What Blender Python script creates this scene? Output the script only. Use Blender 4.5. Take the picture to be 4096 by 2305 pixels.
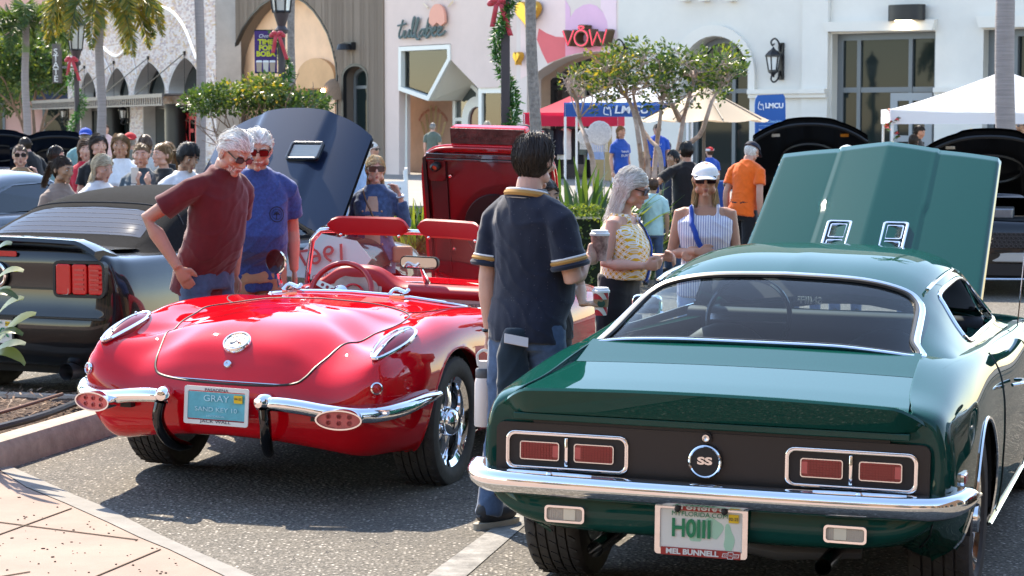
import bpy, bmesh, math, random, zlib
import numpy as np
from mathutils import Vector as V, Matrix as MX, noise as NZ
from mathutils.bvhtree import BVHTree
random.seed(7)
for o in list(bpy.data.objects): bpy.data.objects.remove(o)
S = bpy.context.scene
COL = S.collection
R = math.radians
# ---------------------------------------------------------------- camera
FPX, PITCH, CAMH = 8500.0, .0785, 1.855
cd = bpy.data.cameras.new('camera'); cam = bpy.data.objects.new('camera', cd); COL.objects.link(cam)
cd.sensor_width = 36; cd.lens = FPX/4096*36; cd.clip_start = .1; cd.clip_end = 2000
cam.location = (0, 0, CAMH); cam.rotation_euler = (math.pi/2-PITCH, 0, 0)
cd.dof.use_dof = True; cd.dof.focus_distance = 9.6; cd.dof.aperture_fstop = 11.0
S.camera = cam
# ---------------------------------------------------------------- sky, sun, exposure
SAZ, SEL = math.atan2(-.40, .92), R(47)      # sun stands behind the scene, to the left
sdir = V((math.sin(SAZ)*math.cos(SEL), math.cos(SAZ)*math.cos(SEL), math.sin(SEL)))
w = bpy.data.worlds.new('World'); S.world = w; w.use_nodes = True
nt = w.node_tree; bg = nt.nodes['Background']
sky = nt.nodes.new('ShaderNodeTexSky'); sky.sky_type = 'NISHITA'; sky.sun_disc = False
sky.sun_elevation = SEL; sky.sun_rotation = SAZ; sky.air_density = .95; sky.dust_density = .18; sky.ozone_density = .4
nt.links.new(sky.outputs[0], bg.inputs[0]); bg.inputs[1].default_value = .15
sl = bpy.data.lights.new('sun', 'SUN'); sun = bpy.data.objects.new('sun', sl); COL.objects.link(sun)
sl.energy = 3.0; sl.angle = R(.53); sl.color = (1, .925, .81)
sun.rotation_euler = (-sdir).to_track_quat('-Z', 'Y').to_euler()
S.view_settings.view_transform = 'Standard'; S.view_settings.look = 'None'
S.view_settings.exposure = 1.85; S.view_settings.gamma = 1.0; S.view_settings.use_white_balance = True; S.view_settings.white_balance_temperature = 7000; S.view_settings.use_curve_mapping = False
S.cycles.max_bounces = 8; S.cycles.transparent_max_bounces = 16; S.cycles.caustics_reflective = False
S.cycles.sample_clamp_indirect = 8
# ---------------------------------------------------------------- helpers: photo geometry
CP, SP = math.cos(PITCH), math.sin(PITCH)
def ray(px, py):
 a = (px-2048)/FPX; b = (1152.5-py)/FPX
 return V((a, CP+b*SP, -SP+b*CP))
def at(px, py, Y):           # the point seen at a pixel, at depth Y metres down the street
 d = ray(px, py); return V((0, 0, CAMH)) + d*(Y/d.y)
def gnd(px, py, z=0.0):      # the point of level z seen at a pixel
 d = ray(px, py); return V((0, 0, CAMH)) + d*((z-CAMH)/d.z)
def hz(py, Y): return at(2048, py, Y).z
def hx(px, Y): return at(px, 700, Y).x
# ---------------------------------------------------------------- helpers: materials
MATS = {}
def P(name, col, rough=.5, metal=0., coat=0., var=None, bump=None, spec=.5, trans=0., ior=1.45, emit=None, coatr=.03, alpha=1, sss=0, stretch=None, col2=None, obj=True, sheen=0):
 if name in MATS: return MATS[name]
 m = bpy.data.materials.new(name); MATS[name] = m; m.use_nodes = True
 t = m.node_tree; b = t.nodes['Principled BSDF']
 def s(k, v): b.inputs[k].default_value = v
 s('Base Color', (*col, 1)); s('Roughness', rough); s('Metallic', metal); s('Coat Weight', coat); s('Coat Roughness', coatr)
 s('Specular IOR Level', spec); s('Transmission Weight', trans); s('IOR', ior); s('Alpha', alpha); s('Sheen Weight', sheen)
 if sss: s('Subsurface Weight', sss); s('Subsurface Radius', (.02, .008, .004)); s('Subsurface Scale', .5)
 if emit: s('Emission Color', (*emit[0], 1)); s('Emission Strength', emit[1])
 if var or bump:
  tc = t.nodes.new('ShaderNodeTexCoord'); mp = t.nodes.new('ShaderNodeMapping')
  t.links.new(tc.outputs['Object'], mp.inputs[0])
  if stretch: mp.inputs['Scale'].default_value = stretch
 if var:
  n = t.nodes.new('ShaderNodeTexNoise'); n.inputs['Scale'].default_value = var[0]; n.inputs['Detail'].default_value = 6; n.inputs['Roughness'].default_value = .65
  t.links.new(mp.outputs[0], n.inputs[0])
  r = t.nodes.new('ShaderNodeMapRange'); r.inputs[1].default_value = .3; r.inputs[2].default_value = .7
  t.links.new(n.outputs[0], r.inputs[0])
  x = t.nodes.new('ShaderNodeMix'); x.data_type = 'RGBA'; t.links.new(r.outputs[0], x.inputs[0])
  a = var[1]; c2 = col2 or tuple(min(1, c*(1+a)) for c in col)
  x.inputs[6].default_value = (*[c*(1-a) for c in col], 1); x.inputs[7].default_value = (*c2, 1)
  t.links.new(x.outputs[2], b.inputs['Base Color'])
 if bump:
  n2 = t.nodes.new('ShaderNodeTexNoise'); n2.inputs['Scale'].default_value = bump[0]; n2.inputs['Detail'].default_value = 5
  t.links.new(mp.outputs[0], n2.inputs[0])
  bn = t.nodes.new('ShaderNodeBump'); bn.inputs['Strength'].default_value = bump[1]; bn.inputs['Distance'].default_value = bump[2] if len(bump) > 2 else .02
  t.links.new(n2.outputs[0], bn.inputs['Height']); t.links.new(bn.outputs[0], b.inputs['Normal'])
 return m
def nodes(m): return m.node_tree, m.node_tree.nodes['Principled BSDF']
# ---------------------------------------------------------------- helpers: meshes
def frame(o, x, y, z):
 m = MX.Identity(4)
 for i in range(3): m[i][0], m[i][1], m[i][2], m[i][3] = x[i], y[i], z[i], o[i]
 return m
def zrot(loc, a): return MX.Translation(V(loc)) @ MX.Rotation(a, 4, 'Z')
class MB:
 def __init__(s): s.v = []; s.f = []; s.m = []; s.T = None
 def add(s, vs, fs, m=0):
  o = len(s.v)
  s.v += [tuple(s.T @ V(p)) for p in vs] if s.T else [tuple(p) for p in vs]
  s.f += [tuple(i+o for i in f) for f in fs]; s.m += [m]*len(fs); return s
 def box(s, c, d, rot=None, m=0, tp=1.0):
  x, y, z = d[0]/2, d[1]/2, d[2]/2; c = V(c)
  vs = [V((a*x*(tp if k > 0 else 1), b*y*(tp if k > 0 else 1), k*z)) for k in (-1, 1) for a, b in ((-1, -1), (1, -1), (1, 1), (-1, 1))]
  if rot is not None: vs = [rot @ p for p in vs]
  return s.add([c+p for p in vs], [(3, 2, 1, 0), (4, 5, 6, 7), (0, 1, 5, 4), (1, 2, 6, 5), (2, 3, 7, 6), (3, 0, 4, 7)], m)
 def bar(s, a, b, w, h, m=0, up=V((0, 0, 1))):
  a, b = V(a), V(b); d = (b-a).normalized(); x = d.cross(up)
  x = x.normalized() if x.length > 1e-4 else V((1, 0, 0)); y = x.cross(d)
  vs = [p+x*(i*w/2)+y*(j*h/2) for p in (a, b) for i, j in ((-1, -1), (1, -1), (1, 1), (-1, 1))]
  return s.add(vs, [(3, 2, 1, 0), (4, 5, 6, 7), (0, 1, 5, 4), (1, 2, 6, 5), (2, 3, 7, 6), (3, 0, 4, 7)], m)
 def tube(s, pts, r, n=8, m=0, cap=True, flat=1.0, up=None):
  pts = [V(p) for p in pts]; k = len(pts); rs = [r]*k if isinstance(r, (int, float)) else list(r)
  vs = []; pu = V(up) if up else None
  for i, p in enumerate(pts):
   d = (pts[min(i+1, k-1)]-pts[max(i-1, 0)])
   d = d.normalized() if d.length > 1e-7 else V((0, 0, 1))
   if pu is None: pu = V((0, 0, 1)) if abs(d.z) < .9 else V((1, 0, 0))
   x = d.cross(pu); x = x.normalized() if x.length > 1e-5 else d.orthogonal().normalized()
   y = x.cross(d); pu = y
   for j in range(n):
    a = 2*math.pi*j/n; vs.append(p+x*(math.cos(a)*rs[i])+y*(math.sin(a)*rs[i]*flat))
  fs = [(i*n+j, i*n+(j+1) % n, (i+1)*n+(j+1) % n, (i+1)*n+j) for i in range(k-1) for j in range(n)]
  if cap: fs += [tuple(range(n-1, -1, -1)), tuple(range((k-1)*n, k*n))]
  return s.add(vs, fs, m)
 def lathe(s, prof, n=24, T=None, m=0, closed=False, cap=True):
  vs = []; k = len(prof)
  for r, z in prof:
   for j in range(n):
    a = 2*math.pi*j/n; p = V((r*math.cos(a), r*math.sin(a), z)); vs.append(T @ p if T else p)
  fs = [(i*n+j, i*n+(j+1) % n, ((i+1) % k)*n+(j+1) % n, ((i+1) % k)*n+j) for i in range(k if closed else k-1) for j in range(n)]
  if not closed and cap:
   if prof[0][0] > 1e-6: fs.append(tuple(range(n-1, -1, -1)))
   if prof[-1][0] > 1e-6 and cap == 'both': fs.append(tuple(range((k-1)*n, k*n)))
  return s.add(vs, fs, m)
 def ell(s, c, r, nu=12, nv=8, rot=None, m=0):
  vs = []; c = V(c)
  for i in range(nv+1):
   t = math.pi*i/nv
   for j in range(nu):
    a = 2*math.pi*j/nu; p = V((r[0]*math.sin(t)*math.cos(a), r[1]*math.sin(t)*math.sin(a), r[2]*math.cos(t)))
    vs.append(c+(rot @ p if rot is not None else p))
  fs = [(i*nu+j, (i+1)*nu+j, (i+1)*nu+(j+1) % nu, i*nu+(j+1) % nu) for i in range(nv) for j in range(nu)]
  return s.add(vs, fs, m)
 def prism(s, poly, d, T=None, m=0):     # a polygon in x,z thickened along y from 0 to d
  n = len(poly)
  vs = [V((p[0], 0, p[1])) for p in poly]+[V((p[0], d, p[1])) for p in poly]
  if T: vs = [T @ p for p in vs]
  return s.add(vs, [tuple(range(n)), tuple(range(2*n-1, n-1, -1))]+[(i, i+n, (i+1) % n+n, (i+1) % n) for i in range(n)], m)
 def ring(s, outer, inner, d, T=None, m=0):   # frame between two outlines of equal count, thickened along y
  n = len(outer)
  vs = [V((p[0], y, p[1])) for y in (0, d) for q in (outer, inner) for p in q]
  if T: vs = [T @ p for p in vs]
  fs = []
  for i in range(n):
   j = (i+1) % n
   fs += [(i, j, n+j, n+i), (2*n+j, 2*n+i, 3*n+i, 3*n+j), (j, i, 2*n+i, 2*n+j), (n+i, n+j, 3*n+j, 3*n+i)]
  return s.add(vs, fs, m)
 def grid(s, rows, cu=False, cv=False, m=0):
  k = len(rows); n = len(rows[0])
  vs = [p for r in rows for p in r]
  return s.add(vs, [(i*n+j, i*n+(j+1) % n, ((i+1) % k)*n+(j+1) % n, ((i+1) % k)*n+j) for i in range(k if cu else k-1) for j in range(n if cv else n-1)], m)
 def build(s, name, mats, parent=None, smooth=False, clean=False, ang=40, bevel=0, **tg):
  me = bpy.data.meshes.new(name); me.from_pydata(s.v, [], s.f)
  if not isinstance(mats, (list, tuple)): mats = [mats]
  for q in mats: me.materials.append(q)
  if len(mats) > 1: me.polygons.foreach_set('material_index', s.m)
  b = None
  if clean or bevel:
   b = bmesh.new(); b.from_mesh(me)
   if clean: bmesh.ops.remove_doubles(b, verts=b.verts, dist=1e-4); bmesh.ops.recalc_face_normals(b, faces=b.faces)
   if bevel:
    es = [e for e in b.edges if len(e.link_faces) == 2 and e.calc_face_angle(0) > .6]
    bmesh.ops.bevel(b, geom=es, offset=bevel, segments=2, affect='EDGES', profile=.5)
   b.to_mesh(me); b.free()
  return link(name, me, parent, smooth, ang, **tg)
def link(name, me, parent=None, smooth=False, ang=40, **tg):
 if smooth:
  me.polygons.foreach_set('use_smooth', [True]*len(me.polygons))
  if ang < 180: me.set_sharp_from_angle(angle=R(ang))
 me.update(); o = bpy.data.objects.new(name, me); COL.objects.link(o)
 if parent: o.parent = parent
 return tag(o, **tg)
def tag(o, label=None, cat=None, group=None, kind=None):
 if label: o['label'] = label
 if cat: o['category'] = cat
 if group: o['group'] = group
 if kind: o['kind'] = kind
 return o
def thing(name, label, cat, loc=(0, 0, 0), rz=0, group=None, rot=None):
 o = bpy.data.objects.new(name, None); COL.objects.link(o); o.location = loc
 o.rotation_euler = rot or (0, 0, rz); o.empty_display_size = .2
 return tag(o, label, cat, group)
def copy_tree(o, parent=None):
 c = o.copy(); COL.objects.link(c)
 if parent: c.parent = parent
 for k in list(o.children): copy_tree(k, c)
 return c
def rrect(w, h, r, n=5, cx=0, cz=0):
 out = []
 for (sx, sz, a0) in ((1, 1, 0), (-1, 1, 90), (-1, -1, 180), (1, -1, 270)):
  for i in range(n+1):
   a = R(a0+90*i/n); out.append((cx+sx*(w/2-r)+r*math.cos(a), cz+sz*(h/2-r)+r*math.sin(a)))
 return out
def circ(r, n=32, cx=0, cz=0, rz=None): return [(cx+r*math.cos(2*math.pi*i/n), cz+(rz or r)*math.sin(2*math.pi*i/n)) for i in range(n)]
TS = bpy.data.scenes.new('workbench')       # small scene for evaluating curves and modifiers quickly; removed at the end
def to_mesh(o):
 TS.collection.objects.link(o)
 with bpy.context.temp_override(scene=TS, view_layer=TS.view_layers[0]):
  dg = bpy.context.evaluated_depsgraph_get(); return bpy.data.meshes.new_from_object(o.evaluated_get(dg))
def text(name, s, h, T, mat, parent=None, ext=.004, sx=1.0, shear=0, bold=0, align='CENTER', sp=1.0):
 c = bpy.data.curves.new(name, 'FONT'); c.body = s; c.size = h*1.38; c.extrude = ext; c.shear = shear; c.offset = bold
 c.align_x = align; c.align_y = 'CENTER'; c.resolution_u = 3; c.space_character = sp
 o = bpy.data.objects.new(name, c)
 me = to_mesh(o)
 bpy.data.objects.remove(o); bpy.data.curves.remove(c)
 me.transform(T @ MX.Rotation(math.pi/2, 4, 'X') @ MX.Diagonal((sx, 1, 1, 1)))
 me.materials.clear(); me.materials.append(mat)
 return link(name, me, parent)
def spl(pts, n):     # Catmull-Rom through points, n samples
 pts = [V(p) for p in pts]; k = len(pts); out = []
 for i in range(n):
  t = i/(n-1)*(k-1); a = min(int(t), k-2); u = t-a
  p0 = pts[a-1] if a > 0 else pts[a]*2-pts[a+1]
  p1, p2 = pts[a], pts[a+1]; p3 = pts[a+2] if a+2 < k else pts[a+1]*2-pts[a]
  out.append(.5*((2*p1)+(p2-p0)*u+(2*p0-5*p1+4*p2-p3)*u*u+(3*p1-p0-3*p2+p3)*u*u*u))
 return out
def netsurf(net, nu, nv):
 rows = [spl(r, nv) for r in net]
 cols = [spl([rows[i][j] for i in range(len(rows))], nu) for j in range(nv)]
 return [[cols[j][i] for j in range(nv)] for i in range(nu)]
def lerp(a, b, t): return a+(b-a)*t
def itp(x, xs, ys):
 if x <= xs[0]: return ys[0]
 for i in range(len(xs)-1):
  if x <= xs[i+1]: return lerp(ys[i], ys[i+1], (x-xs[i])/(xs[i+1]-xs[i]))
 return ys[-1]
def eval_mesh(me, mods):       # a mesh run through modifiers
 o = bpy.data.objects.new('t', me)
 for ty, kw in mods:
  md = o.modifiers.new(ty, ty)
  for k, v in kw.items(): setattr(md, k, v)
 r = to_mesh(o)
 bpy.data.objects.remove(o); return r
def bvh_of(obs):
 vs, fs = [], []
 for o in obs:
  k = len(vs); vs += [v.co for v in o.data.vertices]; fs += [tuple(i+k for i in p.vertices) for p in o.data.polygons]
 return BVHTree.FromPolygons(vs, fs)
def drape(bvh, pts, d, lift=.002):
 out = []
 for p in pts:
  h = bvh.ray_cast(V(p), V(d))
  if h[0] is not None:
   n = h[1] if h[1].dot(V(d)) < 0 else -h[1]
   out.append(h[0]+n*lift)
 return out
# ---------------------------------------------------------------- shared materials
CHROME = P('chrome', (.86, .87, .89), .06, 1)
CHROMEW = P('worn_chrome', (.75, .76, .78), .16, 1, var=(30, .08))
BLACKP = P('black_plastic', (.012, .012, .013), .45)
RUBBER = P('tyre_rubber', (.048, .045, .043), .75, var=(25, .25), bump=(120, .1, .004))
BLACKG = P('black_gloss_paint', (.004, .004, .0055), .18, coat=1, spec=.5)
DARK = P('dark_interior', (.012, .013, .015), .8)
WHITEP = P('white_paint', (.8, .8, .78), .5, var=(3, .04))
GLASS = P('clear_glass', (.95, 1, .98), .0, trans=1, ior=1.0, spec=.6, alpha=1)
STEEL = P('dull_steel', (.25, .25, .26), .4, .9, var=(12, .2))
def thin_glass(name, tint, refl=1.0, rough=.02, dirt=0.):
 if name in MATS: return MATS[name]
 m = bpy.data.materials.new(name); MATS[name] = m; m.use_nodes = True; t = m.node_tree; t.nodes.clear()
 o = t.nodes.new('ShaderNodeOutputMaterial'); tr = t.nodes.new('ShaderNodeBsdfTransparent'); gl = t.nodes.new('ShaderNodeBsdfGlossy')
 fr = t.nodes.new('ShaderNodeFresnel'); mx = t.nodes.new('ShaderNodeMixShader'); mu = t.nodes.new('ShaderNodeMath'); mu.operation = 'MULTIPLY'
 tr.inputs[0].default_value = (*tint, 1); gl.inputs['Roughness'].default_value = rough; gl.inputs[0].default_value = (1, 1, 1, 1)
 fr.inputs[0].default_value = 1.5; mu.inputs[1].default_value = refl; mu.use_clamp = True
 t.links.new(fr.outputs[0], mu.inputs[0]); t.links.new(mu.outputs[0], mx.inputs[0]); t.links.new(tr.outputs[0], mx.inputs[1]); t.links.new(gl.outputs[0], mx.inputs[2])
 last = mx
 if dirt:
  df = t.nodes.new('ShaderNodeBsdfDiffuse'); df.inputs[0].default_value = (.7, .72, .72, 1); m2 = t.nodes.new('ShaderNodeMixShader'); m2.inputs[0].default_value = dirt
  t.links.new(mx.outputs[0], m2.inputs[1]); t.links.new(df.outputs[0], m2.inputs[2]); last = m2
 t.links.new(last.outputs[0], o.inputs[0]); return m
# ================================================================ GROUND
def asphalt_mat():
 m = P('asphalt', (.100, .087, .070), .9, var=(1.2, .12)); t, b = nodes(m); N = t.nodes; L = t.links
 tc = [n for n in N if n.type == 'TEX_COORD'][0]; mix = [n for n in N if n.type == 'MIX'][0]
 vo = N.new('ShaderNodeTexVoronoi'); vo.inputs['Scale'].default_value = 48; L.new(tc.outputs['Object'], vo.inputs[0])
 rp = N.new('ShaderNodeValToRGB'); rp.color_ramp.elements[0].position = .12; rp.color_ramp.elements[0].color = (1, 1, 1, 1)
 rp.color_ramp.elements[1].position = .42; rp.color_ramp.elements[1].color = (0, 0, 0, 1); L.new(vo.outputs[0], rp.inputs[0])
 wn = N.new('ShaderNodeSeparateColor'); L.new(vo.outputs['Color'], wn.inputs[0])
 mul = N.new('ShaderNodeMath'); mul.operation = 'MULTIPLY'; L.new(rp.outputs[0], mul.inputs[0])
 gt = N.new('ShaderNodeMapRange'); gt.inputs[1].default_value = .35; gt.inputs[2].default_value = 1; L.new(wn.outputs[0], gt.inputs[0]); L.new(gt.outputs[0], mul.inputs[1])
 st = N.new('ShaderNodeMix'); st.data_type = 'RGBA'; L.new(mul.outputs[0], st.inputs[0]); L.new(mix.outputs[2], st.inputs[6]); st.inputs[7].default_value = (.56, .50, .43, 1)
 vf = N.new('ShaderNodeTexVoronoi'); vf.inputs['Scale'].default_value = 120; L.new(tc.outputs['Object'], vf.inputs[0]); sf = N.new('ShaderNodeSeparateColor'); L.new(vf.outputs['Color'], sf.inputs[0]); mf = N.new('ShaderNodeMapRange'); mf.inputs[3].default_value = .45; mf.inputs[4].default_value = 1.75; L.new(sf.outputs[0], mf.inputs[0])
 gr = N.new('ShaderNodeMix'); gr.data_type = 'RGBA'; gr.blend_type = 'MULTIPLY'; gr.inputs[0].default_value = 1; L.new(st.outputs[2], gr.inputs[6]); L.new(mf.outputs[0], gr.inputs[7]); st = gr
 # old stains
 n2 = N.new('ShaderNodeTexNoise'); n2.inputs['Scale'].default_value = .7; n2.inputs['Detail'].default_value = 7; L.new(tc.outputs['Object'], n2.inputs[0])
 r2 = N.new('ShaderNodeMapRange'); r2.inputs[1].default_value = .52; r2.inputs[2].default_value = .75; r2.inputs[4].default_value = .6; L.new(n2.outputs[0], r2.inputs[0])
 d = N.new('ShaderNodeMix'); d.data_type = 'RGBA'; L.new(r2.outputs[0], d.inputs[0]); L.new(st.outputs[2], d.inputs[6]); d.inputs[7].default_value = (.05, .046, .042, 1)
 vc = N.new('ShaderNodeTexVoronoi'); vc.feature = 'DISTANCE_TO_EDGE'; vc.inputs['Scale'].default_value = .45; ns = N.new('ShaderNodeTexNoise'); ns.inputs['Scale'].default_value = 2.5; ns.inputs['Detail'].default_value = 6; L.new(tc.outputs['Object'], ns.inputs[0])
 va = N.new('ShaderNodeVectorMath'); va.operation = 'MULTIPLY_ADD'; va.inputs[1].default_value = (.9, .9, .9); L.new(ns.outputs['Color'], va.inputs[0]); L.new(tc.outputs['Object'], va.inputs[2]); L.new(va.outputs[0], vc.inputs[0])
 lc = N.new('ShaderNodeMath'); lc.operation = 'LESS_THAN'; lc.inputs[1].default_value = .0013; L.new(vc.outputs[0], lc.inputs[0]); ck = N.new('ShaderNodeMix'); ck.data_type = 'RGBA'; L.new(lc.outputs[0], ck.inputs[0]); L.new(d.outputs[2], ck.inputs[6]); ck.inputs[7].default_value = (.025, .022, .02, 1); d = ck
 L.new(d.outputs[2], b.inputs['Base Color'])
 bp = N.new('ShaderNodeBump'); bp.inputs['Strength'].default_value = .7; bp.inputs['Distance'].default_value = .008
 L.new(vo.outputs[0], bp.inputs['Height']); bp.invert = True; L.new(bp.outputs[0], b.inputs['Normal'])
 return m
ASPH = asphalt_mat()
CONC = P('pale_concrete', (.235, .215, .19), .85, var=(6, .16), bump=(90, .35, .006))
PINKC = P('pink_concrete', (.29, .20, .155), .85, var=(2.5, .14), bump=(110, .3, .005))
PAVE = P('far_pavement', (.24, .22, .20), .85, var=(1, .12), bump=(30, .2, .01))
MULCH = P('mulch', (.10, .06, .04), .95, var=(26, .6), bump=(30, 1, .05), stretch=(1, 2.2, 1))
b = MB(); n = 60
b.add([(-300, -120, 0), (300, -120, 0), (300, 500, 0), (-300, 500, 0)], [(0, 1, 2, 3)])
b.build('road', ASPH, kind='structure')
# sidewalk the photographer stands by: pink slabs with a pale band along the road
bo = [(48, 1875), (175, 1931), (297, 1987), (424, 2037), (530, 2092), (636, 2146), (811, 2225), (986, 2300)]
bi = [(0, 1892), (106, 1960), (265, 2026), (424, 2098), (557, 2162), (679, 2212), (870, 2305), (1000, 2370)]
po = [gnd(*p) for p in bo]; pi_ = [gnd(*p) for p in bi]
dirn = (po[-1]-po[-3]).normalized()
po = [po[0]+(po[0]-po[1])*3] + po + [po[-1]+dirn*14]; pi_ = [pi_[0]+(pi_[0]-pi_[1])*3] + pi_ + [pi_[-1]+dirn*14]
b = MB(); up = lambda p, z: (p.x, p.y, z)
for i in range(len(po)-1):
 b.add([up(po[i], .010), up(po[i+1], .010), up(pi_[i+1], .016), up(pi_[i], .016)], [(0, 1, 2, 3)])
b.build('kerb_band', CONC, kind='structure', clean=True)
far = V((-14, -1, 0))
b = MB()
lead = [up(p, .012) for p in pi_]; k = len(lead)
b.add(lead+[(lead[-1][0]-.5, -14, .012), (-40, -14, .012), (-40, 11, .012)], [tuple(range(k+3))])
sw = b.build('sidewalk', PINKC, kind='structure')
# slab joints, recessed as dark grooves
J = P('joint_dirt', (.13, .09, .06), .95)
for a, c in (((0, 2140), (286, 2036)), ((392, 2305), (642, 2200)), ((0, 2092), (551, 2162)), ((0, 2310), (120, 2290))):
 A, Bp = gnd(*a, .012), gnd(*c, .012); d = (Bp-A).normalized(); A -= d*1.5 if a[0] < 100 or a[1] > 2300 else d*0
 b = MB(); b.bar(A+V((0, 0, .0035)), Bp+V((0, 0, .0035)), .007, .003); b.build('slab_joint', J, sw)
# seeds and droppings on the slabs
b = MB(); rr = random.Random(3)
for i in range(110):
 p = gnd(rr.uniform(-50, 760), rr.uniform(1990, 2300), .012)
 q = gnd(0, 0+1200) if False else None
 # keep on the pink side of the band
 lim = itp(p.y, [v.y for v in reversed(pi_)], [v.x for v in reversed(pi_)])
 if p.x > lim-.02: continue
 a = rr.uniform(0, 3); s = rr.uniform(.002, .006)
 b.ell(p+V((0, 0, s*.4)), (s*rr.uniform(1, 2), s, s*.6), 6, 3, MX.Rotation(a, 3, 'Z'))
b.build('scattered_seeds', P('seed_brown', (.05, .028, .018), .9), kind='stuff', label='small dark seeds scattered over the pink slabs')
# raised planting island beside the red roadster
KD = V((.262, .965, 0)).normalized(); KN = V((-KD.y, KD.x, 0)); K0 = V((-2.64, 11.45, 0))
isl = thing('planter_island', 'concrete kerbed planting island with brown mulch beside the red roadster', 'planter')
def kpt(s, off, z): p = K0+KD*s+KN*off; return V((p.x, p.y, z))
prof = [(0, -.02), (.01, .10), (.035, .145), (.07, .155), (.15, .155), (.165, .12), (.165, .02)]
path = [(-1.6, 0)] + [(s, 0) for s in (-.6, 0, .6, 1.15)] + [(1.15+.55*math.sin(a), .55*(1-math.cos(a))) for a in [R(x) for x in (15, 30, 45, 60, 75, 90)]] + [(1.7, 1.4), (1.7, 3.5)]
rows = []
for i, (s, o) in enumerate(path):
 a0 = path[max(i-1, 0)]; a1 = path[min(i+1, len(path)-1)]; t = V((a1[0]-a0[0], a1[1]-a0[1])); t.normalize(); nn = V((-t.y, t.x))
 rows.append([kpt(s+nn.x*q, o+nn.y*q, z) for q, z in prof])
b = MB(); b.grid(rows); kerb = b.build('kerb', P('kerb_concrete', (.42, .34, .27), .88, var=(7, .25), bump=(60, .4, .01)), isl, smooth=True)
b = MB(); rr = random.Random(5); rows = []
for i in range(34):
 row = []
 for j in range(40):
  s = -1.6+3.2*i/33; o = .15+3.3*j/39; z = .13+.05*min(1, (o-.15)*2)*(1-max(0, (s-1.0)/.6)) + .02*NZ.noise(V((s*6, o*6, 0)))+rr.uniform(-.008, .008)
  row.append(kpt(s, o, z))
 rows.append(row)
b.grid(rows); b.build('mulch_bed', MULCH, isl, smooth=True)
b = MB()
for i in range(2600):
 s, o = rr.uniform(-1.6, 1.55), rr.uniform(.17, 1.9); p = kpt(s, o, .15+.04*min(1, (o-.15)*2)); a = rr.uniform(0, 6.3); l = rr.uniform(.015, .06)
 d = V((math.cos(a)*l, math.sin(a)*l, rr.uniform(-.012, .02))); x = V((-d.y, d.x, 0)).normalized()*rr.uniform(.002, .006)
 b.add([p-x, p+x, p+d+x, p+d-x], [(0, 1, 2, 3)], rr.randrange(3))
b.build('mulch_chips', [P('chip_a', (.22, .13, .08), .9), P('chip_b', (.09, .05, .03), .9), P('chip_c', (.32, .23, .16), .9)], isl, kind='stuff')
b = MB(); b.tube(spl([kpt(-1.7, .21, .175), kpt(-.3, .205, .18), kpt(.5, .2, .175), kpt(1.2, .28, .175)], 20), .022, 8); b.build('irrigation_pipe', P('black_pipe', (.02, .02, .024), .45), isl, smooth=True, label='black irrigation pipe along the kerb')
b = MB(); b.tube(spl([kpt(-1.7, .42, .205), kpt(-.4, .40, .205), kpt(.4, .37, .21), kpt(1.3, .45, .2)], 20), .011, 8); b.build('irrigation_pipe', P('brown_pipe', (.17, .075, .045), .6), isl, smooth=True, label='thin brown irrigation pipe in the mulch')
# worn white stall line
def sheet(name, quad, z, mat, **k):
 b = MB(); b.add([(p.x, p.y, z) for p in quad], [(0, 1, 2, 3)]); return b.build(name, mat, kind='structure', **k)
LINE = P('worn_line_paint', (.22, .205, .185), .85, var=(9, .55), bump=(80, .5, .006))
sheet('stall_line', [gnd(1630, 2305+60), gnd(1800, 2305+60), gnd(2120, 2085), gnd(2010, 2085)], .004, LINE)
sheet('stall_line', [gnd(1935, 2120), gnd(2060, 2120), gnd(2300, 1870), gnd(2240, 1870)], .0045, LINE)
# opposite side: raised pavement in front of the shops, planted median
b = MB()
A, Bq = V((-60, 118, 0)), V((60, 33, 0))
b.add([(-90, 62, .14), (-18, 47.5, .14), (0, 42.5, .14), (14, 36.5, .14), (60, 16, .14), (90, 60, .14), (60, 160, .14), (-90, 160, .14)], [tuple(range(8))])
b.add([(-90, 62, 0), (-18, 47.5, 0), (0, 42.5, 0), (14, 36.5, 0), (60, 16, 0), (-90, 62, .14), (-18, 47.5, .14), (0, 42.5, .14), (14, 36.5, .14), (60, 16, .14)], [(i, i+1, i+6, i+5) for i in range(4)])
b.build('far_pavement', PAVE, kind='structure')
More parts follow.
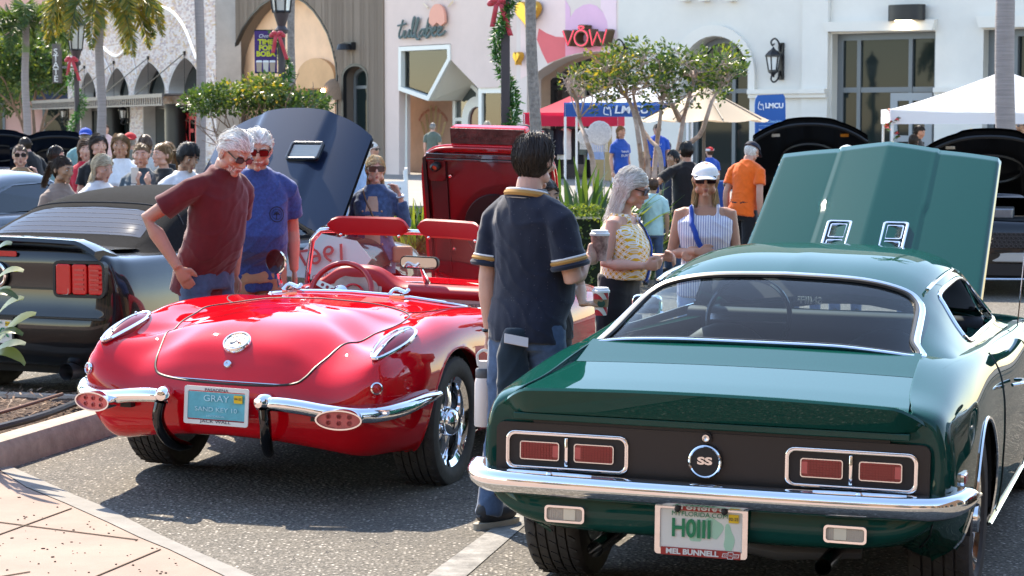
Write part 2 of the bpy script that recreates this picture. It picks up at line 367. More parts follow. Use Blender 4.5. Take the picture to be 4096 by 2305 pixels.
# ================================================================ BUILDINGS
class Facade:
 def __init__(s, pl, YL, pr, YR):
  A = V((hx(pl, YL), YL, 0)); B = V((hx(pr, YR), YR, 0)); s.A = A; s.L = (B-A).length
  s.x = (B-A).normalized(); s.y = V((-s.x.y, s.x.x, 0)); s.T = frame(A, s.x, s.y, V((0, 0, 1)))
  s.rz = math.atan2(s.x.y, s.x.x)
 def p(s, px, py, dep=0.0):      # photo pixel -> (x, z) on the facade (or a plane dep behind it)
  d = ray(px, py); o = V((0, 0, CAMH))-(s.A+s.y*dep); t = -o.dot(s.y)/d.dot(s.y); h = o+d*t
  return (h.dot(s.x), h.z)
 def X(s, px, dep=0.0): return s.p(px, 400, dep)[0]
 def W(s, x, y, z): return s.T @ V((x, y, z))
def holed(name, outer, holes, d, T, mat, parent=None, **k):
 c = bpy.data.curves.new(name, 'CURVE'); c.dimensions = '2D'; c.fill_mode = 'BOTH'; c.extrude = d/2
 for poly in [outer]+holes:
  sp = c.splines.new('POLY'); sp.points.add(len(poly)-1)
  for q, pt in zip(sp.points, poly): q.co = (pt[0], pt[1], 0, 1)
  sp.use_cyclic_u = True
 o = bpy.data.objects.new(name, c)
 me = to_mesh(o)
 bpy.data.objects.remove(o); bpy.data.curves.remove(c)
 me.transform(T @ frame((0, d/2, 0), (1, 0, 0), (0, 0, 1), (0, -1, 0)))
 me.materials.clear(); me.materials.append(mat)
 return link(name, me, parent, **k)
def arch(x0, x1, z0, zs, zt, kind='round', n=14):
 xm = (x0+x1)/2; hw = (x1-x0)/2; pts = [(x0, z0), (x1, z0)]
 if kind == 'round':
  for i in range(n+1):
   a = math.pi*i/n; pts.append((xm+hw*math.cos(a), zs+(zt-zs)*math.sin(a)))
 else:            # pointed, bellied sides
  for i in range(n+1):
   t = i/n; pts.append((x1-hw*t**1.0*(.35+.65*t), zs+(zt-zs)*(1-(1-t)**1.22)))
  for i in range(n-1, -1, -1):
   t = i/n; pts.append((x0+hw*t*(.35+.65*t), zs+(zt-zs)*(1-(1-t)**1.22)))
 return pts
def inset(poly, k):
 cx = sum(p[0] for p in poly)/len(poly); cz = sum(p[1] for p in poly)/len(poly); out = []
 n = len(poly)
 for i in range(n):
  a, b_, c = V(poly[i-1]), V(poly[i]), V(poly[(i+1) % n])
  e1 = (b_-a); e2 = (c-b_)
  e1 = e1.normalized() if e1.length > 1e-6 else V((1, 0)); e2 = e2.normalized() if e2.length > 1e-6 else e1
  n1 = V((-e1.y, e1.x)); n2 = V((-e2.y, e2.x)); nn = (n1+n2); nn = nn/max(nn.length_squared/2, .3)
  out.append((b_.x+nn.x*k, b_.y+nn.y*k))
 return out
GLD = P('dark_window_glass', (.012, .02, .02), .03, spec=.28)
def window(par, T, poly, dep, fw, mat, vs=(), hs=(), ft=.08, glass=None, name='window'):
 """frame ring with mullions at x in vs and transoms at z in hs, one pane behind each division"""
 b = MB(); inn = inset(poly, fw); b.ring(poly, inn, ft, T @ MX.Translation((0, dep, 0)))
 x0, x1 = min(p[0] for p in inn), max(p[0] for p in inn); z0, z1 = min(p[1] for p in inn), max(p[1] for p in inn)
 def zr(x):
  c = []
  for i in range(len(inn)):
   p, q = inn[i-1], inn[i]
   if (p[0]-x)*(q[0]-x) <= 0 and abs(p[0]-q[0]) > 1e-6: c.append(p[1]+(q[1]-p[1])*(x-p[0])/(q[0]-p[0]))
  return (min(c), max(c)) if c else (z0, z1)
 for x in vs:
  a, c = zr(x); b.bar(T @ V((x, dep+ft/2, a)), T @ V((x, dep+ft/2, c)), fw*.8, ft*.9, up=T.to_3x3() @ V((1, 0, 0)))
 for z in hs: b.bar(T @ V((x0, dep+ft/2, z)), T @ V((x1, dep+ft/2, z)), ft*.86, fw*.8)
 w_ = b.build(name, mat, par)
 xs = [x0]+sorted(vs)+[x1]; zs = [z0]+sorted(hs)+[z1]
 def clip(pl, ax, v, sg):
  o = []
  for i in range(len(pl)):
   p, q = pl[i-1], pl[i]; dp, dq = (p[ax]-v)*sg, (q[ax]-v)*sg
   if dp*dq < 0: t = dp/(dp-dq); o.append((p[0]+(q[0]-p[0])*t, p[1]+(q[1]-p[1])*t))
   if dq >= 0: o.append(q)
  return o
 for i in range(len(xs)-1):
  for j in range(len(zs)-1):
   pl = inn
   for ax, v, sg in ((0, xs[i], 1), (0, xs[i+1], -1), (1, zs[j], 1), (1, zs[j+1], -1)):
    if len(pl) > 2: pl = clip(pl, ax, v, sg)
   if len(pl) < 3: continue
   b = MB(); b.prism(pl, .012, T @ MX.Translation((0, dep+ft*.6, 0)) @ MX.Rotation(random.uniform(-.004, .004), 4, 'Z')); b.build('pane', glass or GLD, w_)
 return w_
def lantern(par, T, h, mat, lit=False):     # wall lantern: back plate, scrolls, six-sided glazed body
 fm = MB(); rr_ = lambda a: (math.cos(a), math.sin(a))
 fm.T = T; fm.box((0, -.03, 0), (.16*h, .06, .85*h))
 sc = [(0, -.05, .55*h)]
 fm.tube(spl([(0, -.06, .22*h), (0, -.1*h, .42*h), (0, -.22*h, .52*h), (0, -.34*h, .45*h), (0, -.30*h, .36*h), (0, -.24*h, .40*h)], 18), .022*h, 6)
 fm.tube(spl([(0, -.06, -.22*h), (0, -.12*h, -.40*h), (0, -.24*h, -.48*h), (0, -.33*h, -.42*h), (0, -.30*h, -.33*h), (0, -.24*h, -.36*h)], 18), .022*h, 6)
 Tc = MX.Translation((0, -.27*h, 0))
 fm.lathe([(.001, .34*h), (.03*h, .30*h), (.05*h, .27*h), (.12*h, .22*h), (.19*h, .14*h), (.19*h, .10*h), (.16*h, .10*h)], 6, Tc)
 fm.lathe([(.10*h, -.20*h), (.12*h, -.20*h), (.12*h, -.25*h), (.06*h, -.29*h), (.03*h, -.34*h), (.001, -.36*h)], 6, Tc)
 for i in range(6):
  c, s_ = rr_(math.pi/3*i); fm.bar((c*.165*h, s_*.165*h-.27*h, .11*h), (c*.11*h, s_*.11*h-.27*h, -.21*h), .025*h, .025*h)
 o = fm.build('lantern', mat, par)
 g = MB(); g.T = T; g.lathe([(.150*h, .10*h), (.098*h, -.2*h)], 6, Tc); g.build('pane', LAMPG, o)
 return o
LAMPG = P('frosted_lamp_glass', (.75, .76, .74), .3, spec=.6)
IRON = P('black_iron', (.012, .012, .014), .4)
BRONZE = P('dark_bronze_frame', (.018, .017, .017), .35)
GREYF = P('grey_aluminium_frame', (.16, .175, .185), .45, .3)
FB = Facade(277, 104.0, 869, 75.0); FW = Facade(869, 76.4, 1541, 68.5); FP = Facade(1541, 68.5, 2066, 63.4); FV = Facade(2066, 63.4, 2471, 60.0); FA = Facade(2471, 60.0, 4500, 51.0)
H = 13.0
# ---------------------------------------------------------------- brick building
PB = lambda x, y, dep=0: FB.p(x/1.8877, y/1.8877, dep)
bb = thing('brick_building', 'whitewashed brick building with pointed arch windows and a steel awning', 'building', FB.A, 0)
def rel(par):     # geometry is written in world space; keep children in place under the empty
 par.matrix_world = MX.Translation(par.location)
 return MX.Translation(-par.location)
TB = rel(bb) @ FB.T
zaw = PB(950, 745)[1]
BX = lambda px: FB.X(px/1.8877)
ups = []
for l, r_, a in ((606, 725, 545), (800, 972, 512), (1015, 1247, 470), (1275, 1528, 434)):
 x0, x1 = BX(l), BX(r_); z1 = PB((l+r_)/2, a)[1]; ups.append(arch(x0, x1, zaw+.05, zaw+.3, z1, 'pointed'))
lows = []
for l, r_ in ((610, 790), (800, 975), (1080, 1275), (1285, 1545)):
 x0, x1 = BX(l), BX(r_); lows.append([(x0, .02), (x1, .02), (x1, zaw-.35), (x0, zaw-.35)])
MORT = P('whitewashed_mortar', (.50, .46, .43), .9, var=(2, .1), bump=(40, .3, .01))
holed('wall', [(0, 0), (FB.L, 0), (FB.L, H), (0, H)], ups+lows, .9, TB, MORT, bb)
def inside(poly, x, z):
 c = False
 for i in range(len(poly)):
  (x0, z0), (x1, z1) = poly[i-1], poly[i]
  if (z0 > z) != (z1 > z) and x < (x1-x0)*(z-z0)/(z1-z0)+x0: c = not c
 return c
BRK = [P('brick_white', (.62, .56, .53), .85, var=(5, .12)), P('brick_pink', (.55, .43, .38), .85, var=(5, .15)), P('brick_mauve', (.42, .34, .34), .85, var=(5, .15)), P('brick_tan', (.52, .38, .25), .85, var=(5, .15))]
bw, bh = .30, .072; rr = random.Random(11); cand = []
bxs = BX(520)
for j in range(int(6.9/bh)):
 z = j*bh+.01
 for i in range(int(FB.L/bw)+1):
  x = i*bw+(bw/2 if j % 2 else 0)
  x0, x1 = max(0, x+.012), min(FB.L, x+bw-.012)
  if x1-x0 < .05: continue
  if any(inside(q, xx, zz) for q in ups+lows for xx in (x0, (x0+x1)/2, x1) for zz in (z, z+bh)): continue
  cand.append((x0, x1, z))
cand.sort(key=lambda c: -c[0]-(0 if c[2] > 1.9 else -40))
def brick_mi(x, z):
 t = rr.random(); lim = .62+.25*NZ.noise(V((x*.35, z*.5, 3)))
 return 0 if t < lim-.12 else 1 if t < lim+.1 else 2 if t < lim+.26 else 3
bmesh_of = {}
stuff = MB()
for k_, (x0, x1, z) in enumerate(cand):
 mi = brick_mi(x0, z); pr = rr.choice((.012, .016, .02))
 if k_ < 300:
  key = (mi, pr, round(x1-x0, 2))
  if key not in bmesh_of:
   q = MB(); q.box(((x1-x0)/2, -pr/2+.02, bh/2-.006), (x1-x0, pr+.04, bh-.012)); bmesh_of[key] = q.build('brick', BRK[mi], bb); o = bmesh_of[key]
  else: o = bmesh_of[key].copy(); COL.objects.link(o)
  o.matrix_local = TB @ MX.Translation((x0, 0, z))
 else:
  y = -pr
  vs = [TB @ V(p) for p in ((x0, y, z), (x1, y, z), (x1, y, z+bh-.012), (x0, y, z+bh-.012), (x0, .01, z), (x1, .01, z), (x1, .01, z+bh-.012), (x0, .01, z+bh-.012))]
  stuff.add(vs, [(0, 1, 2, 3), (0, 4, 5, 1), (1, 5, 6, 2), (2, 6, 7, 3), (3, 7, 4, 0)], mi)
stuff.build('brickwork', BRK, bb, kind='stuff')
for q in ups: window(bb, TB, q, .62, .10, BRONZE, vs=[(q[0][0]+q[1][0])/2], ft=.1)
for q in lows: window(bb, TB, q, .5, .12, BRONZE, vs=[lerp(q[0][0], q[1][0], t) for t in (.36, .66)], ft=.1)
for px in (835, 1310):
 b = MB(); b.T = TB; x = BX(px); b.lathe([(.45, 0), (.45, zaw-.3)], 14, MX.Translation((x, .1, 0))); b.build('door_column', BRONZE, bb, smooth=True)
# awning
x0, x1 = BX(440)-.2, BX(1490); aw = MB(); aw.T = TB; dp = 1.3
STL = P('awning_steel', (.11, .10, .10), .5, .6, var=(3, .15))
aw.box(((x0+x1)/2, -dp+.03, zaw-.04), (x1-x0, .07, .10)); aw.box(((x0+x1)/2, -dp/2, zaw+.03), (x1-x0, dp, .05)); aw.box(((x0+x1)/2, -dp+.03, zaw-.36), (x1-x0, .07, .06))
ao = aw.build('awning', STL, bb)
q = MB(); q.box((0, 0, 0), (.16, .035, .27)); rib0 = None; n_ = int((x1-x0)/.42)
for i in range(n_):
 x = x0+(i+.5)*(x1-x0)/n_
 if rib0 is None: rib0 = q.build('awning_rib', STL, ao); o = rib0
 else: o = rib0.copy(); COL.objects.link(o)
 o.matrix_local = TB @ MX.Translation((x, -dp+.035, zaw-.21))
for hxp, hyp, ex in ((645, 508, 560), (866, 472, 720), (1126, 438, 960), (1401, 402, 1240)):
 hx_, hz_ = PB(hxp, hyp); c = MB(); c.T = TB; c.tube([(hx_, -.05, hz_), (BX(ex), -dp+.1, zaw)], .022, 5); c.box((hx_, -.05, hz_), (.14, .1, .14)); c.tube([(hx_, -.05, hz_), (hx_+.05, -.06, zaw)], .012, 4); c.build('awning_cable', IRON, bb)
cw = [(640, 180), (690, 330), (735, 300), (760, 300), (800, 370), (880, 425), (940, 395), (985, 320), (1010, 250), (1060, 150), (1130, 80), (1210, 55), (1290, 75), (1360, 140), (1420, 240), (1470, 370), (1500, 450)]
b = MB(); b.tube([TB @ V((PB(*p_)[0], -.07, PB(*p_)[1])) for p_ in spl([(*c, 0) for c in cw], 70) for p_ in [(p_[0], p_[1])]], .055, 6); b.build('light_tube', WHITEP, bb, smooth=True)
for a_, c_ in (((620, 90), (700, 420)), ((645, 60), (600, 500)), ((660, 90), (770, 520)), ((985, 320), (1040, 560)), ((770, 380), (850, 560))):
 b = MB(); b.tube([TB @ V((PB(*a_)[0], -.06, PB(*a_)[1])), TB @ V((PB(*c_)[0], -.06, PB(*c_)[1]))], .02, 4); b.build('light_wire', WHITEP, bb)
for px in (500, 950):
 x, z = PB(px, 855); lantern(bb, TB @ MX.Translation((x+.8, -.02, z)) @ MX.Rotation(0, 4, 'Z'), 1.0, IRON)
RED = P('red_lettering', (.5, .03, .03), .5)
def fx(fac, T, px, py, dep): x, z = fac.p(px, py, dep); return T @ MX.Translation((x, dep, z))
text('window_lettering', 'FREE', 1.2, fx(FB, TB, 752, 530, .40), RED, bb, sx=1.2)
text('window_lettering', 'BUY ONE GET', .28, fx(FB, TB, 752, 468, .40), RED, bb, sx=1.15)
# blade sign on the corner
sg = thing('blade_sign', 'tall dark brown blade sign with white vertical letters STATE on the brick corner', 'sign', FB.A)
Ts = rel(sg); x, z0 = FB.p(225, 175), 0
cY = 101.0; c0 = at(229, 252, cY); hw_ = (hx(245, cY)-hx(212, cY))/2; hh_ = (hz(172, cY)-hz(332, cY))/2
b = MB(); b.T = Ts; b.box(c0, (hw_*2, .35, hh_*2)); b.build('panel', P('sign_brown', (.10, .085, .08), .6), sg)
b = MB(); b.T = Ts; b.bar(c0+V((hw_, 0, -.2)), c0+V((hw_+.8, .4, -.2)), .1, .1); b.build('bracket', STEEL, sg)
for i, ch in enumerate('"STATE'):
 py = (180, 209, 235, 262, 289, 317)[i]; text('letter', ch, .30, Ts @ MX.Translation((c0.x-.03, c0.y-.19, hz(py, cY))), WHITEP, sg, sx=1.05)
# ---------------------------------------------------------------- ribbed brown building
PWp = lambda x, y, dep=0: FW.p(1024+x/1.8877, y/1.8877, dep)
wb = thing('ribbed_building', 'brown ribbed facade building with a tall peach coloured archway', 'building', FW.A); TW = rel(wb) @ FW.T
WX = lambda px, dep=0: FW.X(1024+px/1.8877, dep)
zt = FW.p(1150, -10)[1]; xa0, xa1 = FW.X(928), FW.X(1357)
# outline of the big arch, traced as heights over the facade
big = [(xa0, 0), (xa1, 0)]+[(FW.p(px, py)) for px, py in ((1357, 310), (1352, 255), (1338, 190), (1318, 130), (1290, 80), (1262, 40), (1228, 8), (1190, -14), (1140, -22), (1095, -10), (1050, 20), (1010, 62), (975, 115), (950, 170), (934, 225), (928, 280))]
sm = arch(WX(668), WX(858), 0, PWp(750, 590)[1], PWp(750, 490)[1])
RIB = P('brown_rib', (.25, .195, .15), .75, var=(2, .12), stretch=(1, 1, .1)); RIBB = P('brown_backing', (.17, .13, .10), .85)
holed('wall', [(0, 0), (FW.L, 0), (FW.L, H), (0, H)], [big, sm], .5, TW, RIBB, wb)
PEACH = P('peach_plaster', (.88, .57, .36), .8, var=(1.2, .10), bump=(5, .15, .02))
holed('arch_plaster', [(xa0-.2, 0), (xa1+.2, 0), (xa1+.2, zt+.3), (xa0-.2, zt+.3)], [[(WX(-170, .6), .0), (WX(610, .6), .0), (WX(610, .6), PWp(500, 668, .6)[1]), (WX(-170, .6), PWp(500, 668, .6)[1])]], .25, TW @ MX.Translation((0, .52, 0)), PEACH, wb)
b = MB(); b.ring(big, inset(big, -.0+.06), .14, TW @ MX.Translation((0, -.09, 0))); b.build('arch_trim', BRONZE, wb)
b = MB(); b.ring(inset(sm, -.04), inset(sm, .05), .14, TW @ MX.Translation((0, -.09, 0))); b.build('arch_trim', BRONZE, wb)
ia = arch(WX(335, .5), WX(622, .5), PWp(500, 668, .5)[1], PWp(500, 600, .5)[1], PWp(490, 440, .5)[1])
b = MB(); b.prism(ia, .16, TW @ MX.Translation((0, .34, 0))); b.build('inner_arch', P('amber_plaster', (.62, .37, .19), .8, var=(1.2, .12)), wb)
window(wb, TW, [(WX(-170, .7), .1), (WX(610, .7), .1), (WX(610, .7), PWp(500, 668, .7)[1]), (WX(-170, .7), PWp(500, 668, .7)[1])], .72, .14, BRONZE, vs=[WX(q_, .7) for q_ in (60, 200, 330, 470, 590)], ft=.12)
window(wb, TW, inset(sm, .06), .32, .13, GREYF, hs=[PWp(750, 660, .32)[1]], ft=.1)
n_ = 150; q = MB(); q.box((0, -.03, .5), (FW.L/n_*.55, .09, 1)); base_me = None
for i in range(n_):
 x = (i+.5)*FW.L/n_; segs = [(0, H)]
 for poly in (big, sm):
  zz = []
  for k_ in range(len(poly)):
   p_, q_ = poly[k_-1], poly[k_]
   if (p_[0]-x)*(q_[0]-x) < 0: zz.append(p_[1]+(q_[1]-p_[1])*(x-p_[0])/(q_[0]-p_[0]))
  if len(zz) >= 2: segs = [(max(zz)+.02, H)]
 for a_, c_ in segs:
  if c_-a_ < .3: continue
  if base_me is None: o = q.build('wall_rib', RIB, wb); base_me = o
  else: o = base_me.copy(); COL.objects.link(o)
  o.matrix_local = TW @ MX.Translation((x, 0, a_)) @ MX.Diagonal((random.choice((.75, 1, 1, 1.3)), 1, c_-a_, 1))
def downlight(par, T, w_):
 b = MB(); b.T = T; b.box((0, -.1, .02), (w_, .2, w_*.5)); b.lathe([(w_*.55, 0), (w_*.42, w_*.35), (.02, w_*.42)], 16, MX.Translation((0, -.3, -.1))); return b.build('wall_light', IRON, par)
x, z = PWp(735, 355); downlight(wb, TW @ MX.Translation((x, -.06, z)), .5)
rp = thing('rattan_lamp', 'woven rattan pendant lamp shade hanging in the peach archway', 'lamp', (*(FW.W(WX(615, .1), .05, 0).xy), 0)); Tl = rel(rp) @ FW.T @ MX.Translation((WX(615, .1), .05, 0))
z0, z1 = PWp(615, 755, .05)[1], PWp(615, 600, .05)[1]
b = MB(); b.T = Tl; b.lathe([(.52, z0), (.47, lerp(z0, z1, .4)), (.36, lerp(z0, z1, .8)), (.2, z1), (.05, z1+.03)], 20); b.build('shade', P('rattan', (.22, .14, .09), .8, var=(30, .5), stretch=(1, 1, 4)), rp, smooth=True)
b = MB(); b.T = Tl; b.ell((-.05, -.50, lerp(z0, z1, .42)), (.07, .05, .09)); b.build('bulb', P('bulb', (1, .8, .5), .5, emit=((1, .72, .4), 12)), rp)
b = MB(); b.T = Tl; b.tube([(0, 0, z1), (0, .1, z1+1.6)], .02, 5); b.build('cord', IRON, rp)
# ---------------------------------------------------------------- pink shop
pb = thing('pink_shop', 'pale pink plaster shop with angular white windows and the sign tullabee', 'building', FP.A); TP = rel(pb) @ FP.T
PINK = P('pink_plaster', (.70, .555, .49), .85, var=(.8, .05), bump=(9, .12, .02))
fq = lambda px, py, dep=0: FP.p(px, py, dep)
hole = [fq(1596, 735), fq(2094-28, 735), fq(2094-28, 350), fq(1912, 352), fq(1806, 243), fq(1803, 175), fq(1596, 186)]
hole[0] = (hole[0][0], .05); hole[1] = (hole[1][0], .05)
holed('wall', [(0, 0), (FP.L, 0), (FP.L, H), (0, H)], [hole], .45, TP, PINK, pb)
WFR = P('white_window_frame', (.78, .77, .70), .5)
b = MB(); b.prism([(hole[0][0]-4, 0), (hole[1][0]+1, 0), (hole[1][0]+1, 5.2), (hole[0][0]-4, 5.2)], .1, TP @ MX.Translation((0, 2.6, 0))); b.build('recess_wall', P('recess_plaster', (.62, .46, .38), .85, var=(2, .1)), pb)
b = MB(); b.bar(TP @ V((hole[0][0]-4, 1.9, 5.0)), TP @ V((hole[1][0]+1, 1.9, 5.0)), 3.4, .06); b.build('recess_ceiling', WFR, pb)
pent = [fq(1598, 362), fq(1717, 404), fq(1805, 240), fq(1804, 178), fq(1598, 188)]
b = MB(); b.ring(pent, inset(pent, .14), .5, TP @ MX.Translation((0, -.05, 0))); fo = b.build('window', WFR, pb, label='white framed pentagon display window')
b = MB(); b.prism(inset(pent, .13), .012, TP @ MX.Translation((0, .12, 0))); b.build('pane', thin_glass('display_glass', (.5, .53, .47), 1.0), fo)
b = MB(); b.prism(inset(pent, -.02), .04, TP @ MX.Translation((0, 1.1, 0))); b.build('backing', P('display_back', (.16, .14, .11), .9, var=(1.5, .3)), fo)
b = MB(); b.add([TP @ V((*fq(1717, 404)[:1], .02, fq(1717, 404)[1])), TP @ V((*fq(1812, 402, .9)[:1], 1.5, fq(1812, 402, .9)[1])), TP @ V((*fq(1872, 318, .9)[:1], 1.5, fq(1872, 318, .9)[1])), TP @ V((fq(1806, 244)[0], .02, fq(1806, 244)[1]))], [(0, 1, 2, 3)]); b.build('soffit', P('cream_soffit', (.70, .66, .55), .7), pb)
FIR = P('frosted_fir', (.16, .2, .17), .9, var=(12, .5)); SNOW = P('fake_snow', (.8, .78, .74), .9)
for px, py, hgt in ((1663, 348, .75), (1700, 362, 1.1), (1718, 358, .65), (1738, 330, 1.0), (1752, 350, .6)):
 x, z = fq(px, py, .5); f_ = thing('toy_fir_tree', 'frosted toy fir in the pink shop display, %s' % {1663: 'farthest left', 1700: 'tallest and snowiest in front', 1718: 'right behind the tallest', 1738: 'just left of the coral sign', 1752: 'rightmost, under the coral sign'}[px], 'decoration', FP.W(x, .5, z), group='toy firs in the display')
 b = MB()
 for k_ in range(4): b.lathe([(hgt*.17*(1-k_*.2), hgt*(.08+.22*k_)), (.01, hgt*(.4+.2*k_))], 9, MX.Rotation(k_, 4, 'Z'))
 b.build('foliage', FIR, f_); b = MB(); b.tube([(0, 0, -.05), (0, 0, .2)], .03, 5); b.build('trunk', IRON, f_)
x, z = fq(1750, 305, .4); f_ = thing('display_sign', 'small coral cloud shaped sign with white edge in the display window', 'sign', FP.W(x, .4, z), FP.rz)
cl = [(.42*math.cos(a)*(1+.06*math.cos(6*a)), .24*math.sin(a)*(1+.1*math.cos(6*a))) for a in [2*math.pi*i/36 for i in range(36)]]
b = MB(); b.prism([(p_[0]*1.13, p_[1]*1.18) for p_ in cl], .03); b.build('edge', WFR, f_)
b = MB(); b.prism(cl, .05, MX.Translation((0, -.03, 0))); b.build('panel', P('coral', (.62, .17, .12), .6), f_); text('lettering', 'CITY', .14, MX.Translation((0, -.035, .07)), WFR, f_); text('lettering', 'INN', .14, MX.Translation((0, -.035, -.11)), WFR, f_)
# entrance door and its side lights, inside the recess
dp = 1.2; DG = P('shop_glass', (.06, .075, .07), .04, spec=.8, coat=.4)
xl, xr = FP.X(1810, dp), FP.X(1915, dp); zt_ = fq(1870, 320, dp)[1]
sp_ = [(xl, .05), (xr, .05), (xr, fq(1912, 362, dp)[1]), (FP.X(1872, dp), zt_), (xl, fq(1812, 402, dp)[1])]
window(pb, TP, sp_, dp, .14, WFR, hs=[fq(1850, 478, dp)[1]], ft=.1, glass=DG)
dx0, dx1 = FP.X(1856, dp), FP.X(1976, dp); dtop = fq(1912, 386, dp)[1]
dr = arch(dx0, dx1, .05, dtop-(dx1-dx0)/2, dtop)
b = MB(); b.ring(dr, inset(dr, .32), .14, TP @ MX.Translation((0, dp-.1, 0))); do = b.build('door', WFR, pb, label='white arched shop door')
b = MB(); b.prism(inset(dr, .31), .02, TP @ MX.Translation((0, dp-.02, 0))); b.build('pane', P('door_glass', (.09, .03, .03), .05, spec=.8), do)
b = MB(); b.T = TP; b.tube([(dx1-.2, dp-.2, 1.1), (dx1-.2, dp-.2, 1.6)], .03, 6); b.build('handle', STEEL, do)
w3 = [(FP.X(1913, .05), .05), (FP.X(2094-30, .05), .05), (FP.X(2094-30, .05), fq(2040, 350)[1]), (FP.X(1913, .05), fq(1930, 352)[1])]
window(pb, TP, w3, .05, .16, WFR, ft=.12, glass=thin_glass('display_glass2', (.55, .58, .55), 1.2))
b = MB(); b.bar(TP @ V((FP.X(1605, .2), .25, .05)), TP @ V((FP.X(1605, .2), .25, fq(1605, 375)[1])), .22, .3, up=V((1, 0, 0))); b.build('post', WFR, pb)
for k_, px in enumerate((1700, 1712, 1724, 1738, 1750, 1762)):
 x, z = fq(px, 540-abs(k_-2.5)*-6-14*(3-abs(k_-2.5)), 2.55); b = MB(); b.bar(TP @ V((x, 2.58, z)), TP @ V((x+(k_-2.5)*.09, 2.58, z+.75-.1*abs(k_-2.5))), .07, .02, up=V((0, 1, 0))); b.build('painted_ray', P('pale_gold_paint', (.72, .6, .36), .6), pb)
tcap = 'curated curiosities for everyone'
for k_, ch in enumerate(tcap):
 if ch == ' ': continue
 a = lerp(math.pi*.86, math.pi*.14, k_/(len(tcap)-1)); cx_, cz_ = fq(1728, 512, 2.55)
 text('wall_lettering', ch, .14, TP @ MX.Translation((cx_+.85*math.cos(a), 2.59, cz_+.62*math.sin(a))) @ MX.Rotation(-(a-math.pi/2), 4, 'Y'), P('coral_letter', (.6, .28, .22), .6), pb)
# script sign and its rising sun
SGN = P('sign_slate_green', (.10, .145, .14), .5); tc_ = thing('shop_sign', 'slate green script lettering reading tullabee with a coral sun above', 'sign', FP.A); Tt = rel(tc_) @ FP.T
def script(pts, r=.055):
 b = MB(); b.tube([Tt @ V((FP.p(1024+p_.x/1.8877, p_.y/1.8877)[0], -.09, FP.p(1024+p_.x/1.8877, p_.y/1.8877)[1])) for p_ in spl([(*q_, 0) for q_ in pts], len(pts)*7)], r*.72, 6); return b.build('letter', SGN, tc_, smooth=True)
script([(1128, 152), (1115, 200), (1098, 260), (1104, 288), (1125, 270), (1138, 235)]); script([(1088, 196), (1120, 188), (1152, 180)], .045)
script([(1146, 232), (1135, 270), (1146, 285), (1165, 262), (1178, 228), (1170, 270), (1182, 280), (1196, 250)])
script([(1190, 262), (1205, 200), (1216, 140), (1210, 135), (1198, 190), (1194, 260), (1206, 282), (1222, 250)])
script([(1216, 262), (1236, 190), (1246, 146), (1240, 144), (1226, 200), (1220, 262), (1232, 295), (1252, 296)])
script([(1290, 222), (1266, 228), (1248, 262), (1258, 278), (1280, 250), (1292, 222), (1286, 262), (1298, 276)])
script([(1298, 272), (1316, 200), (1328, 146), (1320, 148), (1306, 220), (1302, 284), (1328, 262), (1342, 222), (1322, 216), (1312, 240)])
script([(1346, 244), (1372, 226), (1376, 208), (1358, 214), (1348, 250), (1362, 274), (1386, 256)])
script([(1386, 250), (1412, 226), (1418, 204), (1400, 212), (1390, 248), (1402, 268), (1428, 258), (1448, 236)])
SUNC = P('coral_sun', (.78, .36, .26), .6)
x, z = FP.p(1024+1395/1.8877, 130/1.8877)
sp = [(x+.40*math.cos(a), z-.12+.52*max(0, math.sin(a))**.8) for a in [math.pi*i/20 for i in range(21)]]+[(x-.40+.2*k_, z-.12-(.16 if k_ % 2 else .05)) for k_ in range(0, 5)]
b = MB(); b.prism(sp, .08, Tt @ MX.Translation((0, -.16, 0))); b.build('sun_disc', SUNC, tc_)
for k_ in range(5):
 a = math.pi*(.16+.17*k_); b = MB(); b.bar(Tt @ V((x+.58*math.cos(a), -.1, z+.62*math.sin(a))), Tt @ V((x+.85*math.cos(a), -.1, z+.92*math.sin(a))), .05, .04, up=V((0, 1, 0))); b.build('sun_ray', P('gold_ray', (.75, .6, .42), .5), tc_)
# ---------------------------------------------------------------- mural shop
vb = thing('mural_shop', 'shop front painted with pink and coral shapes around a wide arched entrance', 'building', FV.A); TV = rel(vb) @ FV.T
vq = lambda x, y, dep=0: FV.p(2048+x/1.8877, y/1.8877, dep)
VWALL = P('mural_white', (.72, .61, .55), .85, var=(1, .04), bump=(9, .1, .02))
ar = [vq(*p_) for p_ in ((64, 605), (130, 585), (180, 555), (240, 510), (320, 465), (400, 435), (480, 412), (555, 400), (640, 392), (760, 400), (785, 404))]
ar = [(ar[0][0]+.3, 0)]+[(p_[0]+.3 if k_ == 0 else p_[0], p_[1]) for k_, p_ in enumerate(ar)]+[(FV.L-.25, ar[-1][1]), (FV.L-.25, 0)]
ar = ar[::-1]
holed('wall', [(0, 0), (FV.L, 0), (FV.L, H), (0, H)], [ar], .55, TV, VWALL, vb)
def mural(pts, col, nm, lift):
 pl = [vq(*p_) for p_ in pts]; b = MB(); b.prism(pl, .006, TV @ MX.Translation((0, -.006*lift, 0))); b.build('mural_shape', P(nm, col, .8, var=(1, .05)), vb)
MPK, MLI, MCO, MBL = (.80, .50, .50), (.74, .45, .60), (.74, .15, .16), (.82, .62, .58)
mural([(66, 0), (405, 0), (405, 285), (330, 285), (200, 220), (130, 560), (66, 600)], MBL, 'mural_blush', 1)
mural([(205, 215), (260, 250), (330, 278), (405, 283), (405, 428), (270, 480), (230, 400), (190, 300)], MCO, 'mural_coral', 2)
mural([(405, 0), (440, 60), (443, 132), (405, 284)], MLI, 'mural_lilac', 2)
hp = [(405, 283), (440, 135), (480, 75), (540, 38), (590, 30), (640, 45), (690, 95), (720, 160), (730, 240), (722, 285)]
mural(hp, MLI, 'mural_lilac', 2)
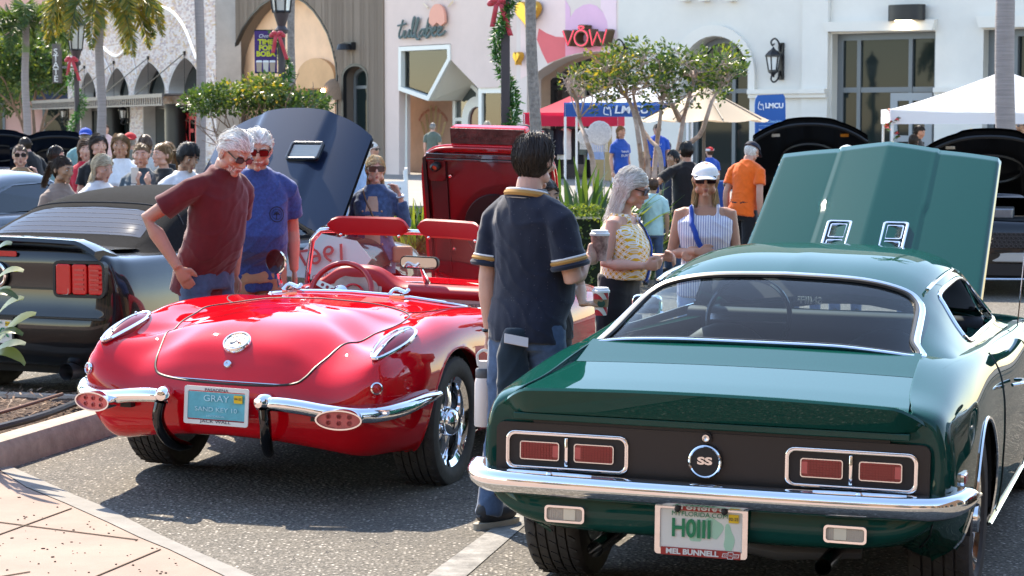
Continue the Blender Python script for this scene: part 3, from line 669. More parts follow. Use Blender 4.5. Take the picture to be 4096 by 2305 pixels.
mural([(405, 285), (722, 285), (690, 340), (665, 388), (560, 392), (480, 405), (405, 425)], (.80, .33, .42), 'mural_rose', 2)
mural([(672, 0), (790, 0), (790, 290), (722, 285), (730, 240), (720, 160), (690, 95), (672, 62)], (.82, .62, .66), 'mural_pale_pink', 2)
GOLD = P('gold_mirror', (.62, .36, .06), .28, .85)
def heart(nm, cx, cy, sx, sy, lab):
 o = thing('wall_heart', lab, 'decoration', FV.A, group='gold hearts on the mural shop'); Th = rel(o) @ FV.T; x, z = vq(cx, cy); pl = []
 k_ = FV.W(x, 0, z).y/FPX/1.8877
 for i in range(40):
  a = 2*math.pi*i/40; pl.append((x+sx*k_*.0625*16*math.sin(a)**3, z+sy*k_*.0588*(13*math.cos(a)-5*math.cos(2*a)-2*math.cos(3*a)-math.cos(4*a))))
 b = MB(); b.prism(pl[::-1], .22, Th @ MX.Translation((0, -.3, 0))); b.build('heart', GOLD, o, bevel=.03)
heart('h', 160, 95, 132, 118, 'large gold heart at the top of the mural behind a palm trunk'); heart('h', 85, 435, 40, 58, 'small gold heart on the mural beside the palm trunk')
window(vb, TV, inset(ar, .02), .9, .16, BRONZE, vs=[FV.X(2048+555/1.8877, .9)], hs=[vq(300, 665, .9)[1]], ft=.12, glass=P('shop_glass_b', (.03, .022, .02), .05, spec=.8))
b = MB(); xq0, xq1 = FV.X(2048+560/1.8877, .5), FV.L-.1; b.bar(TV @ V(((xq0+xq1)/2, .8, .1)), TV @ V(((xq0+xq1)/2, .8, 4.4)), xq1-xq0, .1, up=TV.to_3x3() @ V((0, 1, 0))); b.build('gold_panel', P('ochre_panel', (.36, .24, .10), .6, var=(2, .15)), vb)
vs = thing('shop_sign', 'dark raised letters VOW with red neon faces and a ring shaped O', 'sign', FV.A); Tv = rel(vs) @ FV.T
LET = P('letter_bronze', (.14, .09, .05), .5, .4); NEON = P('neon_red', (.85, .06, .11), .4, emit=((1, .08, .16), .35))
def stroke(pts):
 pl = [vq(*p_) for p_ in pts]
 b = MB()
 for a_, c_ in zip(pl, pl[1:]): b.bar(Tv @ V((a_[0], -.16, a_[1])), Tv @ V((c_[0], -.16, c_[1])), .28, .10, up=V((0, 0, 1)))
 b.build('letter', LET, vs); b = MB(); b.tube([Tv @ V((p_[0], -.31, p_[1])) for p_ in pl], .015, 6); b.build('neon', NEON, vs)
stroke([(445, 235), (482, 345), (525, 232)]); stroke([(645, 225), (668, 345), (705, 245), (742, 342), (775, 225)])
oc = [(582+50*math.cos(a), 290+58*math.sin(a)) for a in [2*math.pi*i/28 for i in range(29)]]; stroke(oc); stroke([(582, 232), (560, 208), (570, 202), (596, 202), (605, 208), (582, 232)])
b = MB()
# ---------------------------------------------------------------- white bank building
ab = thing('white_building', 'white plaster building with a tall arched window and grey framed windows', 'building', FA.A); TA = rel(ab) @ FA.T
aq = lambda px, py, dep=0: FA.p(px, py, dep)
WPL = P('white_plaster', (.70, .67, .61), .85, var=(.6, .06), bump=(12, .1, .015)); WP2 = P('white_trim_plaster', (.74, .70, .63), .8, var=(1, .03))
x0, x1 = FA.X(2731), FA.X(2998); zs, zt_ = aq(2860, 300)[1], aq(2860, 146)[1]
ah = arch(x0, x1, .05, zs, zt_)
rw = [(FA.X(3326), .05), (FA.X(3738), .05), (FA.X(3738), aq(3738, 125)[1]), (FA.X(3326), aq(3738, 125)[1])]
rw2 = [(FA.X(3930), .05), (FA.X(4330), .05), (FA.X(4330), aq(3738, 125)[1]), (FA.X(3930), aq(3738, 125)[1])]
holed('wall', [(0, 0), (FA.L, 0), (FA.L, H), (0, H)], [ah, rw, rw2], .55, TA, WPL, ab)
b = MB(); o_ = arch(FA.X(2688), FA.X(3026), aq(2860, 362)[1], zs, aq(2860, 100)[1]); i_ = arch(x0-.01, x1+.01, aq(2860, 362)[1], zs, zt_+.01)
b.ring(o_, i_, .13, TA @ MX.Translation((0, -.12, 0))); b.build('arch_moulding', WP2, ab)
zl = aq(3100, 358)[1], aq(3100, 392)[1]
def ledge(xa, xb, y0):
 b = MB(); b.T = TA; b.box(((xa+xb)/2, y0-.09, zl[0]-.06), (xb-xa, .18, .12)); b.box(((xa+xb)/2, y0-.06, (zl[0]+zl[1])/2-.05), (xb-xa, .12, .13)); b.build('ledge', WP2, ab)
ledge(x1+.02, FA.X(3216), 0); ledge(FA.X(3216), FA.X(3326)-.04, -.14); ledge(FA.X(3738)+.04, FA.X(3930)-.04, 0); ledge(0, x0-.02, 0)
b = MB(); b.T = TA; b.box(((FA.X(3216)+FA.X(3326))/2-.02, -.08, 4.7), (FA.X(3326)-FA.X(3216)-.06, .14, 9.3)); b.build('pilaster', WPL, ab)
def lintel(pxs):
 pl = [aq(*p_) for p_ in pxs]; b = MB(); b.prism(pl, .2, TA @ MX.Translation((0, -.2, 0))); b.build('lintel', WP2, ab)
lintel([(3318, 128), (3742, 122), (3752, 78), (3304, 90)]); lintel([(3928, 112), (4340, 106), (4352, 56), (3916, 66)])
window(ab, TA, inset(ah, .02), .38, .15, GREYF, vs=[FA.X(2785, .38), FA.X(2935, .38)], hs=[aq(2900, 365, .38)[1]], ft=.12)
window(ab, TA, rw, .3, .17, GREYF, vs=[FA.X(3434, .3), FA.X(3640, .3)], hs=[aq(3500, 360, .3)[1]], ft=.12)
window(ab, TA, rw2, .3, .17, GREYF, vs=[FA.X(4060, .3)], hs=[aq(3950, 360, .3)[1]], ft=.12)
b = MB(); dz = aq(3640, 372, .25)[1]; dxa, dxb = FA.X(3568, .25), FA.X(3735, .25); dpl = [(dxa, .08), (dxb, .08), (dxb, dz), (dxa, dz)]
window(ab, TA, dpl, .16, .2, P('grey_door', (.30, .32, .33), .5), vs=[(dxa+dxb)/2], hs=[aq(3640, 480, .25)[1], aq(3640, 555, .25)[1]], ft=.1, name='door')
for px in (2712, 2790, 2895):
 x, z = aq(px+40, 4); b = MB(); b.T = TA; b.box((x, -.15, z+.1), (.22, .3, .24)); b.build('corbel', WP2, ab)
# wall lights
wl = thing('wall_lantern', 'large black wall lantern with scrolls beside the arched window', 'lamp', FA.A); Tw = rel(wl) @ FA.T
x, z = aq(3128, 246); lantern(wl, Tw @ MX.Translation((x, 0, z)) @ MX.Rotation(R(-18), 4, 'Z'), 1.15, IRON)
wl = thing('wall_lantern', 'black scrolled wall lantern half hidden by the small tree', 'lamp', FA.A); x, z = aq(2505, 245); lantern(wl, rel(wl) @ FA.T @ MX.Translation((x, 0, z)) @ MX.Rotation(R(-18), 4, 'Z'), 1.15, IRON)
wp = thing('wall_pack_light', 'black curved wall light shining on the lintel of the grey window', 'lamp', FA.A); Tp = rel(wp) @ FA.T; x, z = aq(3643, 53)
b = MB(); b.T = Tp; b.lathe([(.28, -.2), (.28, .2)], 24, cap='both', T=MX.Translation((x, -.22, z)) @ MX.Diagonal((1.8, 1, 1, 1))); b.build('housing', IRON, wp, smooth=True)
b = MB(); b.T = Tp; b.box((x-.05, -.28, z-.205), (.4, .18, .02)); b.build('lens', P('led', (1, .9, .7), .5, emit=((1, .85, .6), 14)), wp)
# lights far behind: pink building at the end of the street, plain blocks left
fb = thing('coral_building', 'coral pink building at the far left end of the street', 'building', (-30, 135, 0))
CORAL = P('coral_plaster', (.72, .40, .33), .85, var=(.3, .06))
b = MB(); b.box((-2, 0, 6), (26, 10, 12)); b.build('wall', CORAL, fb)
for x in (-11, -6.5, -2, 2.5, 7):
 for z in (1.6, 6.2):
  b = MB(); b.box((x, -5.02, z), (2.2, .2, 2.6 if z > 3 else 3.0)); wo = b.build('window', GREYF, fb); b = MB(); b.box((x, -5.13, z), (1.9, .03, 2.3)); b.build('pane', GLD, wo)
b = MB(); b.box((-2, -5.9, 3.6), (22, 1.6, .9)); b.build('canopy', P('navy_canvas', (.03, .035, .06), .8), fb)
# ---------------------------------------------------------------- sunlit building behind the photographer (seen in reflections)
sb = thing('tan_building', 'tan plaster arcade building on the near side of the street', 'building', (0, -13, 0))
TAN = P('tan_plaster', (.17, .11, .07), .85, var=(.6, .08))
hs_ = [arch(x-1.5, x+1.5, .05, 2.6, 3.8) for x in range(-22, 23, 5)]
up_ = [[(x-.9, 5.4), (x+.9, 5.4), (x+.9, 7.6), (x-.9, 7.6)] for x in range(-22, 23, 5)]
holed('wall', [(-26, 0), (26, 0), (26, 8.5), (-26, 8.5)], hs_+up_, .5, MX.Identity(4), TAN, sb)
for q in hs_+up_: window(sb, MX.Translation((0, 0, 0)), q, .2, .1, BRONZE)
b = MB(); b.box((0, .2, 8.7), (53, 1.4, .4)); b.build('cornice', WP2, sb)
cb = thing('reflection_building', 'unseen brown plaster building added at the right to darken the green flank reflection', 'building', (11, 0, 0), -math.pi/2)  # unseen building, added to darken the reflection in the green coupe's flank
hs_ = [arch(x-1.2, x+1.2, .05, 2.3, 3.4) for x in (-7, -3, 1, 5, 9)]; TANB = P('brown_plaster', (.17, .10, .06), .85, var=(.6, .12))
holed('wall', [(-9, 0), (12, 0), (12, 7.5), (-9, 7.5)], hs_, .5, MX.Identity(4), TANB, cb)
for q in hs_: window(cb, MX.Identity(4), q, .2, .1, WFR)
# ================================================================ CARS   (local axes: x right, y forward from the tail, z up)
def car_root(name, label, X0, Y0, th, roll=0): return thing(name, label, 'car', (X0, Y0, 0), rot=(0, roll, -th))
def mirror_rows(rows): return [[V((-p.x, p.y, p.z)) for p in reversed(r)] for r in rows]
def panel(name, rows, mat, par, holes=(), smooth=True, flip=False, both=True):
 """dense patch of the right half (rows of points from the centre line outwards) mirrored into one panel; holes: (inside, snap)"""
 bm = bmesh.new(); k = len(rows); n = len(rows[0])
 for sg in ((1, -1) if both else (1,)):
  vv = [[bm.verts.new((p.x*sg, p.y, p.z)) for p in r] for r in rows]
  for i in range(k-1):
   for j in range(n-1):
    f = (vv[i][j], vv[i][j+1], vv[i+1][j+1], vv[i+1][j]); bm.faces.new(f if sg > 0 else f[::-1])
 bmesh.ops.remove_doubles(bm, verts=bm.verts, dist=1e-4)
 for ins, snap in holes:
  dead = [f for f in bm.faces if all(ins(v.co) for v in f.verts)]
  bmesh.ops.delete(bm, geom=dead, context='FACES_ONLY')
  for v in bm.verts:
   if ins(v.co) and v.link_faces: v.co = snap(v.co)
  bmesh.ops.delete(bm, geom=[v for v in bm.verts if not v.link_faces], context='VERTS')
 bmesh.ops.recalc_face_normals(bm, faces=bm.faces)
 me = bpy.data.meshes.new(name); bm.to_mesh(me); bm.free(); me.materials.append(mat)
 return link(name, me, par, smooth, 180)
def wheel_hole(v0, z0, r):
 def ins(c): return abs(c.x) > .6 and (c.y-v0)**2+(c.z-z0)**2 < r*r
 def snap(c):
  d = V((c.y-v0, c.z-z0)); d = d.normalized()*r if d.length > 1e-6 else V((0, r)); return V((c.x, v0+d.x, z0+d.y))
 return ins, snap
def plan_hole(poly, zmin):
 def ins(c): return c.z > zmin and inside(poly, c.x, c.y)
 def snap(c):
  best = None
  for i in range(len(poly)):
   a, b_ = V(poly[i-1]), V(poly[i]); p = V((c.x, c.y)); e = b_-a; t = max(0, min(1, (p-a).dot(e)/max(e.length_squared, 1e-9))); q = a+e*t
   if best is None or (q-p).length < best[0]: best = ((q-p).length, q)
  return V((best[1].x, best[1].y, c.z))
 return ins, snap
def side_hole(poly, umin=.3):
 h = plan_hole(poly, -9)
 def ins(c): return abs(c.x) > umin and inside(poly, c.y, c.z)
 def snap(c): q = h[1](V((c.y, c.z, 0))); return V((c.x, q.x, q.y))
 return ins, snap
def trim(name, pts, r, mat, par, n=8, flat=1.0, closed=False, **k):
 if closed: pts = list(pts)+[pts[0]]
 b = MB(); b.tube(pts, r, n, flat=flat); return b.build(name, mat, par, smooth=True, **k)
def wheel(par, c, side, rad, wid, rimr, style, mats):
 """style: five / slot; a wheel is its rim barrel with tyre, spokes and hub as pieces"""
 x, y, z = c; T = MX.Translation(c) @ MX.Rotation(math.pi/2*side, 4, 'Y')      # local z points outwards
 h = wid/2; b = MB()
 b.lathe([(rimr*.62, -h*.8), (rimr*.96, -h*.86), (rimr*.9, -h*.3), (rimr*.86, h*.1), (rimr*.9, h*.72), (rimr*.97, h*.80), (rimr*1.03, h*.86), (rimr*1.03, h*.80)], 48, T, cap=False)
 w_ = b.build('wheel', mats[0], par, smooth=True, ang=50)
 pr = [(rimr*1.0, -h*.82), (rimr*1.08, -h*.95), (lerp(rimr, rad, .55), -h*1.02), (rad*.955, -h*.96), (rad*.99, -h*.84)]
 for g in (-.52, -.18, .18, .52): pr += [(rad, h*(g-.10)), (rad, h*(g-.035)), (rad-.009, h*(g-.03)), (rad-.009, h*(g+.03)), (rad, h*(g+.035)), (rad, h*(g+.10))]
 pr += [(rad*.99, h*.84), (rad*.955, h*.96), (lerp(rimr, rad, .55), h*1.02), (rimr*1.10, h*.97), (rimr*1.03, h*.86)]
 b = MB(); b.lathe(pr, 72, T, cap=False)
 for i in range(72):     # tread sipes as short raised bars
  a = 2*math.pi*i/72
  for g in (-.70, .70, -.35, .35, 0):
   if (i+int(g*10)) % 2: continue
   p0 = T @ V((rad*math.cos(a)*1.001, rad*math.sin(a)*1.001, h*(g-.12))); p1 = T @ V((rad*math.cos(a+.05)*1.001, rad*math.sin(a+.05)*1.001, h*(g+.12)))
   b.bar(p0, p1, .012, .006, up=T.to_3x3() @ V((math.cos(a), math.sin(a), 0)))
 b.build('tyre', RUBBER, w_, smooth=True, ang=35)
 b = MB(); b.lathe([(rimr*.85, -h*.4), (rimr*.6, -h*.36), (.05, -h*.3)], 32, T); b.build('brake_disc', STEEL, w_)
 zf = h*.55
 if style == 'five':
  b = MB(); b.lathe([(.075, zf-.12), (.075, zf+.01), (.066, zf+.04), (.05, zf+.055), (.001, zf+.06)], 24, T); b.build('hub_cap', mats[0], w_, smooth=True)
  for k_ in range(5):
   a0 = 2*math.pi*k_/5+.2
   for d in (-.16, .16):
    p = [T @ V((q*math.cos(a0+d*s), q*math.sin(a0+d*s), zz)) for q, s, zz in ((.05, 1, zf-.02), (rimr*.45, .8, zf-.015), (rimr*.75, .8, zf-.03), (rimr*.93, 1.0, zf-.045))]
    b = MB(); b.tube(p, [.024, .022, .022, .028], 8, flat=.8, up=T.to_3x3() @ V((0, 0, 1))); b.build('spoke', mats[0], w_, smooth=True)
 else:
  b = MB(); b.lathe([(rimr*.86, zf-.03), (rimr*.7, zf), (rimr*.5, zf-.02), (rimr*.3, zf+.0), (.06, zf+.02), (.055, zf+.05), (.001, zf+.055)], 40, T); b.build('hub_cap', mats[0], w_, smooth=True, ang=30)
  for k_ in range(20):
   a = 2*math.pi*k_/20; p0 = T @ V((rimr*.52*math.cos(a), rimr*.52*math.sin(a), zf-.008)); p1 = T @ V((rimr*.66*math.cos(a), rimr*.66*math.sin(a), zf+.004)); b = MB(); b.bar(p0, p1, .016, .012, up=T.to_3x3() @ V((0, 0, 1))); b.build('slot', BLACKP, w_)
 return w_
def well(par, v0, z0, r, u0=.45, u1=.89):
 for s in (-1, 1):
  b = MB(); A_ = [R(x) for x in range(-4, 185, 8)]; b.grid([[V((s*u, v0+q*math.cos(a), z0+q*math.sin(a))) for a in A_] for u, q in ((u0, .05), (u0, r), (u1, r))]); b.build('wheel_well', DARK, par, smooth=True)
def plate(par, T, face, frame_m, items, w_=.305, h_=.152, fw=.012, fh=None):
 """licence plate with its frame; items: (text, dx, dz, height, material, sx, bold)"""
 b = MB(); b.prism(rrect(w_, h_, .008), .004, T); p = b.build('licence_plate', face, par)
 fh = fh or h_+.03; b = MB(); b.ring(rrect(w_+2*fw, fh+.012, .012), rrect(w_-.006, fh-.03, .006), .006, T @ MX.Translation((0, -.004, 0))); b.build('plate_frame', frame_m, p)
 for s, dx, dz, hh, m, sx, bo in items: text('plate_lettering', s, hh, T @ MX.Translation((dx, -.0055, dz)), m, p, ext=.0006, sx=sx, bold=bo)
 return p
def shut(par, bvh, pts, d, r=.0035, name='panel_gap', n=None, mat=None, lift=.0008):
 q = drape(bvh, spl([V(p) for p in pts], n or len(pts)*8), d, lift)
 if len(q) > 2: return trim(name, q, r, mat or BLACKP, par, 6)
# ---------------------------------------------------------------- red roadster
REDP = P('red_paint', (.60, .003, .010), .45, coat=1, coatr=.015, spec=.0); REDV = P('red_vinyl', (.42, .012, .02), .45, bump=(260, .1, .002)); REDD = P('red_vinyl_dark', (.25, .012, .016), .5, bump=(260, .1, .002))
LENS = P('red_lens', (.52, .006, .010), .15, spec=.4, coat=.5); LENSP = P('pink_lens', (.62, .10, .09), .25, coat=.6)
rc = car_root('red_roadster', 'glossy red open top roadster with its bonnet raised and chrome bumpers', -1.432, 10.175, .323, .026)
C = [
[(0, .30, .30), (0, .10, .33), (0, .05, .40), (0, .04, .50), (0, .07, .60), (0, .125, .69), (0, .215, .775), (0, .38, .845), (0, .62, .878), (0, .90, .892)],
[(.25, .30, .29), (.25, .11, .32), (.25, .06, .40), (.25, .05, .50), (.25, .08, .60), (.25, .135, .685), (.25, .225, .768), (.20, .41, .842), (.11, .66, .877), (0, .92, .893)],
[(.45, .34, .27), (.47, .15, .29), (.49, .08, .38), (.50, .07, .49), (.505, .095, .57), (.50, .15, .635), (.485, .25, .70), (.38, .46, .815), (.2, .70, .872), (0, .95, .894)],
[(.60, .40, .24), (.66, .22, .26), (.70, .13, .36), (.715, .10, .48), (.73, .10, .58), (.735, .135, .665), (.73, .235, .742), (.53, .50, .768), (.28, .74, .86), (0, .98, .895)],
[(.68, .52, .24), (.76, .40, .26), (.815, .31, .36), (.835, .27, .48), (.84, .25, .59), (.82, .30, .70), (.74, .48, .805), (.54, .67, .802), (.29, .86, .872), (0, 1.0, .896)],
[(.72, .72, .22), (.82, .70, .25), (.865, .68, .37), (.88, .66, .50), (.88, .66, .63), (.84, .70, .765), (.74, .80, .845), (.53, .90, .825), (.29, .96, .878), (0, 1.03, .897)],
[(.76, 1.1, .22), (.85, 1.1, .25), (.88, 1.1, .37), (.895, 1.1, .52), (.89, 1.1, .68), (.85, 1.1, .81), (.73, 1.1, .874), (.54, 1.1, .852), (.29, 1.1, .887), (0, 1.1, .90)],
[(.76, 1.65, .20), (.86, 1.65, .23), (.90, 1.65, .36), (.915, 1.65, .50), (.905, 1.65, .67), (.86, 1.65, .80), (.74, 1.65, .857), (.57, 1.65, .865), (.30, 1.65, .893), (0, 1.65, .903)],
[(.74, 2.1, .2), (.84, 2.1, .22), (.88, 2.1, .34), (.90, 2.1, .48), (.895, 2.1, .62), (.87, 2.1, .725), (.79, 2.1, .785), (.60, 2.1, .81), (.3, 2.1, .82), (0, 2.1, .82)],
[(.74, 2.75, .2), (.85, 2.75, .22), (.89, 2.75, .34), (.905, 2.75, .50), (.90, 2.75, .66), (.86, 2.75, .79), (.76, 2.75, .845), (.58, 2.75, .868), (.3, 2.75, .885), (0, 2.75, .89)],
[(.74, 3.5, .2), (.86, 3.5, .23), (.90, 3.5, .36), (.92, 3.5, .52), (.91, 3.5, .68), (.865, 3.5, .81), (.74, 3.5, .865), (.52, 3.5, .86), (.28, 3.5, .885), (0, 3.5, .895)],
[(.66, 4.0, .22), (.80, 4.05, .25), (.85, 4.1, .37), (.86, 4.12, .5), (.85, 4.1, .62), (.80, 4.05, .73), (.66, 3.98, .80), (.45, 3.93, .79), (.25, 3.88, .82), (0, 3.85, .83)],
[(.35, 4.25, .25), (.42, 4.36, .30), (.45, 4.41, .4), (.45, 4.42, .5), (.44, 4.40, .6), (.42, 4.35, .68), (.38, 4.25, .74), (.3, 4.12, .77), (.16, 3.98, .80), (0, 3.88, .825)],
[(0, 4.28, .25), (0, 4.38, .30), (0, 4.43, .4), (0, 4.44, .5), (0, 4.42, .6), (0, 4.37, .68), (0, 4.27, .74), (0, 4.13, .77), (0, 4.0, .80), (0, 3.9, .825)]]
rows = netsurf([[V(p) for p in c] for c in C], 190, 64)
ck = [(.60*math.copysign(abs(math.cos(a))**.45, math.cos(a)), 2.19+.53*math.copysign(abs(math.sin(a))**.45, math.sin(a))) for a in [2*math.pi*i/64 for i in range(64)]]
hd = [(.48*math.copysign(abs(math.cos(a))**.4, math.cos(a)), 3.52+.55*math.copysign(abs(math.sin(a))**.4, math.sin(a))) for a in [2*math.pi*i/48 for i in range(48)]]
body = panel('body', rows, REDP, rc, [wheel_hole(.975, .335, .385), wheel_hole(3.66, .335, .385), plan_hole(ck, .7), plan_hole(hd, .7)])
bv = bvh_of([body])
well(rc, .975, .335, .386, .50, .84); well(rc, 3.66, .335, .386, .40, .86)
for s in (-1, 1):
 for v0 in (.975, 3.66):
  wheel(rc, (s*.758, v0, .337), s, .337, .235, .225, 'five', [CHROME])
  q = [V((s*.90, v0+.388*math.cos(a), .335+.388*math.sin(a))) for a in [R(x) for x in range(-10, 191, 5)]]
  q2 = []
  for p in q:
   h_ = bv.ray_cast(V((s*2, p.y+(p.y-v0)*.02, p.z+(p.z-.335)*.02)), V((-s, 0, 0))); q2.append(V((h_[0].x-s*.004 if h_[0] else s*.9, p.y, p.z)))
  trim('arch_lip', q2, .009, REDP, rc, 6)
b = MB(); b.box((0, 2.4, .31), (1.1, 3.4, .05)); b.box((0, 1.0, .52), (.8, 1.2, .4)); b.box((0, 3.6, .5), (.9, 1.0, .4)); b.build('underbody', DARK, rc)
# boot lid gap, fuel line, tonneau line
G = BLACKP
low = [(-.44, .605), (-.30, .590), (0, .585), (.30, .590), (.44, .605)]
shut(rc, bv, [(-.43, -.5, .68), (-.40, -.5, .63), (-.35, -.5, .602), (-.2, -.5, .588), (0, -.5, .585), (.2, -.5, .588), (.35, -.5, .602), (.40, -.5, .63), (.43, -.5, .68)], (0, 1, 0), .0065, n=70)
trim('lid_lip', drape(bv, [V((x/50*.34, -.5, .597)) for x in range(-50, 51)], (0, 1, 0), .002), .003, CHROME, rc, 6)
for s in (-1, 1): shut(rc, bv, [(s*.428, .19, 2), (s*.46, .30, 2), (s*.50, .46, 2), (s*.54, .66, 2), (s*.572, .88, 2), (s*.57, 1.05, 2), (s*.50, 1.19, 2), (s*.35, 1.245, 2), (0, 1.255, 2)], (0, 0, -1), .0045, n=80)
for s in (-1, 1): shut(rc, bv, [(s*.50, 1.19, 2), (s*.62, 1.36, 2), (s*.68, 1.55, 2), (s*.70, 1.75, 2)], (0, 0, -1), .003)
# cockpit surround of chrome, buckles
ring_ = [V((p[0]*1.012, p[1], 2)) for p in ck if p[1] < 2.45]
ring_.sort(key=lambda p: math.atan2(p.x, -(p.y-2.3)))
trim('cockpit_moulding', [p+V((0, 0, .006)) for p in drape(bv, [V((q.x*1.02, q.y-.012, 2)) for q in ring_], (0, 0, -1), .0)], .012, CHROME, rc, 8)
for s in (-.34, .30):
 b = MB(); h_ = bv.ray_cast(V((s, 1.60, 2)), V((0, 0, -1)))[0]; z = h_.z if h_ else .9
 b.box((s, 1.6, z+.008), (.09, .07, .016)); b.tube(spl([(s-.05, 1.58, z+.02), (s-.02, 1.6, z+.05), (s+.03, 1.61, z+.035), (s+.055, 1.6, z+.05)], 10), .011, 6); b.build('buckle', CHROME, rc, smooth=True)
# tail lamps set into the fender crests
def on(x, y): h_ = bv.ray_cast(V((x, y, 2)), V((0, 0, -1))); return h_[0], h_[1] if h_[1].z > 0 else -h_[1]
for s in (-1, 1):
 P0, N0 = on(s*.728, .205); P1, N1 = on(s*.738, .65); mid, Nm = on(s*.735, .42); ax = (P1-P0).normalized(); nn = (Nm+V((s*.12, -.25, 0))).normalized(); cr = nn.cross(ax).normalized(); nn = ax.cross(cr).normalized(); nn = nn if nn.z > 0 else -nn
 nn = (V((s*.10, -.62, .78))); nn = (nn-ax*nn.dot(ax)).normalized(); cr = nn.cross(ax).normalized()
 L_ = (P1-P0).length+.02; n_ = 44; cen = P0.lerp(P1, .5)+nn*.010
 def tear(k, g=1.0): t = 2*math.pi*k/n_; a = math.cos(t); return a*L_/2*g, math.sin(t)*.060*(1+.22*a)*g
 def place(a, c_, up_): return cen+ax*a+cr*c_+nn*(up_-3.0*c_*c_+.10*(.25-(a/L_)**2)*.6)
 rim = [place(*tear(k), .002) for k in range(n_)]
 lo = trim('tail_lamp', rim, .0095, CHROME, rc, 8, closed=True)
 b = MB(); rows_ = [[place(*tear(k, f), .002+.016*(1-f*f)) for k in range(n_)] for f in (1, .8, .55, .3, .02)]; b.grid(rows_, cv=True); rows_ = [[place(*tear(k, f), -.05) for k in range(n_)] for f in (1, .02)]; b.grid([[place(*tear(k), z) for k in range(n_)] for z in (.002, -.04)], cv=True); b.build('lens', P('dark_red_lens', (.16, .002, .012), .18, coat=.35, spec=.2), lo, smooth=True)
 trim('lamp_bar', [place(L_*.48*f, 0, .021-.018*f*f) for f in [x/8 for x in range(-8, 9)]], .004, CHROME, lo, 6)
 for a in (-.28, .28): q = place(L_*a, 0, .024); b = MB(); b.ell(q, (.007, .007, .006), 8, 5); b.build('screw', CHROME, lo, smooth=True)
# round reflectors, lock button, crest
def disc(par, name, c, n, rings, mat, r, seg=28):
 n = V(n).normalized(); x = n.cross(V((0, 0, 1))); x = x.normalized() if x.length > .01 else V((1, 0, 0)); y = n.cross(x); T = frame(c, x, y, n)
 b = MB(); b.lathe(rings, seg, T); return b.build(name, mat, par, smooth=True, ang=40), T
for s in (-1, 1):
 h_ = bv.ray_cast(V((s*.770, -.6, .605)), V((0, 1, 0))); p, n = h_[0], h_[1]; n = n if n.y < 0 else -n
 o, T = disc(rc, 'reflector', p, n, [(.030, 0), (.030, .012), (.024, .016), (.022, .010)], CHROME, 1); b = MB(); b.lathe([(.023, .009), (.012, .014), (.001, .016)], 20, T); b.build('lens', LENS, o, smooth=True)
h_ = bv.ray_cast(V((0, -.6, .672)), V((0, 1, 0))); n = h_[1] if h_[1].y < 0 else -h_[1]
disc(rc, 'lock_button', h_[0], n, [(.021, 0), (.021, .012), (.017, .017), (.008, .017), (.007, .012), (.001, .012)], CHROMEW, 1)
h_ = bv.ray_cast(V((0, -.6, .770)), V((0, 1, -.0))); p = h_[0]; n = (h_[1] if h_[1].y < 0 else -h_[1])
o, T = disc(rc, 'round_badge', p+n*.002, n, [(.072, -.01), (.072, .010), (.067, .016), (.060, .016), (.057, .010), (.001, .011)], CHROME, 1, 40)
b = MB(); b.lathe([(.057, .0115), (.001, .012)], 36, T); b.build('badge_face', P('badge_silver', (.20, .23, .27), .45, .3, var=(20, .2)), o, smooth=True)
for ss, wr in ((1, 'CHEVROLET'), (-1, 'CORVETTE')):
 for i, ch in enumerate(wr):
  a = math.pi/2*ss+ss*(-1)*(i-(len(wr)-1)/2)*.24
  Tt = T @ MX.Translation((.044*math.cos(a), .044*math.sin(a), .0135)) @ MX.Rotation(a-math.pi/2*ss, 4, 'Z') @ frame((0, 0, 0), (1, 0, 0), (0, 0, -1), (0, 1, 0)) @ MX.Identity(4)
  text('badge_lettering', ch, .012, Tt, P('badge_gold', (.62, .5, .3), .35, .8), o, ext=.001)
for s, m_ in ((-1, P('flag_red', (.5, .03, .03), .4)), (1, P('flag_white', (.75, .75, .75), .4))):
 b = MB(); b.T = T; b.tube([(-s*.012, -.018, .014), (s*.015, .008, .016), (s*.030, .014, .016)], [.002, .004, .006], 6, flat=.5); b.build('crossed_flag', m_, o)
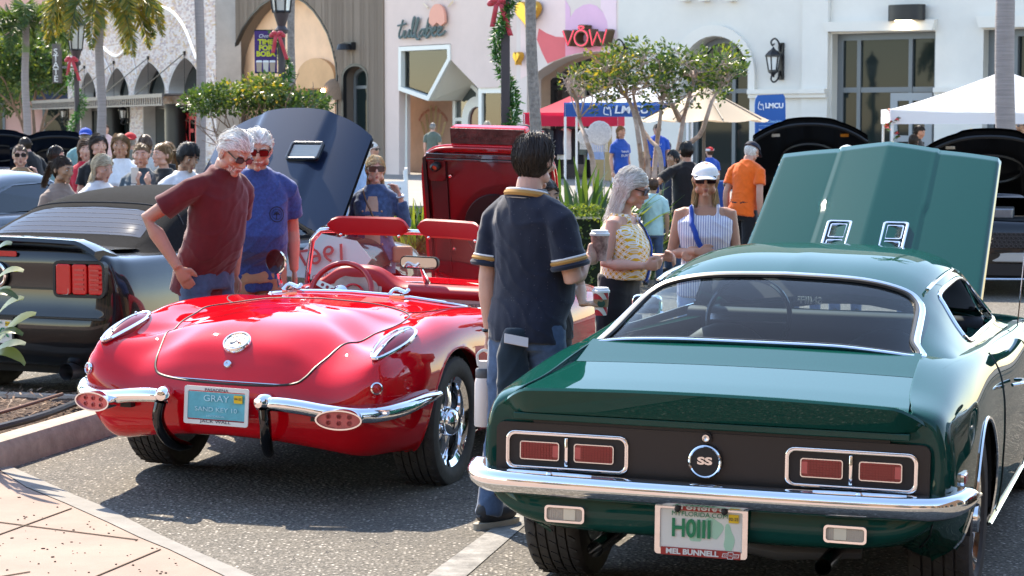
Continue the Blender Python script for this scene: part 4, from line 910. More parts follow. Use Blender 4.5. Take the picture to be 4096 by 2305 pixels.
# bumpers: two curved blades, bullets and dark exhaust guards
def blade(par, name, pts, hs, mat, dep=.045):
 b = MB(); rows_ = []
 P_ = spl(pts, 40);
 for i, p in enumerate(P_):
  t = (P_[min(i+1, 39)]-P_[max(i-1, 0)]).normalized(); out = t.cross(V((0, 0, 1))).normalized(); up_ = out.cross(t).normalized()
  if out.y > .3: out = -out
  if up_.z < 0: up_ = -up_
  h_ = itp(i/39, [k/(len(hs)-1) for k in range(len(hs))], hs)
  rows_.append([p+out*(dep*math.cos(a))+up_*(h_*math.sin(a)) for a in [R(x) for x in (-105, -80, -50, -22, 0, 22, 50, 80, 105, 180)]])
 b.grid(rows_, cv=True); b.add(rows_[0], [tuple(range(10))]); b.add(rows_[-1], [tuple(range(9, -1, -1))])
 return b.build(name, mat, par, smooth=True, ang=60)
for s in (-1, 1):
 pt = [(s*.235, -.035, .515), (s*.34, -.040, .520), (s*.46, -.025, .510), (s*.58, .0, .492), (s*.70, .055, .480), (s*.80, .14, .484), (s*.872, .27, .503), (s*.902, .44, .525), (s*.908, .58, .535)]
 bo_ = blade(rc, 'bumper', pt, [.034, .036, .036, .038, .041, .038, .030, .018], CHROME, .036)
 b = MB(); b.lathe([(.001, -.03), (.024, -.024), (.037, -.004), (.041, .03), (.037, .08), (.02, .10)], 24, MX.Translation((s*.262, -.07, .528)) @ MX.Rotation(R(-90), 4, 'X') @ MX.Rotation(R(s*12), 4, 'Y')); b.build('bumper_bullet', CHROME, bo_, smooth=True)
 # oval lamp in the bumper
 c_ = V((s*.655, -.055, .468)); Tl_ = MX.Translation(c_) @ MX.Rotation(R(s*14), 4, 'Z')
 ov = circ(.112, 36, 0, 0, .048); b = MB(); b.ring(ov, circ(.104, 36, 0, 0, .041), .10, Tl_); b.build('lamp_bezel', CHROME, bo_, smooth=True)
 b = MB(); b.prism(circ(.105, 36, 0, 0, .042), .02, Tl_ @ MX.Translation((0, .012, 0))); lo = b.build('bumper_lamp', LENSP, bo_)
 for dx, dz in ((-.05, .015), (0, .017), (.05, .015), (-.05, -.014), (0, -.016), (.05, -.014)):
  b = MB(); b.lathe([(.012, 0), (.012, .003), (.008, .004)], 12, Tl_ @ MX.Translation((dx, .012, dz)) @ MX.Rotation(R(90), 4, 'X')); b.build('lamp_element', P('lens_ring', (.42, .05, .05), .3), lo)
 gp = spl([(s*.275, -.06, .49), (s*.285, -.065, .42), (s*.275, -.03, .34), (s*.25, .05, .275), (s*.22, .16, .25)], 16)
 b = MB(); b.tube(gp, [.036]*10+[.034, .032, .03, .026, .02, .012], 12, flat=.75); b.build('bumper_guard', P('black_chrome', (.06, .06, .065), .12, 1), rc, smooth=True)
 b = MB(); b.box((s*.52, .05, .452), (.08, .06, .022)); b.build('bumper_slot', BLACKP, rc)
TEAL = P('plate_teal', (.10, .40, .47), .5, var=(18, .2)); PWH = P('plate_white', (.72, .71, .66), .5); PTXT = P('plate_ink', (.03, .04, .07), .5); TEALL = P('plate_pale_teal', (.42, .68, .74), .5)
plate(rc, MX.Translation((0, -.012, .485)) @ MX.Rotation(R(-3), 4, 'X'), TEAL, PWH, [('PASADENA', 0, .076, .014, PTXT, 1.3, 0), ('JACK WALL', 0, -.076, .015, PTXT, 1.5, 0), ('GRAY', .0, .035, .032, TEALL, 1.2, 0), ('SAND KEY 10', 0, -.018, .022, TEALL, 1.25, 0), ('HISTORICAL', 0, -.05, .010, TEALL, 1.3, 0)], .31, .13, .016, .172)
b = MB(); b.prism(rrect(.045, .038, .003), .003, MX.Translation((.118, -.020, .525))); st = b.build('plate_sticker', P('sticker_yellow', (.78, .50, .02), .5), rc); text('plate_lettering', '04-25', .012, MX.Translation((.118, -.0215, .527)), PTXT, st, ext=.0004)
# cockpit
b = MB(); b.box((0, 2.2, .36), (1.2, 1.2, .06)); b.build('cockpit_floor', REDD, rc)
b = MB(); b.box((-.62, 2.2, .55), (.05, 1.15, .44)); b.box((.62, 2.2, .55), (.05, 1.15, .44)); b.box((0, 1.68, .6), (1.2, .05, .5)); b.build('cockpit_trim', REDD, rc)
for s in (-1, 1):
 st = MB(); st.ell((s*.30, 1.83, .66), (.24, .10, .22), 20, 12, MX.Rotation(R(-14), 3, 'X')); so = st.build('seat', REDV, rc, smooth=True); st = MB(); st.ell((s*.30, 2.12, .47), (.25, .28, .09), 20, 10); st.build('cushion', REDV, so, smooth=True)
da = []       # dashboard: long padded roll, a hooded gauge pod ahead of the driver
for i in range(33):
 u = -.60+1.2*i/32; pod = math.exp(-((u+.30)/.20)**4); hump = .10*pod
 da.append([V((u, 2.78, .872)), V((u, 2.66, .885+hump*.35)), V((u, 2.55, .895+hump*.9)), V((u, 2.47, .890+hump)), V((u, 2.43, .865+hump*.9)), V((u, 2.44, .83)), V((u, 2.50, .76)), V((u, 2.52, .62))])
b = MB(); b.grid(netsurf(da, 70, 30)); b.build('dashboard', REDV, rc, smooth=True)
CREAM = P('gauge_cream', (.45, .36, .30), .5, var=(20, .15))
b = MB(); b.T = MX.Translation((-.30, 2.425, .855)) @ MX.Rotation(R(90-12), 4, 'X'); b.lathe([(.165, 0), (.001, .004)], 36, MX.Diagonal((1, .62, 1, 1))); b.lathe([(.145, .006), (.135, .012), (.001, .008)], 36, MX.Diagonal((1, .62, 1, 1))); go = b.build('gauge_pod', CREAM, rc, smooth=True)
for x, y, r_ in ((0, -.045, .062), (-.11, -.06, .03), (.11, -.06, .03)):
 b = MB(); b.T = MX.Translation((-.30, 2.42, .855)) @ MX.Rotation(R(90-12), 4, 'X') @ MX.Translation((x, y, .02)); b.lathe([(r_*1.18, 0), (r_*1.18, .02), (r_, .024), (r_, .012)], 28); b.build('gauge_rim', REDP, go, smooth=True); b = MB(); b.T = MX.Translation((-.30, 2.42, .855)) @ MX.Rotation(R(90-12), 4, 'X') @ MX.Translation((x, y, .034)); b.lathe([(r_, 0), (.001, .001)], 24); b.bar((0, 0, .004), (r_*.6, r_*.4, .004), .006, .002); b.build('gauge', CREAM, go)
b = MB(); b.prism(rrect(.52, .07, .03), .03, MX.Translation((.34, 2.45, .80))); po_ = b.build('glove_panel', CREAM, rc); b = MB(); b.ring(rrect(.55, .10, .045), rrect(.515, .066, .03), .03, MX.Translation((.34, 2.44, .80))); b.build('panel_rim', REDP, po_); text('panel_lettering', 'CORVETTE', .018, MX.Translation((.40, 2.448, .79)), P('grey_ink', (.08, .07, .07), .5), po_, sx=1.8, ext=.001)
# steering wheel
Tw = MX.Translation((-.30, 2.20, .84)) @ MX.Rotation(R(68), 4, 'X'); b = MB(); b.tube([Tw @ V((.19*math.cos(2*math.pi*i/48), .19*math.sin(2*math.pi*i/48), 0)) for i in range(49)], .0165, 10, cap=False); sw_ = b.build('steering_wheel', P('red_rim', (.36, .01, .015), .3, coat=.5), rc, smooth=True)
for a in (90+58+62, 330+0, 90):
 a = R({210: 158, 330: -18, 90: 278}[a]); b = MB(); d = V((math.cos(a), math.sin(a), 0)); p = V((-d.y, d.x, 0))
 pl = [Tw @ (d*r_+p*w_+V((0, 0, .002))) for r_, w_ in ((.03, -.024), (.18, -.017), (.18, .017), (.03, .024))]; b.add(pl+[q-Tw.to_3x3() @ V((0, 0, .004)) for q in pl], [(0, 1, 2, 3), (7, 6, 5, 4), (0, 4, 5, 1), (1, 5, 6, 2), (2, 6, 7, 3), (3, 7, 4, 0)]); so = b.build('spoke', P('polished_spoke', (.62, .52, .42), .28, 1), sw_)
 for r_ in (.065, .10, .135): b = MB(); b.lathe([(.0105, .004), (.001, .005)], 14, Tw @ MX.Translation(d*r_)); b.build('spoke_hole', REDD, so)
b = MB(); b.lathe([(.05, -.01), (.05, .02), (.03, .032), (.001, .034)], 24, Tw); b.build('hub', CHROME, sw_, smooth=True); b = MB(); b.tube([Tw @ V((0, 0, 0)), V((-.30, 2.5, .74))], .022, 8); b.build('column', CHROMEW, sw_)
# windscreen: wrapped frame, glass, visors, mirror
def ws(t, z):      # t -1..1 across, z height -> point on the raked, curved screen
 k_ = (z-.87)/.325; u = t*lerp(.66, .56, k_); return V((u, lerp(2.86, 2.60, k_)-lerp(.34, .22, k_)*abs(t)**2.6, z))
fr = [ws(-1, 0.87+.325*i/10) for i in range(9)]+[ws(-1+.06*math.sin(R(a)), 0.87+.325*(.82+.18*math.sin(R(a)))) for a in (20, 45, 70)]+[ws(t/20, 1.195) for t in range(-18, 19)]+[ws(1-.06*math.sin(R(a)), 0.87+.325*(.82+.18*math.sin(R(a)))) for a in (70, 45, 20)]+[ws(1, 0.87+.325*i/10) for i in range(8, -1, -1)]
wso = trim('windscreen', fr, .017, CHROME, rc, 10)
b = MB(); b.grid([[ws(t/12, .87+.318*k_/6) for t in range(-12, 13)] for k_ in range(7)]); b.build('glass', thin_glass('screen_glass', (.90, .95, .92), 1.0, dirt=.03), wso, smooth=True)
trim('cowl_seal', [ws(t/20, .878)+V((0, .01, 0)) for t in range(-20, 21)], .012, BLACKP, wso, 8)
for t0, t1, dz in ((-.86, -.06, .0), (.06, .86, -.0)):
 b = MB(); n_ = 24; rows_ = []
 for i in range(n_+1):
  t = lerp(t0, t1, i/n_); e = min(i, n_-i)/n_; hh = .078*min(1, (e*6)**.5+.18) if e < .17 else .078
  c_ = ws(t, 1.20)+V((0, -.03, .025)); rows_.append([c_+V((0, d_[0]*.016-.010*d_[1], d_[1]*hh*.72)) for d_ in ((-1, -.8), (-1.3, 0), (-1, .8), (0, 1), (1, .8), (1.3, 0), (1, -.8), (0, -1))])
 b.grid(rows_, cv=True); b.add(rows_[0], [tuple(range(8))]); b.add(rows_[-1], [tuple(range(7, -1, -1))]); vo = b.build('sun_visor', REDV, wso, smooth=True)
 for t in (lerp(t0, t1, .15), lerp(t0, t1, .88)): b = MB(); b.ell(ws(t, 1.17)+V((0, -.055, .0)), (.011, .008, .011), 8, 6); b.build('visor_clip', CHROME, vo, smooth=True)
mr = MB(); mr.prism(rrect(.24, .075, .03), .03, MX.Translation((.06, 2.52, 1.02))); mo = mr.build('inside_mirror', BLACKP, rc); b = MB(); b.prism(rrect(.225, .062, .026), .004, MX.Translation((.06, 2.515, 1.02))); b.build('mirror_glass', P('mirror', (.55, .53, .5), .03, 1), mo); b = MB(); b.tube([(.06, 2.54, 1.0), (.075, 2.56, .95), (.085, 2.60, .895)], [.008, .012, .022], 8); b.build('mirror_stem', CHROME, mo, smooth=True)
for s in (-1, 1):
 o, T = disc(rc, 'door_mirror', (s*.86, 2.52, .985), (-.2 if s < 0 else -.1, -1, 0), [(.001, -.03), (.05, -.025), (.072, 0), (.075, .012), (.068, .014)], CHROME, 1, 32); b = MB(); b.lathe([(.069, .0135), (.001, .0145)], 28, T); b.build('mirror_glass', P('mirror', (.55, .53, .5), .03, 1), o, smooth=True); b = MB(); b.tube([(s*.86, 2.53, .93), (s*.85, 2.56, .83)], [.012, .018], 8); b.build('mirror_stem', CHROME, o, smooth=True)
# raised bonnet, hinged at the nose: underside towards the cockpit
HB = MX.Translation((0, 4.10, .76)) @ MX.Rotation(R(-76), 4, 'X') @ MX.Diagonal((.94, .86, 1, 1))     # local: -y runs back along the bonnet, z outer side
hp_ = [(.50*math.copysign(abs(math.cos(a))**.32, math.cos(a)), -.56+.56*math.copysign(abs(math.sin(a))**.32, math.sin(a))) for a in [2*math.pi*i/56 for i in range(56)]]
def hsheet(f, z0, z1, inner=None):
 b = MB(); o_ = [(x*f, y) for x, y in hp_]
 b.prism([(x, y) for x, y in o_], z1-z0, HB @ frame((0, 0, z0), (1, 0, 0), (0, 0, 1), (0, 1, 0))); return b
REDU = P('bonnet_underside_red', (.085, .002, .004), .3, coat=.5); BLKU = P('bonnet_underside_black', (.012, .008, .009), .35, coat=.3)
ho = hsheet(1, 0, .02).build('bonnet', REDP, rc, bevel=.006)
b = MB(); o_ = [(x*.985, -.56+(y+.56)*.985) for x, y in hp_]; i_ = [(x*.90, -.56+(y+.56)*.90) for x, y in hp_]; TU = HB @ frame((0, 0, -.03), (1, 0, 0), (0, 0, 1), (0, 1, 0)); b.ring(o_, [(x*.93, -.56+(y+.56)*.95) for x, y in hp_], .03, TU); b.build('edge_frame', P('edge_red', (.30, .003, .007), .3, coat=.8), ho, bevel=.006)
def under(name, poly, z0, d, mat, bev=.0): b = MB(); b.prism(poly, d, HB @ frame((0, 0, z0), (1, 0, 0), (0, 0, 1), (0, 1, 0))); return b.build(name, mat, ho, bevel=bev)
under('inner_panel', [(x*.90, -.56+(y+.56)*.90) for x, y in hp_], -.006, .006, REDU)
for s in (-1, 1):
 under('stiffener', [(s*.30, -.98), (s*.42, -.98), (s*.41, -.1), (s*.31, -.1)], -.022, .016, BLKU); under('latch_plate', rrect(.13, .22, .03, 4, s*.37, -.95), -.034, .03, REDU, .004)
 b = MB(); b.lathe([(.035, 0), (.035, .05), (.02, .06), (.018, .045)], 20, HB @ MX.Translation((s*.365, -.96, -.034)) @ MX.Rotation(math.pi, 4, 'X')); b.build('latch_pin', BLACKP, ho, smooth=True); b = MB(); b.lathe([(.02, .046), (.026, .052), (.02, .058)], 20, HB @ MX.Translation((s*.365, -.96, -.034)) @ MX.Rotation(math.pi, 4, 'X')); b.build('pin_ring', P('copper_ring', (.5, .12, .06), .3, .8), ho, smooth=True)
 under('side_channel', [(s*.445, -1.04), (s*.47, -1.02), (s*.46, -.06), (s*.44, -.06)], -.038, .02, BLKU)
 for y in (-.88, -.3): b = MB(); b.lathe([(.012, 0), (.012, .01), (.001, .012)], 12, HB @ MX.Translation((s*.275, y, -.02)) @ MX.Rotation(math.pi, 4, 'X')); b.build('bolt', CHROMEW, ho)
for zz, w_ in ((-1.045, .018), (-1.01, .010)): under('cross_rib', [(-.44, zz-w_), (.44, zz-w_), (.44, zz+w_), (-.44, zz+w_)], -.05 if w_ > .012 else -.036, .03, P('rib_gloss', (.03, .012, .014), .2, coat=1), .004)
b = MB(); b.lathe([(.24, -.008), (.235, -.016), (.001, -.012)], 40, HB @ MX.Translation((.04, -.47, 0)) @ MX.Diagonal((1, 1.15, 1, 1))); b.build('scoop_opening', BLKU, ho, smooth=True)
b = MB(); b.prism([(-.28, -1.25), (.28, -1.25), (.26, -.30), (-.26, -.30)], .10, HB @ frame((0, 0, .02), (1, 0, 0), (0, 0, 1), (0, 1, 0))); b.build('air_scoop', REDP, ho, bevel=.02)
b = MB(); b.prism([(-.27, -1.245), (.27, -1.245), (.27, -1.125), (-.27, -1.125)], .008, HB @ frame((0, 0, .013), (1, 0, 0), (0, 0, 1), (0, 1, 0))); b.build('scoop_mouth', P('scoop_rust', (.06, .018, .018), .45, var=(18, .7), bump=(40, .5, .01)), ho)
# ---------------------------------------------------------------- green coupe
GRN = P('dark_green_paint', (.003, .050, .038), .5, coat=.62, coatr=.012, spec=.0); SAT = P('satin_black', (.02, .017, .016), .38)
gc = car_root('green_coupe', 'dark green classic coupe with black tail panel, chrome bumper and raised bonnet', .656, 7.425, .318, .012)
C = [
[(0, .34, .34), (0, .11, .355), (0, .058, .41), (0, .065, .49), (0, .10, .55), (0, .115, .66), (0, .11, .75), (0, .10, .79), (0, .09, .835)],
[(.45, .34, .34), (.45, .11, .36), (.45, .060, .41), (.45, .068, .49), (.45, .10, .55), (.45, .115, .66), (.45, .11, .75), (.45, .10, .79), (.45, .09, .835)],
[(.58, .36, .34), (.64, .15, .37), (.70, .078, .42), (.74, .08, .49), (.745, .105, .55), (.75, .12, .66), (.75, .115, .75), (.74, .11, .79), (.70, .10, .845)],
[(.64, .46, .32), (.71, .30, .36), (.785, .18, .43), (.825, .135, .49), (.836, .125, .56), (.84, .125, .66), (.832, .135, .76), (.80, .145, .83), (.72, .15, .868)],
[(.72, .54, .27), (.80, .47, .33), (.85, .39, .42), (.872, .355, .50), (.878, .345, .58), (.874, .345, .68), (.855, .35, .78), (.805, .36, .862), (.69, .37, .898)],
[(.76, .9, .2), (.86, .9, .25), (.89, .9, .38), (.90, .9, .5), (.90, .9, .6), (.89, .9, .73), (.855, .9, .84), (.785, .9, .925), (.66, .9, .968)],
[(.76, 1.5, .2), (.86, 1.5, .24), (.89, 1.5, .36), (.90, 1.5, .5), (.90, 1.5, .6), (.89, 1.5, .73), (.86, 1.5, .845), (.795, 1.5, .925), (.66, 1.5, .95)],
[(.76, 2.2, .2), (.86, 2.2, .23), (.895, 2.2, .35), (.90, 2.2, .5), (.905, 2.2, .62), (.898, 2.2, .73), (.865, 2.2, .825), (.79, 2.2, .90), (.68, 2.2, .92)],
[(.76, 3.0, .2), (.86, 3.0, .22), (.895, 3.0, .35), (.905, 3.0, .5), (.905, 3.0, .62), (.893, 3.0, .74), (.855, 3.0, .835), (.77, 3.0, .885), (.62, 3.0, .905)],
[(.76, 3.75, .2), (.86, 3.75, .23), (.90, 3.75, .37), (.91, 3.75, .5), (.908, 3.75, .6), (.89, 3.75, .72), (.85, 3.75, .81), (.77, 3.75, .86), (.61, 3.75, .88)],
[(.68, 4.3, .24), (.79, 4.35, .28), (.86, 4.4, .4), (.87, 4.42, .5), (.87, 4.42, .6), (.855, 4.40, .68), (.82, 4.38, .76), (.74, 4.36, .81), (.60, 4.34, .83)],
[(.4, 4.5, .25), (.45, 4.58, .3), (.48, 4.63, .4), (.5, 4.65, .5), (.5, 4.66, .6), (.5, 4.64, .68), (.48, 4.6, .75), (.46, 4.57, .785), (.42, 4.54, .80)],
[(0, 4.5, .25), (0, 4.58, .3), (0, 4.64, .4), (0, 4.66, .5), (0, 4.67, .6), (0, 4.66, .68), (0, 4.62, .75), (0, 4.60, .785), (0, 4.57, .80)]]
rows = netsurf([[V(p) for p in c]+[V((c[-1][0]-.010, c[-1][1]+(.012 if c[-1][1] < .2 else 0), c[-1][2]-.012)), V((c[-1][0]-.012, c[-1][1]+(.014 if c[-1][1] < .2 else 0), c[-1][2]-.06))] for c in C], 170, 74)
gb = panel('body', rows, GRN, gc, [wheel_hole(1.0, .34, .385), wheel_hole(3.745, .34, .385)])
gv = bvh_of([gb]); well(gc, 1.0, .34, .386, .42, .88); well(gc, 3.745, .34, .386, .42, .88)
# boot lid and the deck ahead of it
def zdeck(u, v): return itp(v, [.08, .3, .62, .90], [.862, .888, .922, .985])-.012*(u/.7)**2
def edge_u(v): return itp(v, [.08, .35, .6, .9], [.712, .684, .670, .652])
lr = [[V((edge_u(v)*k/16, v, zdeck(edge_u(v)*k/16, v)+.006)) for k in range(17)] for v in [.085+.525*i/14 for i in range(15)]]
for p in lr[0]: p.z -= .012
lid = panel('boot_lid', lr, GRN, gc);
dr_ = [[V((edge_u(v)*1.0*k/16, v, zdeck(edge_u(v)*k/16, v)+.006)) for k in range(17)] for v in [.617+.27*i/8 for i in range(9)]]
panel('rear_deck', dr_, GRN, gc)
b = MB(); b.box((0, .5, .80), (1.30, .8, .12)); b.build('deck_seam', BLACKP, gc)
# ducktail spoiler
sp_ = []
for i in range(61):
 u = -.80+1.6*i/60; e = max(0, (abs(u)-.66)/.14); zt2 = .890-.02*(u/.8)**2-.080*e**1.6; vv = .075+.10*e**1.5-.0*u
 sp_.append([V((u, vv+.11, zt2-.022)), V((u, vv+.04, zt2-.004)), V((u, vv-.025, zt2+.003)), V((u, vv-.036, zt2-.006)), V((u, vv-.010, lerp(zt2, .792, .9))), V((u, vv-.004, .788)), V((u, vv+.03, .790)), V((u, vv+.06, .80))])
b = MB(); b.grid(sp_, cv=True); b.add(sp_[0], [tuple(range(8))]); b.add(sp_[-1], [tuple(range(7, -1, -1))]); b.build('spoiler', GRN, gc, smooth=True, ang=28)
b = MB(); b.box((0, .088, .772), (1.44, .02, .026)); b.build('lid_rear_edge', GRN, gc, bevel=.004)
# black tail panel, lamps, emblem
Tt = MX.Translation((0, .096, .646)); b = MB(); b.prism(rrect(1.58, .198, .03), .02, Tt); tp = b.build('tail_panel', SAT, gc)
for s in (-1, 1):
 T = MX.Translation((s*.518, .085, .645)); b = MB(); b.ring(rrect(.465, .142, .034), rrect(.437, .114, .024), .016, T); b.ring(rrect(.452, .129, .030), rrect(.446, .123, .028), .02, T @ MX.Translation((0, -.005, 0)))
 b.bar(T @ V((0, .004, -.053)), T @ V((0, .004, .053)), .016, .012, up=V((1, 0, 0))); lo = b.build('tail_lamp', CHROME, gc, smooth=True, ang=30, bevel=.003)
 b = MB(); b.prism(rrect(.44, .118, .02), .008, T @ MX.Translation((0, .010, 0))); b.build('lamp_recess', BLACKP, lo)
 for k_ in (-1, 1):
  Tl_ = T @ MX.Translation((k_*.103, .0, .0)); b = MB(); b.ring(rrect(.150, .068, .010), rrect(.143, .061, .008), .010, Tl_); b.build('lens_rim', CHROMEW, lo)
  b = MB(); b.prism(rrect(.145, .063, .008), .006, Tl_ @ MX.Translation((0, .004, 0)))
  for r_ in range(7):
   for c_ in range(13):
    if (c_ > 10 if k_*s > 0 else c_ < 2): continue
    b.box(Tl_ @ V((-.066+c_*.011, .003, -.027+r_*.009)), (.0085, .006, .0065), tp=1)
  bo_ = b.build('lens', P('tail_red', (.30, .02, .02), .25, coat=.5), lo)
  cx = (.0605 if k_*s > 0 else -.0605); b = MB(); b.prism(rrect(.022, .042, .002, 2, cx, 0), .004, Tl_ @ MX.Translation((0, .001, 0))); b.build('reflector', P('tail_pink', (.55, .09, .08), .3, coat=.5), lo)
 T = MX.Translation((s*.51, .053, .425)); b = MB(); b.ring(rrect(.150, .062, .014), rrect(.134, .046, .010), .018, T @ MX.Translation((0, -.012, 0))); lo = b.build('reversing_lamp', CHROME, gc, smooth=True, ang=30)
 b = MB(); b.prism(rrect(.136, .048, .010), .010, T @ MX.Translation((0, -.003, 0)));
 for i in range(16): b.bar(T @ V((-.06+i*.008, -.004, -.02)), T @ V((-.06+i*.008, -.004, .02)), .003, .002, up=V((1, 0, 0)))
 b.build('lens', P('clear_lens', (.5, .46, .38), .15, coat=.6), lo); b = MB(); b.prism(rrect(.044, .042, .003, 2, -s*.018, 0), .003, T @ MX.Translation((0, -.0065, 0))); b.build('bulb_window', P('bulb_cream', (.75, .68, .52), .4), lo)
T = MX.Translation((0, .088, .645)) @ MX.Rotation(R(90), 4, 'X'); b = MB(); b.lathe([(.060, 0), (.060, .016), (.056, .019), (.052, .016)], 40, T); eo = b.build('round_emblem', CHROME, gc, smooth=True); b = MB(); b.lathe([(.053, .014), (.001, .015)], 36, T); b.build('emblem_face', P('emblem_black', (.012, .012, .012), .55, bump=(200, .2, .002)), eo)
text('emblem_lettering', 'SS', .026, MX.Translation((0, .0715, .647)), CHROMEW, eo, sx=1.65, bold=.0015, ext=.001)
T = MX.Translation((0, .093, .728)) @ MX.Rotation(R(90), 4, 'X'); b = MB(); b.lathe([(.021, 0), (.021, .010), (.017, .010)], 20, T); lo = b.build('boot_lock', BLACKP, gc); b = MB(); b.lathe([(.016, .009), (.013, .014), (.004, .013), (.001, .010)], 20, T); b.build('lock_barrel', CHROMEW, lo, smooth=True)
pt = [(-.892, .33, .545), (-.882, .22, .538), (-.850, .125, .533), (-.78, .07, .530), (-.6, .045, .529), (-.3, .035, .528), (0, .032, .528), (.3, .035, .528), (.6, .045, .529), (.78, .07, .530), (.850, .125, .533), (.882, .22, .538), (.892, .33, .545)]
b = MB(); P_ = spl(pt, 90); rows_ = []
for i, p in enumerate(P_):
 t = (P_[min(i+1, 89)]-P_[max(i-1, 0)]).normalized(); out = V((t.y, -t.x, 0)).normalized(); e = min(1, min(i, 89-i)/9+.35)
 rows_.append([p+out*o_-V((0, 0, 0))+V((0, 0, z_*e)) for o_, z_ in ((-.02, .044), (.026, .046), (.044, .040), (.054, .024), (.057, .006), (.050, -.012), (.032, -.030), (.012, -.042), (-.02, -.046))])
b.grid(rows_); bo_ = b.build('bumper', CHROME, gc, smooth=True, ang=60)
for s in (-1, 1):
 b = MB(); b.lathe([(.013, 0), (.010, .008), (.001, .010)], 14, MX.Translation((s*.56, .012, .574))); b.build('bumper_bolt', CHROME, bo_, smooth=True)
 b = MB(); b.tube([(s*.40, .012, .575), (s*.45, .010, .577), (s*.67, .022, .577), (s*.72, .032, .575)], .006, 6); b.build('bumper_bead', CHROME, bo_, smooth=True)
 shut(gc, gv, [(s*.55, -.5, .497), (s*.70, -.5, .497), (s*.83, -.5, .497)], (0, 1, 0), .004)
 shut(gc, gv, [(s*.80, -.5, .47), (s*.775, -.5, .40), (s*.72, -.5, .32)], (0, 1, 0), .003)
PG = P('plate_green', (.01, .20, .08), .5); PGL = P('plate_pale_green', (.38, .60, .42), .5); PRED = P('plate_frame_red', (.36, .03, .025), .4)
po2 = plate(gc, MX.Translation((0, .035, .405)), P('plate_cream', (.72, .70, .62), .45), CHROMEW, [('H0III', -.035, .002, .066, PG, .82, .0022), ('MYFLORIDA.COM', -.005, .056, .017, PG, 1.1, 0)], .305, .152, .016, .175)
for z, wr, hh in ((.487, 'POMONA', .021), (.324, 'MEL BUNNELL', .019)):
 b = MB(); b.prism(rrect(.29 if z < .4 else .17, .028, .003, 3, 0, 0), .005, MX.Translation((0, .0285, z))); fo = b.build('frame_strip', PRED, po2); text('frame_lettering', wr, hh, MX.Translation((-.03 if z < .4 else 0, .0265, z)), PWH, fo, ext=.0006, sx=1.15, bold=.001)
 if z < .4:
  b = MB(); b.ring([(.078, .316), (.098, .316), (.098, .310), (.118, .310), (.118, .316), (.138, .316), (.142, .330), (.120, .330), (.120, .336), (.100, .336), (.100, .330), (.082, .330)], [(.081, .318), (.100, .318), (.100, .312), (.116, .312), (.116, .318), (.136, .318), (.139, .328), (.118, .328), (.118, .334), (.102, .334), (.102, .328), (.084, .328)], .0008, MX.Translation((0, .0272, 0))); b.build('frame_emblem', PWH, fo); text('frame_lettering', 'CHEVROLET', .006, MX.Translation((.110, .0268, .323)), PWH, fo, ext=.0003)
for i, (x, z, sx_, sz_) in enumerate(((-.02, .40, .035, .045), (.045, .415, .03, .04), (.10, .38, .018, .05))): b = MB(); b.prism([(x+sx_*math.cos(a)*(1+.25*math.sin(3*a+i)), z+sz_*math.sin(a)*(1+.2*math.cos(2*a+i))) for a in [2*math.pi*k_/24 for k_ in range(24)]], .0006, MX.Translation((0, .0342, 0))); b.build('plate_print', PGL, po2)
b = MB(); b.prism(rrect(.036, .030, .002), .002, MX.Translation((.118, .030, .455))); st = b.build('plate_sticker', P('sticker_yellow', (.78, .50, .02), .5), po2); text('plate_lettering', '02-25', .011, MX.Translation((.118, .0286, .453)), PTXT, st, ext=.0004)
for x in (-.085, .085): b = MB(); b.lathe([(.011, 0), (.011, .012), (.006, .015), (.001, .015)], 12, MX.Translation((x, .034, .478)) @ MX.Rotation(R(90), 4, 'X')); b.build('plate_screw', BLACKP, po2, smooth=True)
# wheels, trim, exhaust
for s in (-1, 1):
 for v0 in (1.0, 3.745): wheel(gc, (s*.757, v0, .338), s, .338, .235, .205, 'slot', [CHROME])
 lipq = []
 for v0 in (1.0, 3.745):
  q2 = []
  for a in range(-8, 189, 5):
   p = (v0+.387*math.cos(R(a)), .34+.387*math.sin(R(a))); h_ = gv.ray_cast(V((s*2, v0+.395*math.cos(R(a)), .34+.395*math.sin(R(a)))), V((-s, 0, 0))); q2.append(V(((h_[0].x if h_[0] else s*.9)+s*.002, p[0], p[1])))
  trim('arch_trim', q2, .0075, CHROME, gc, 6)
 trim('sill_trim', [V((s*.875, v, .245)) for v in (1.39, 2, 2.6, 3.35)], .012, CHROME, gc, 6, flat=.6)
 sk = drape(gv, spl([(s*2, .27, .31), (s*2, .38, .40), (s*2, .50, .50), (s*2, .58, .60)], 20), (-s, 0, 0), .003)
 b = MB(); b.prism(rrect(.10, .045, .006), .012, MX.Translation((s*.872, .34, .60)) @ MX.Rotation(R(s*90), 4, 'Z') @ MX.Translation((0, -.014, 0))); mo = b.build('side_marker', CHROME, gc); b = MB(); b.prism(rrect(.082, .03, .004), .008, MX.Translation((s*.872, .34, .60)) @ MX.Rotation(R(s*90), 4, 'Z') @ MX.Translation((0, -.018, 0))); b.build('lens', LENS, mo)
 dq = drape(gv, spl([(s*2, 1.72, .24), (s*2, 1.66, .45), (s*2, 1.68, .65), (s*2, 1.74, .90)], 24), (-s, 0, 0), .0008); trim('door_gap', dq, .0035, BLACKP, gc, 6)
 dq = drape(gv, [V((s*2, 2.95, .24+.64*k_/12)) for k_ in range(13)], (-s, 0, 0), .0008); trim('door_gap', dq, .0035, BLACKP, gc, 6)
 b = MB(); b.tube(spl([(s*.91, 1.86, .755), (s*.945, 1.90, .76), (s*.945, 2.02, .76), (s*.905, 2.06, .755)], 12), .011, 8, flat=.7); b.build('door_handle', CHROME, gc, smooth=True)
 b = MB(); b.tube([(s*.42, .5, .29), (s*.42, .14, .285)], .03, 14, cap=False); b.build('exhaust_tip', CHROMEW, gc, smooth=True)
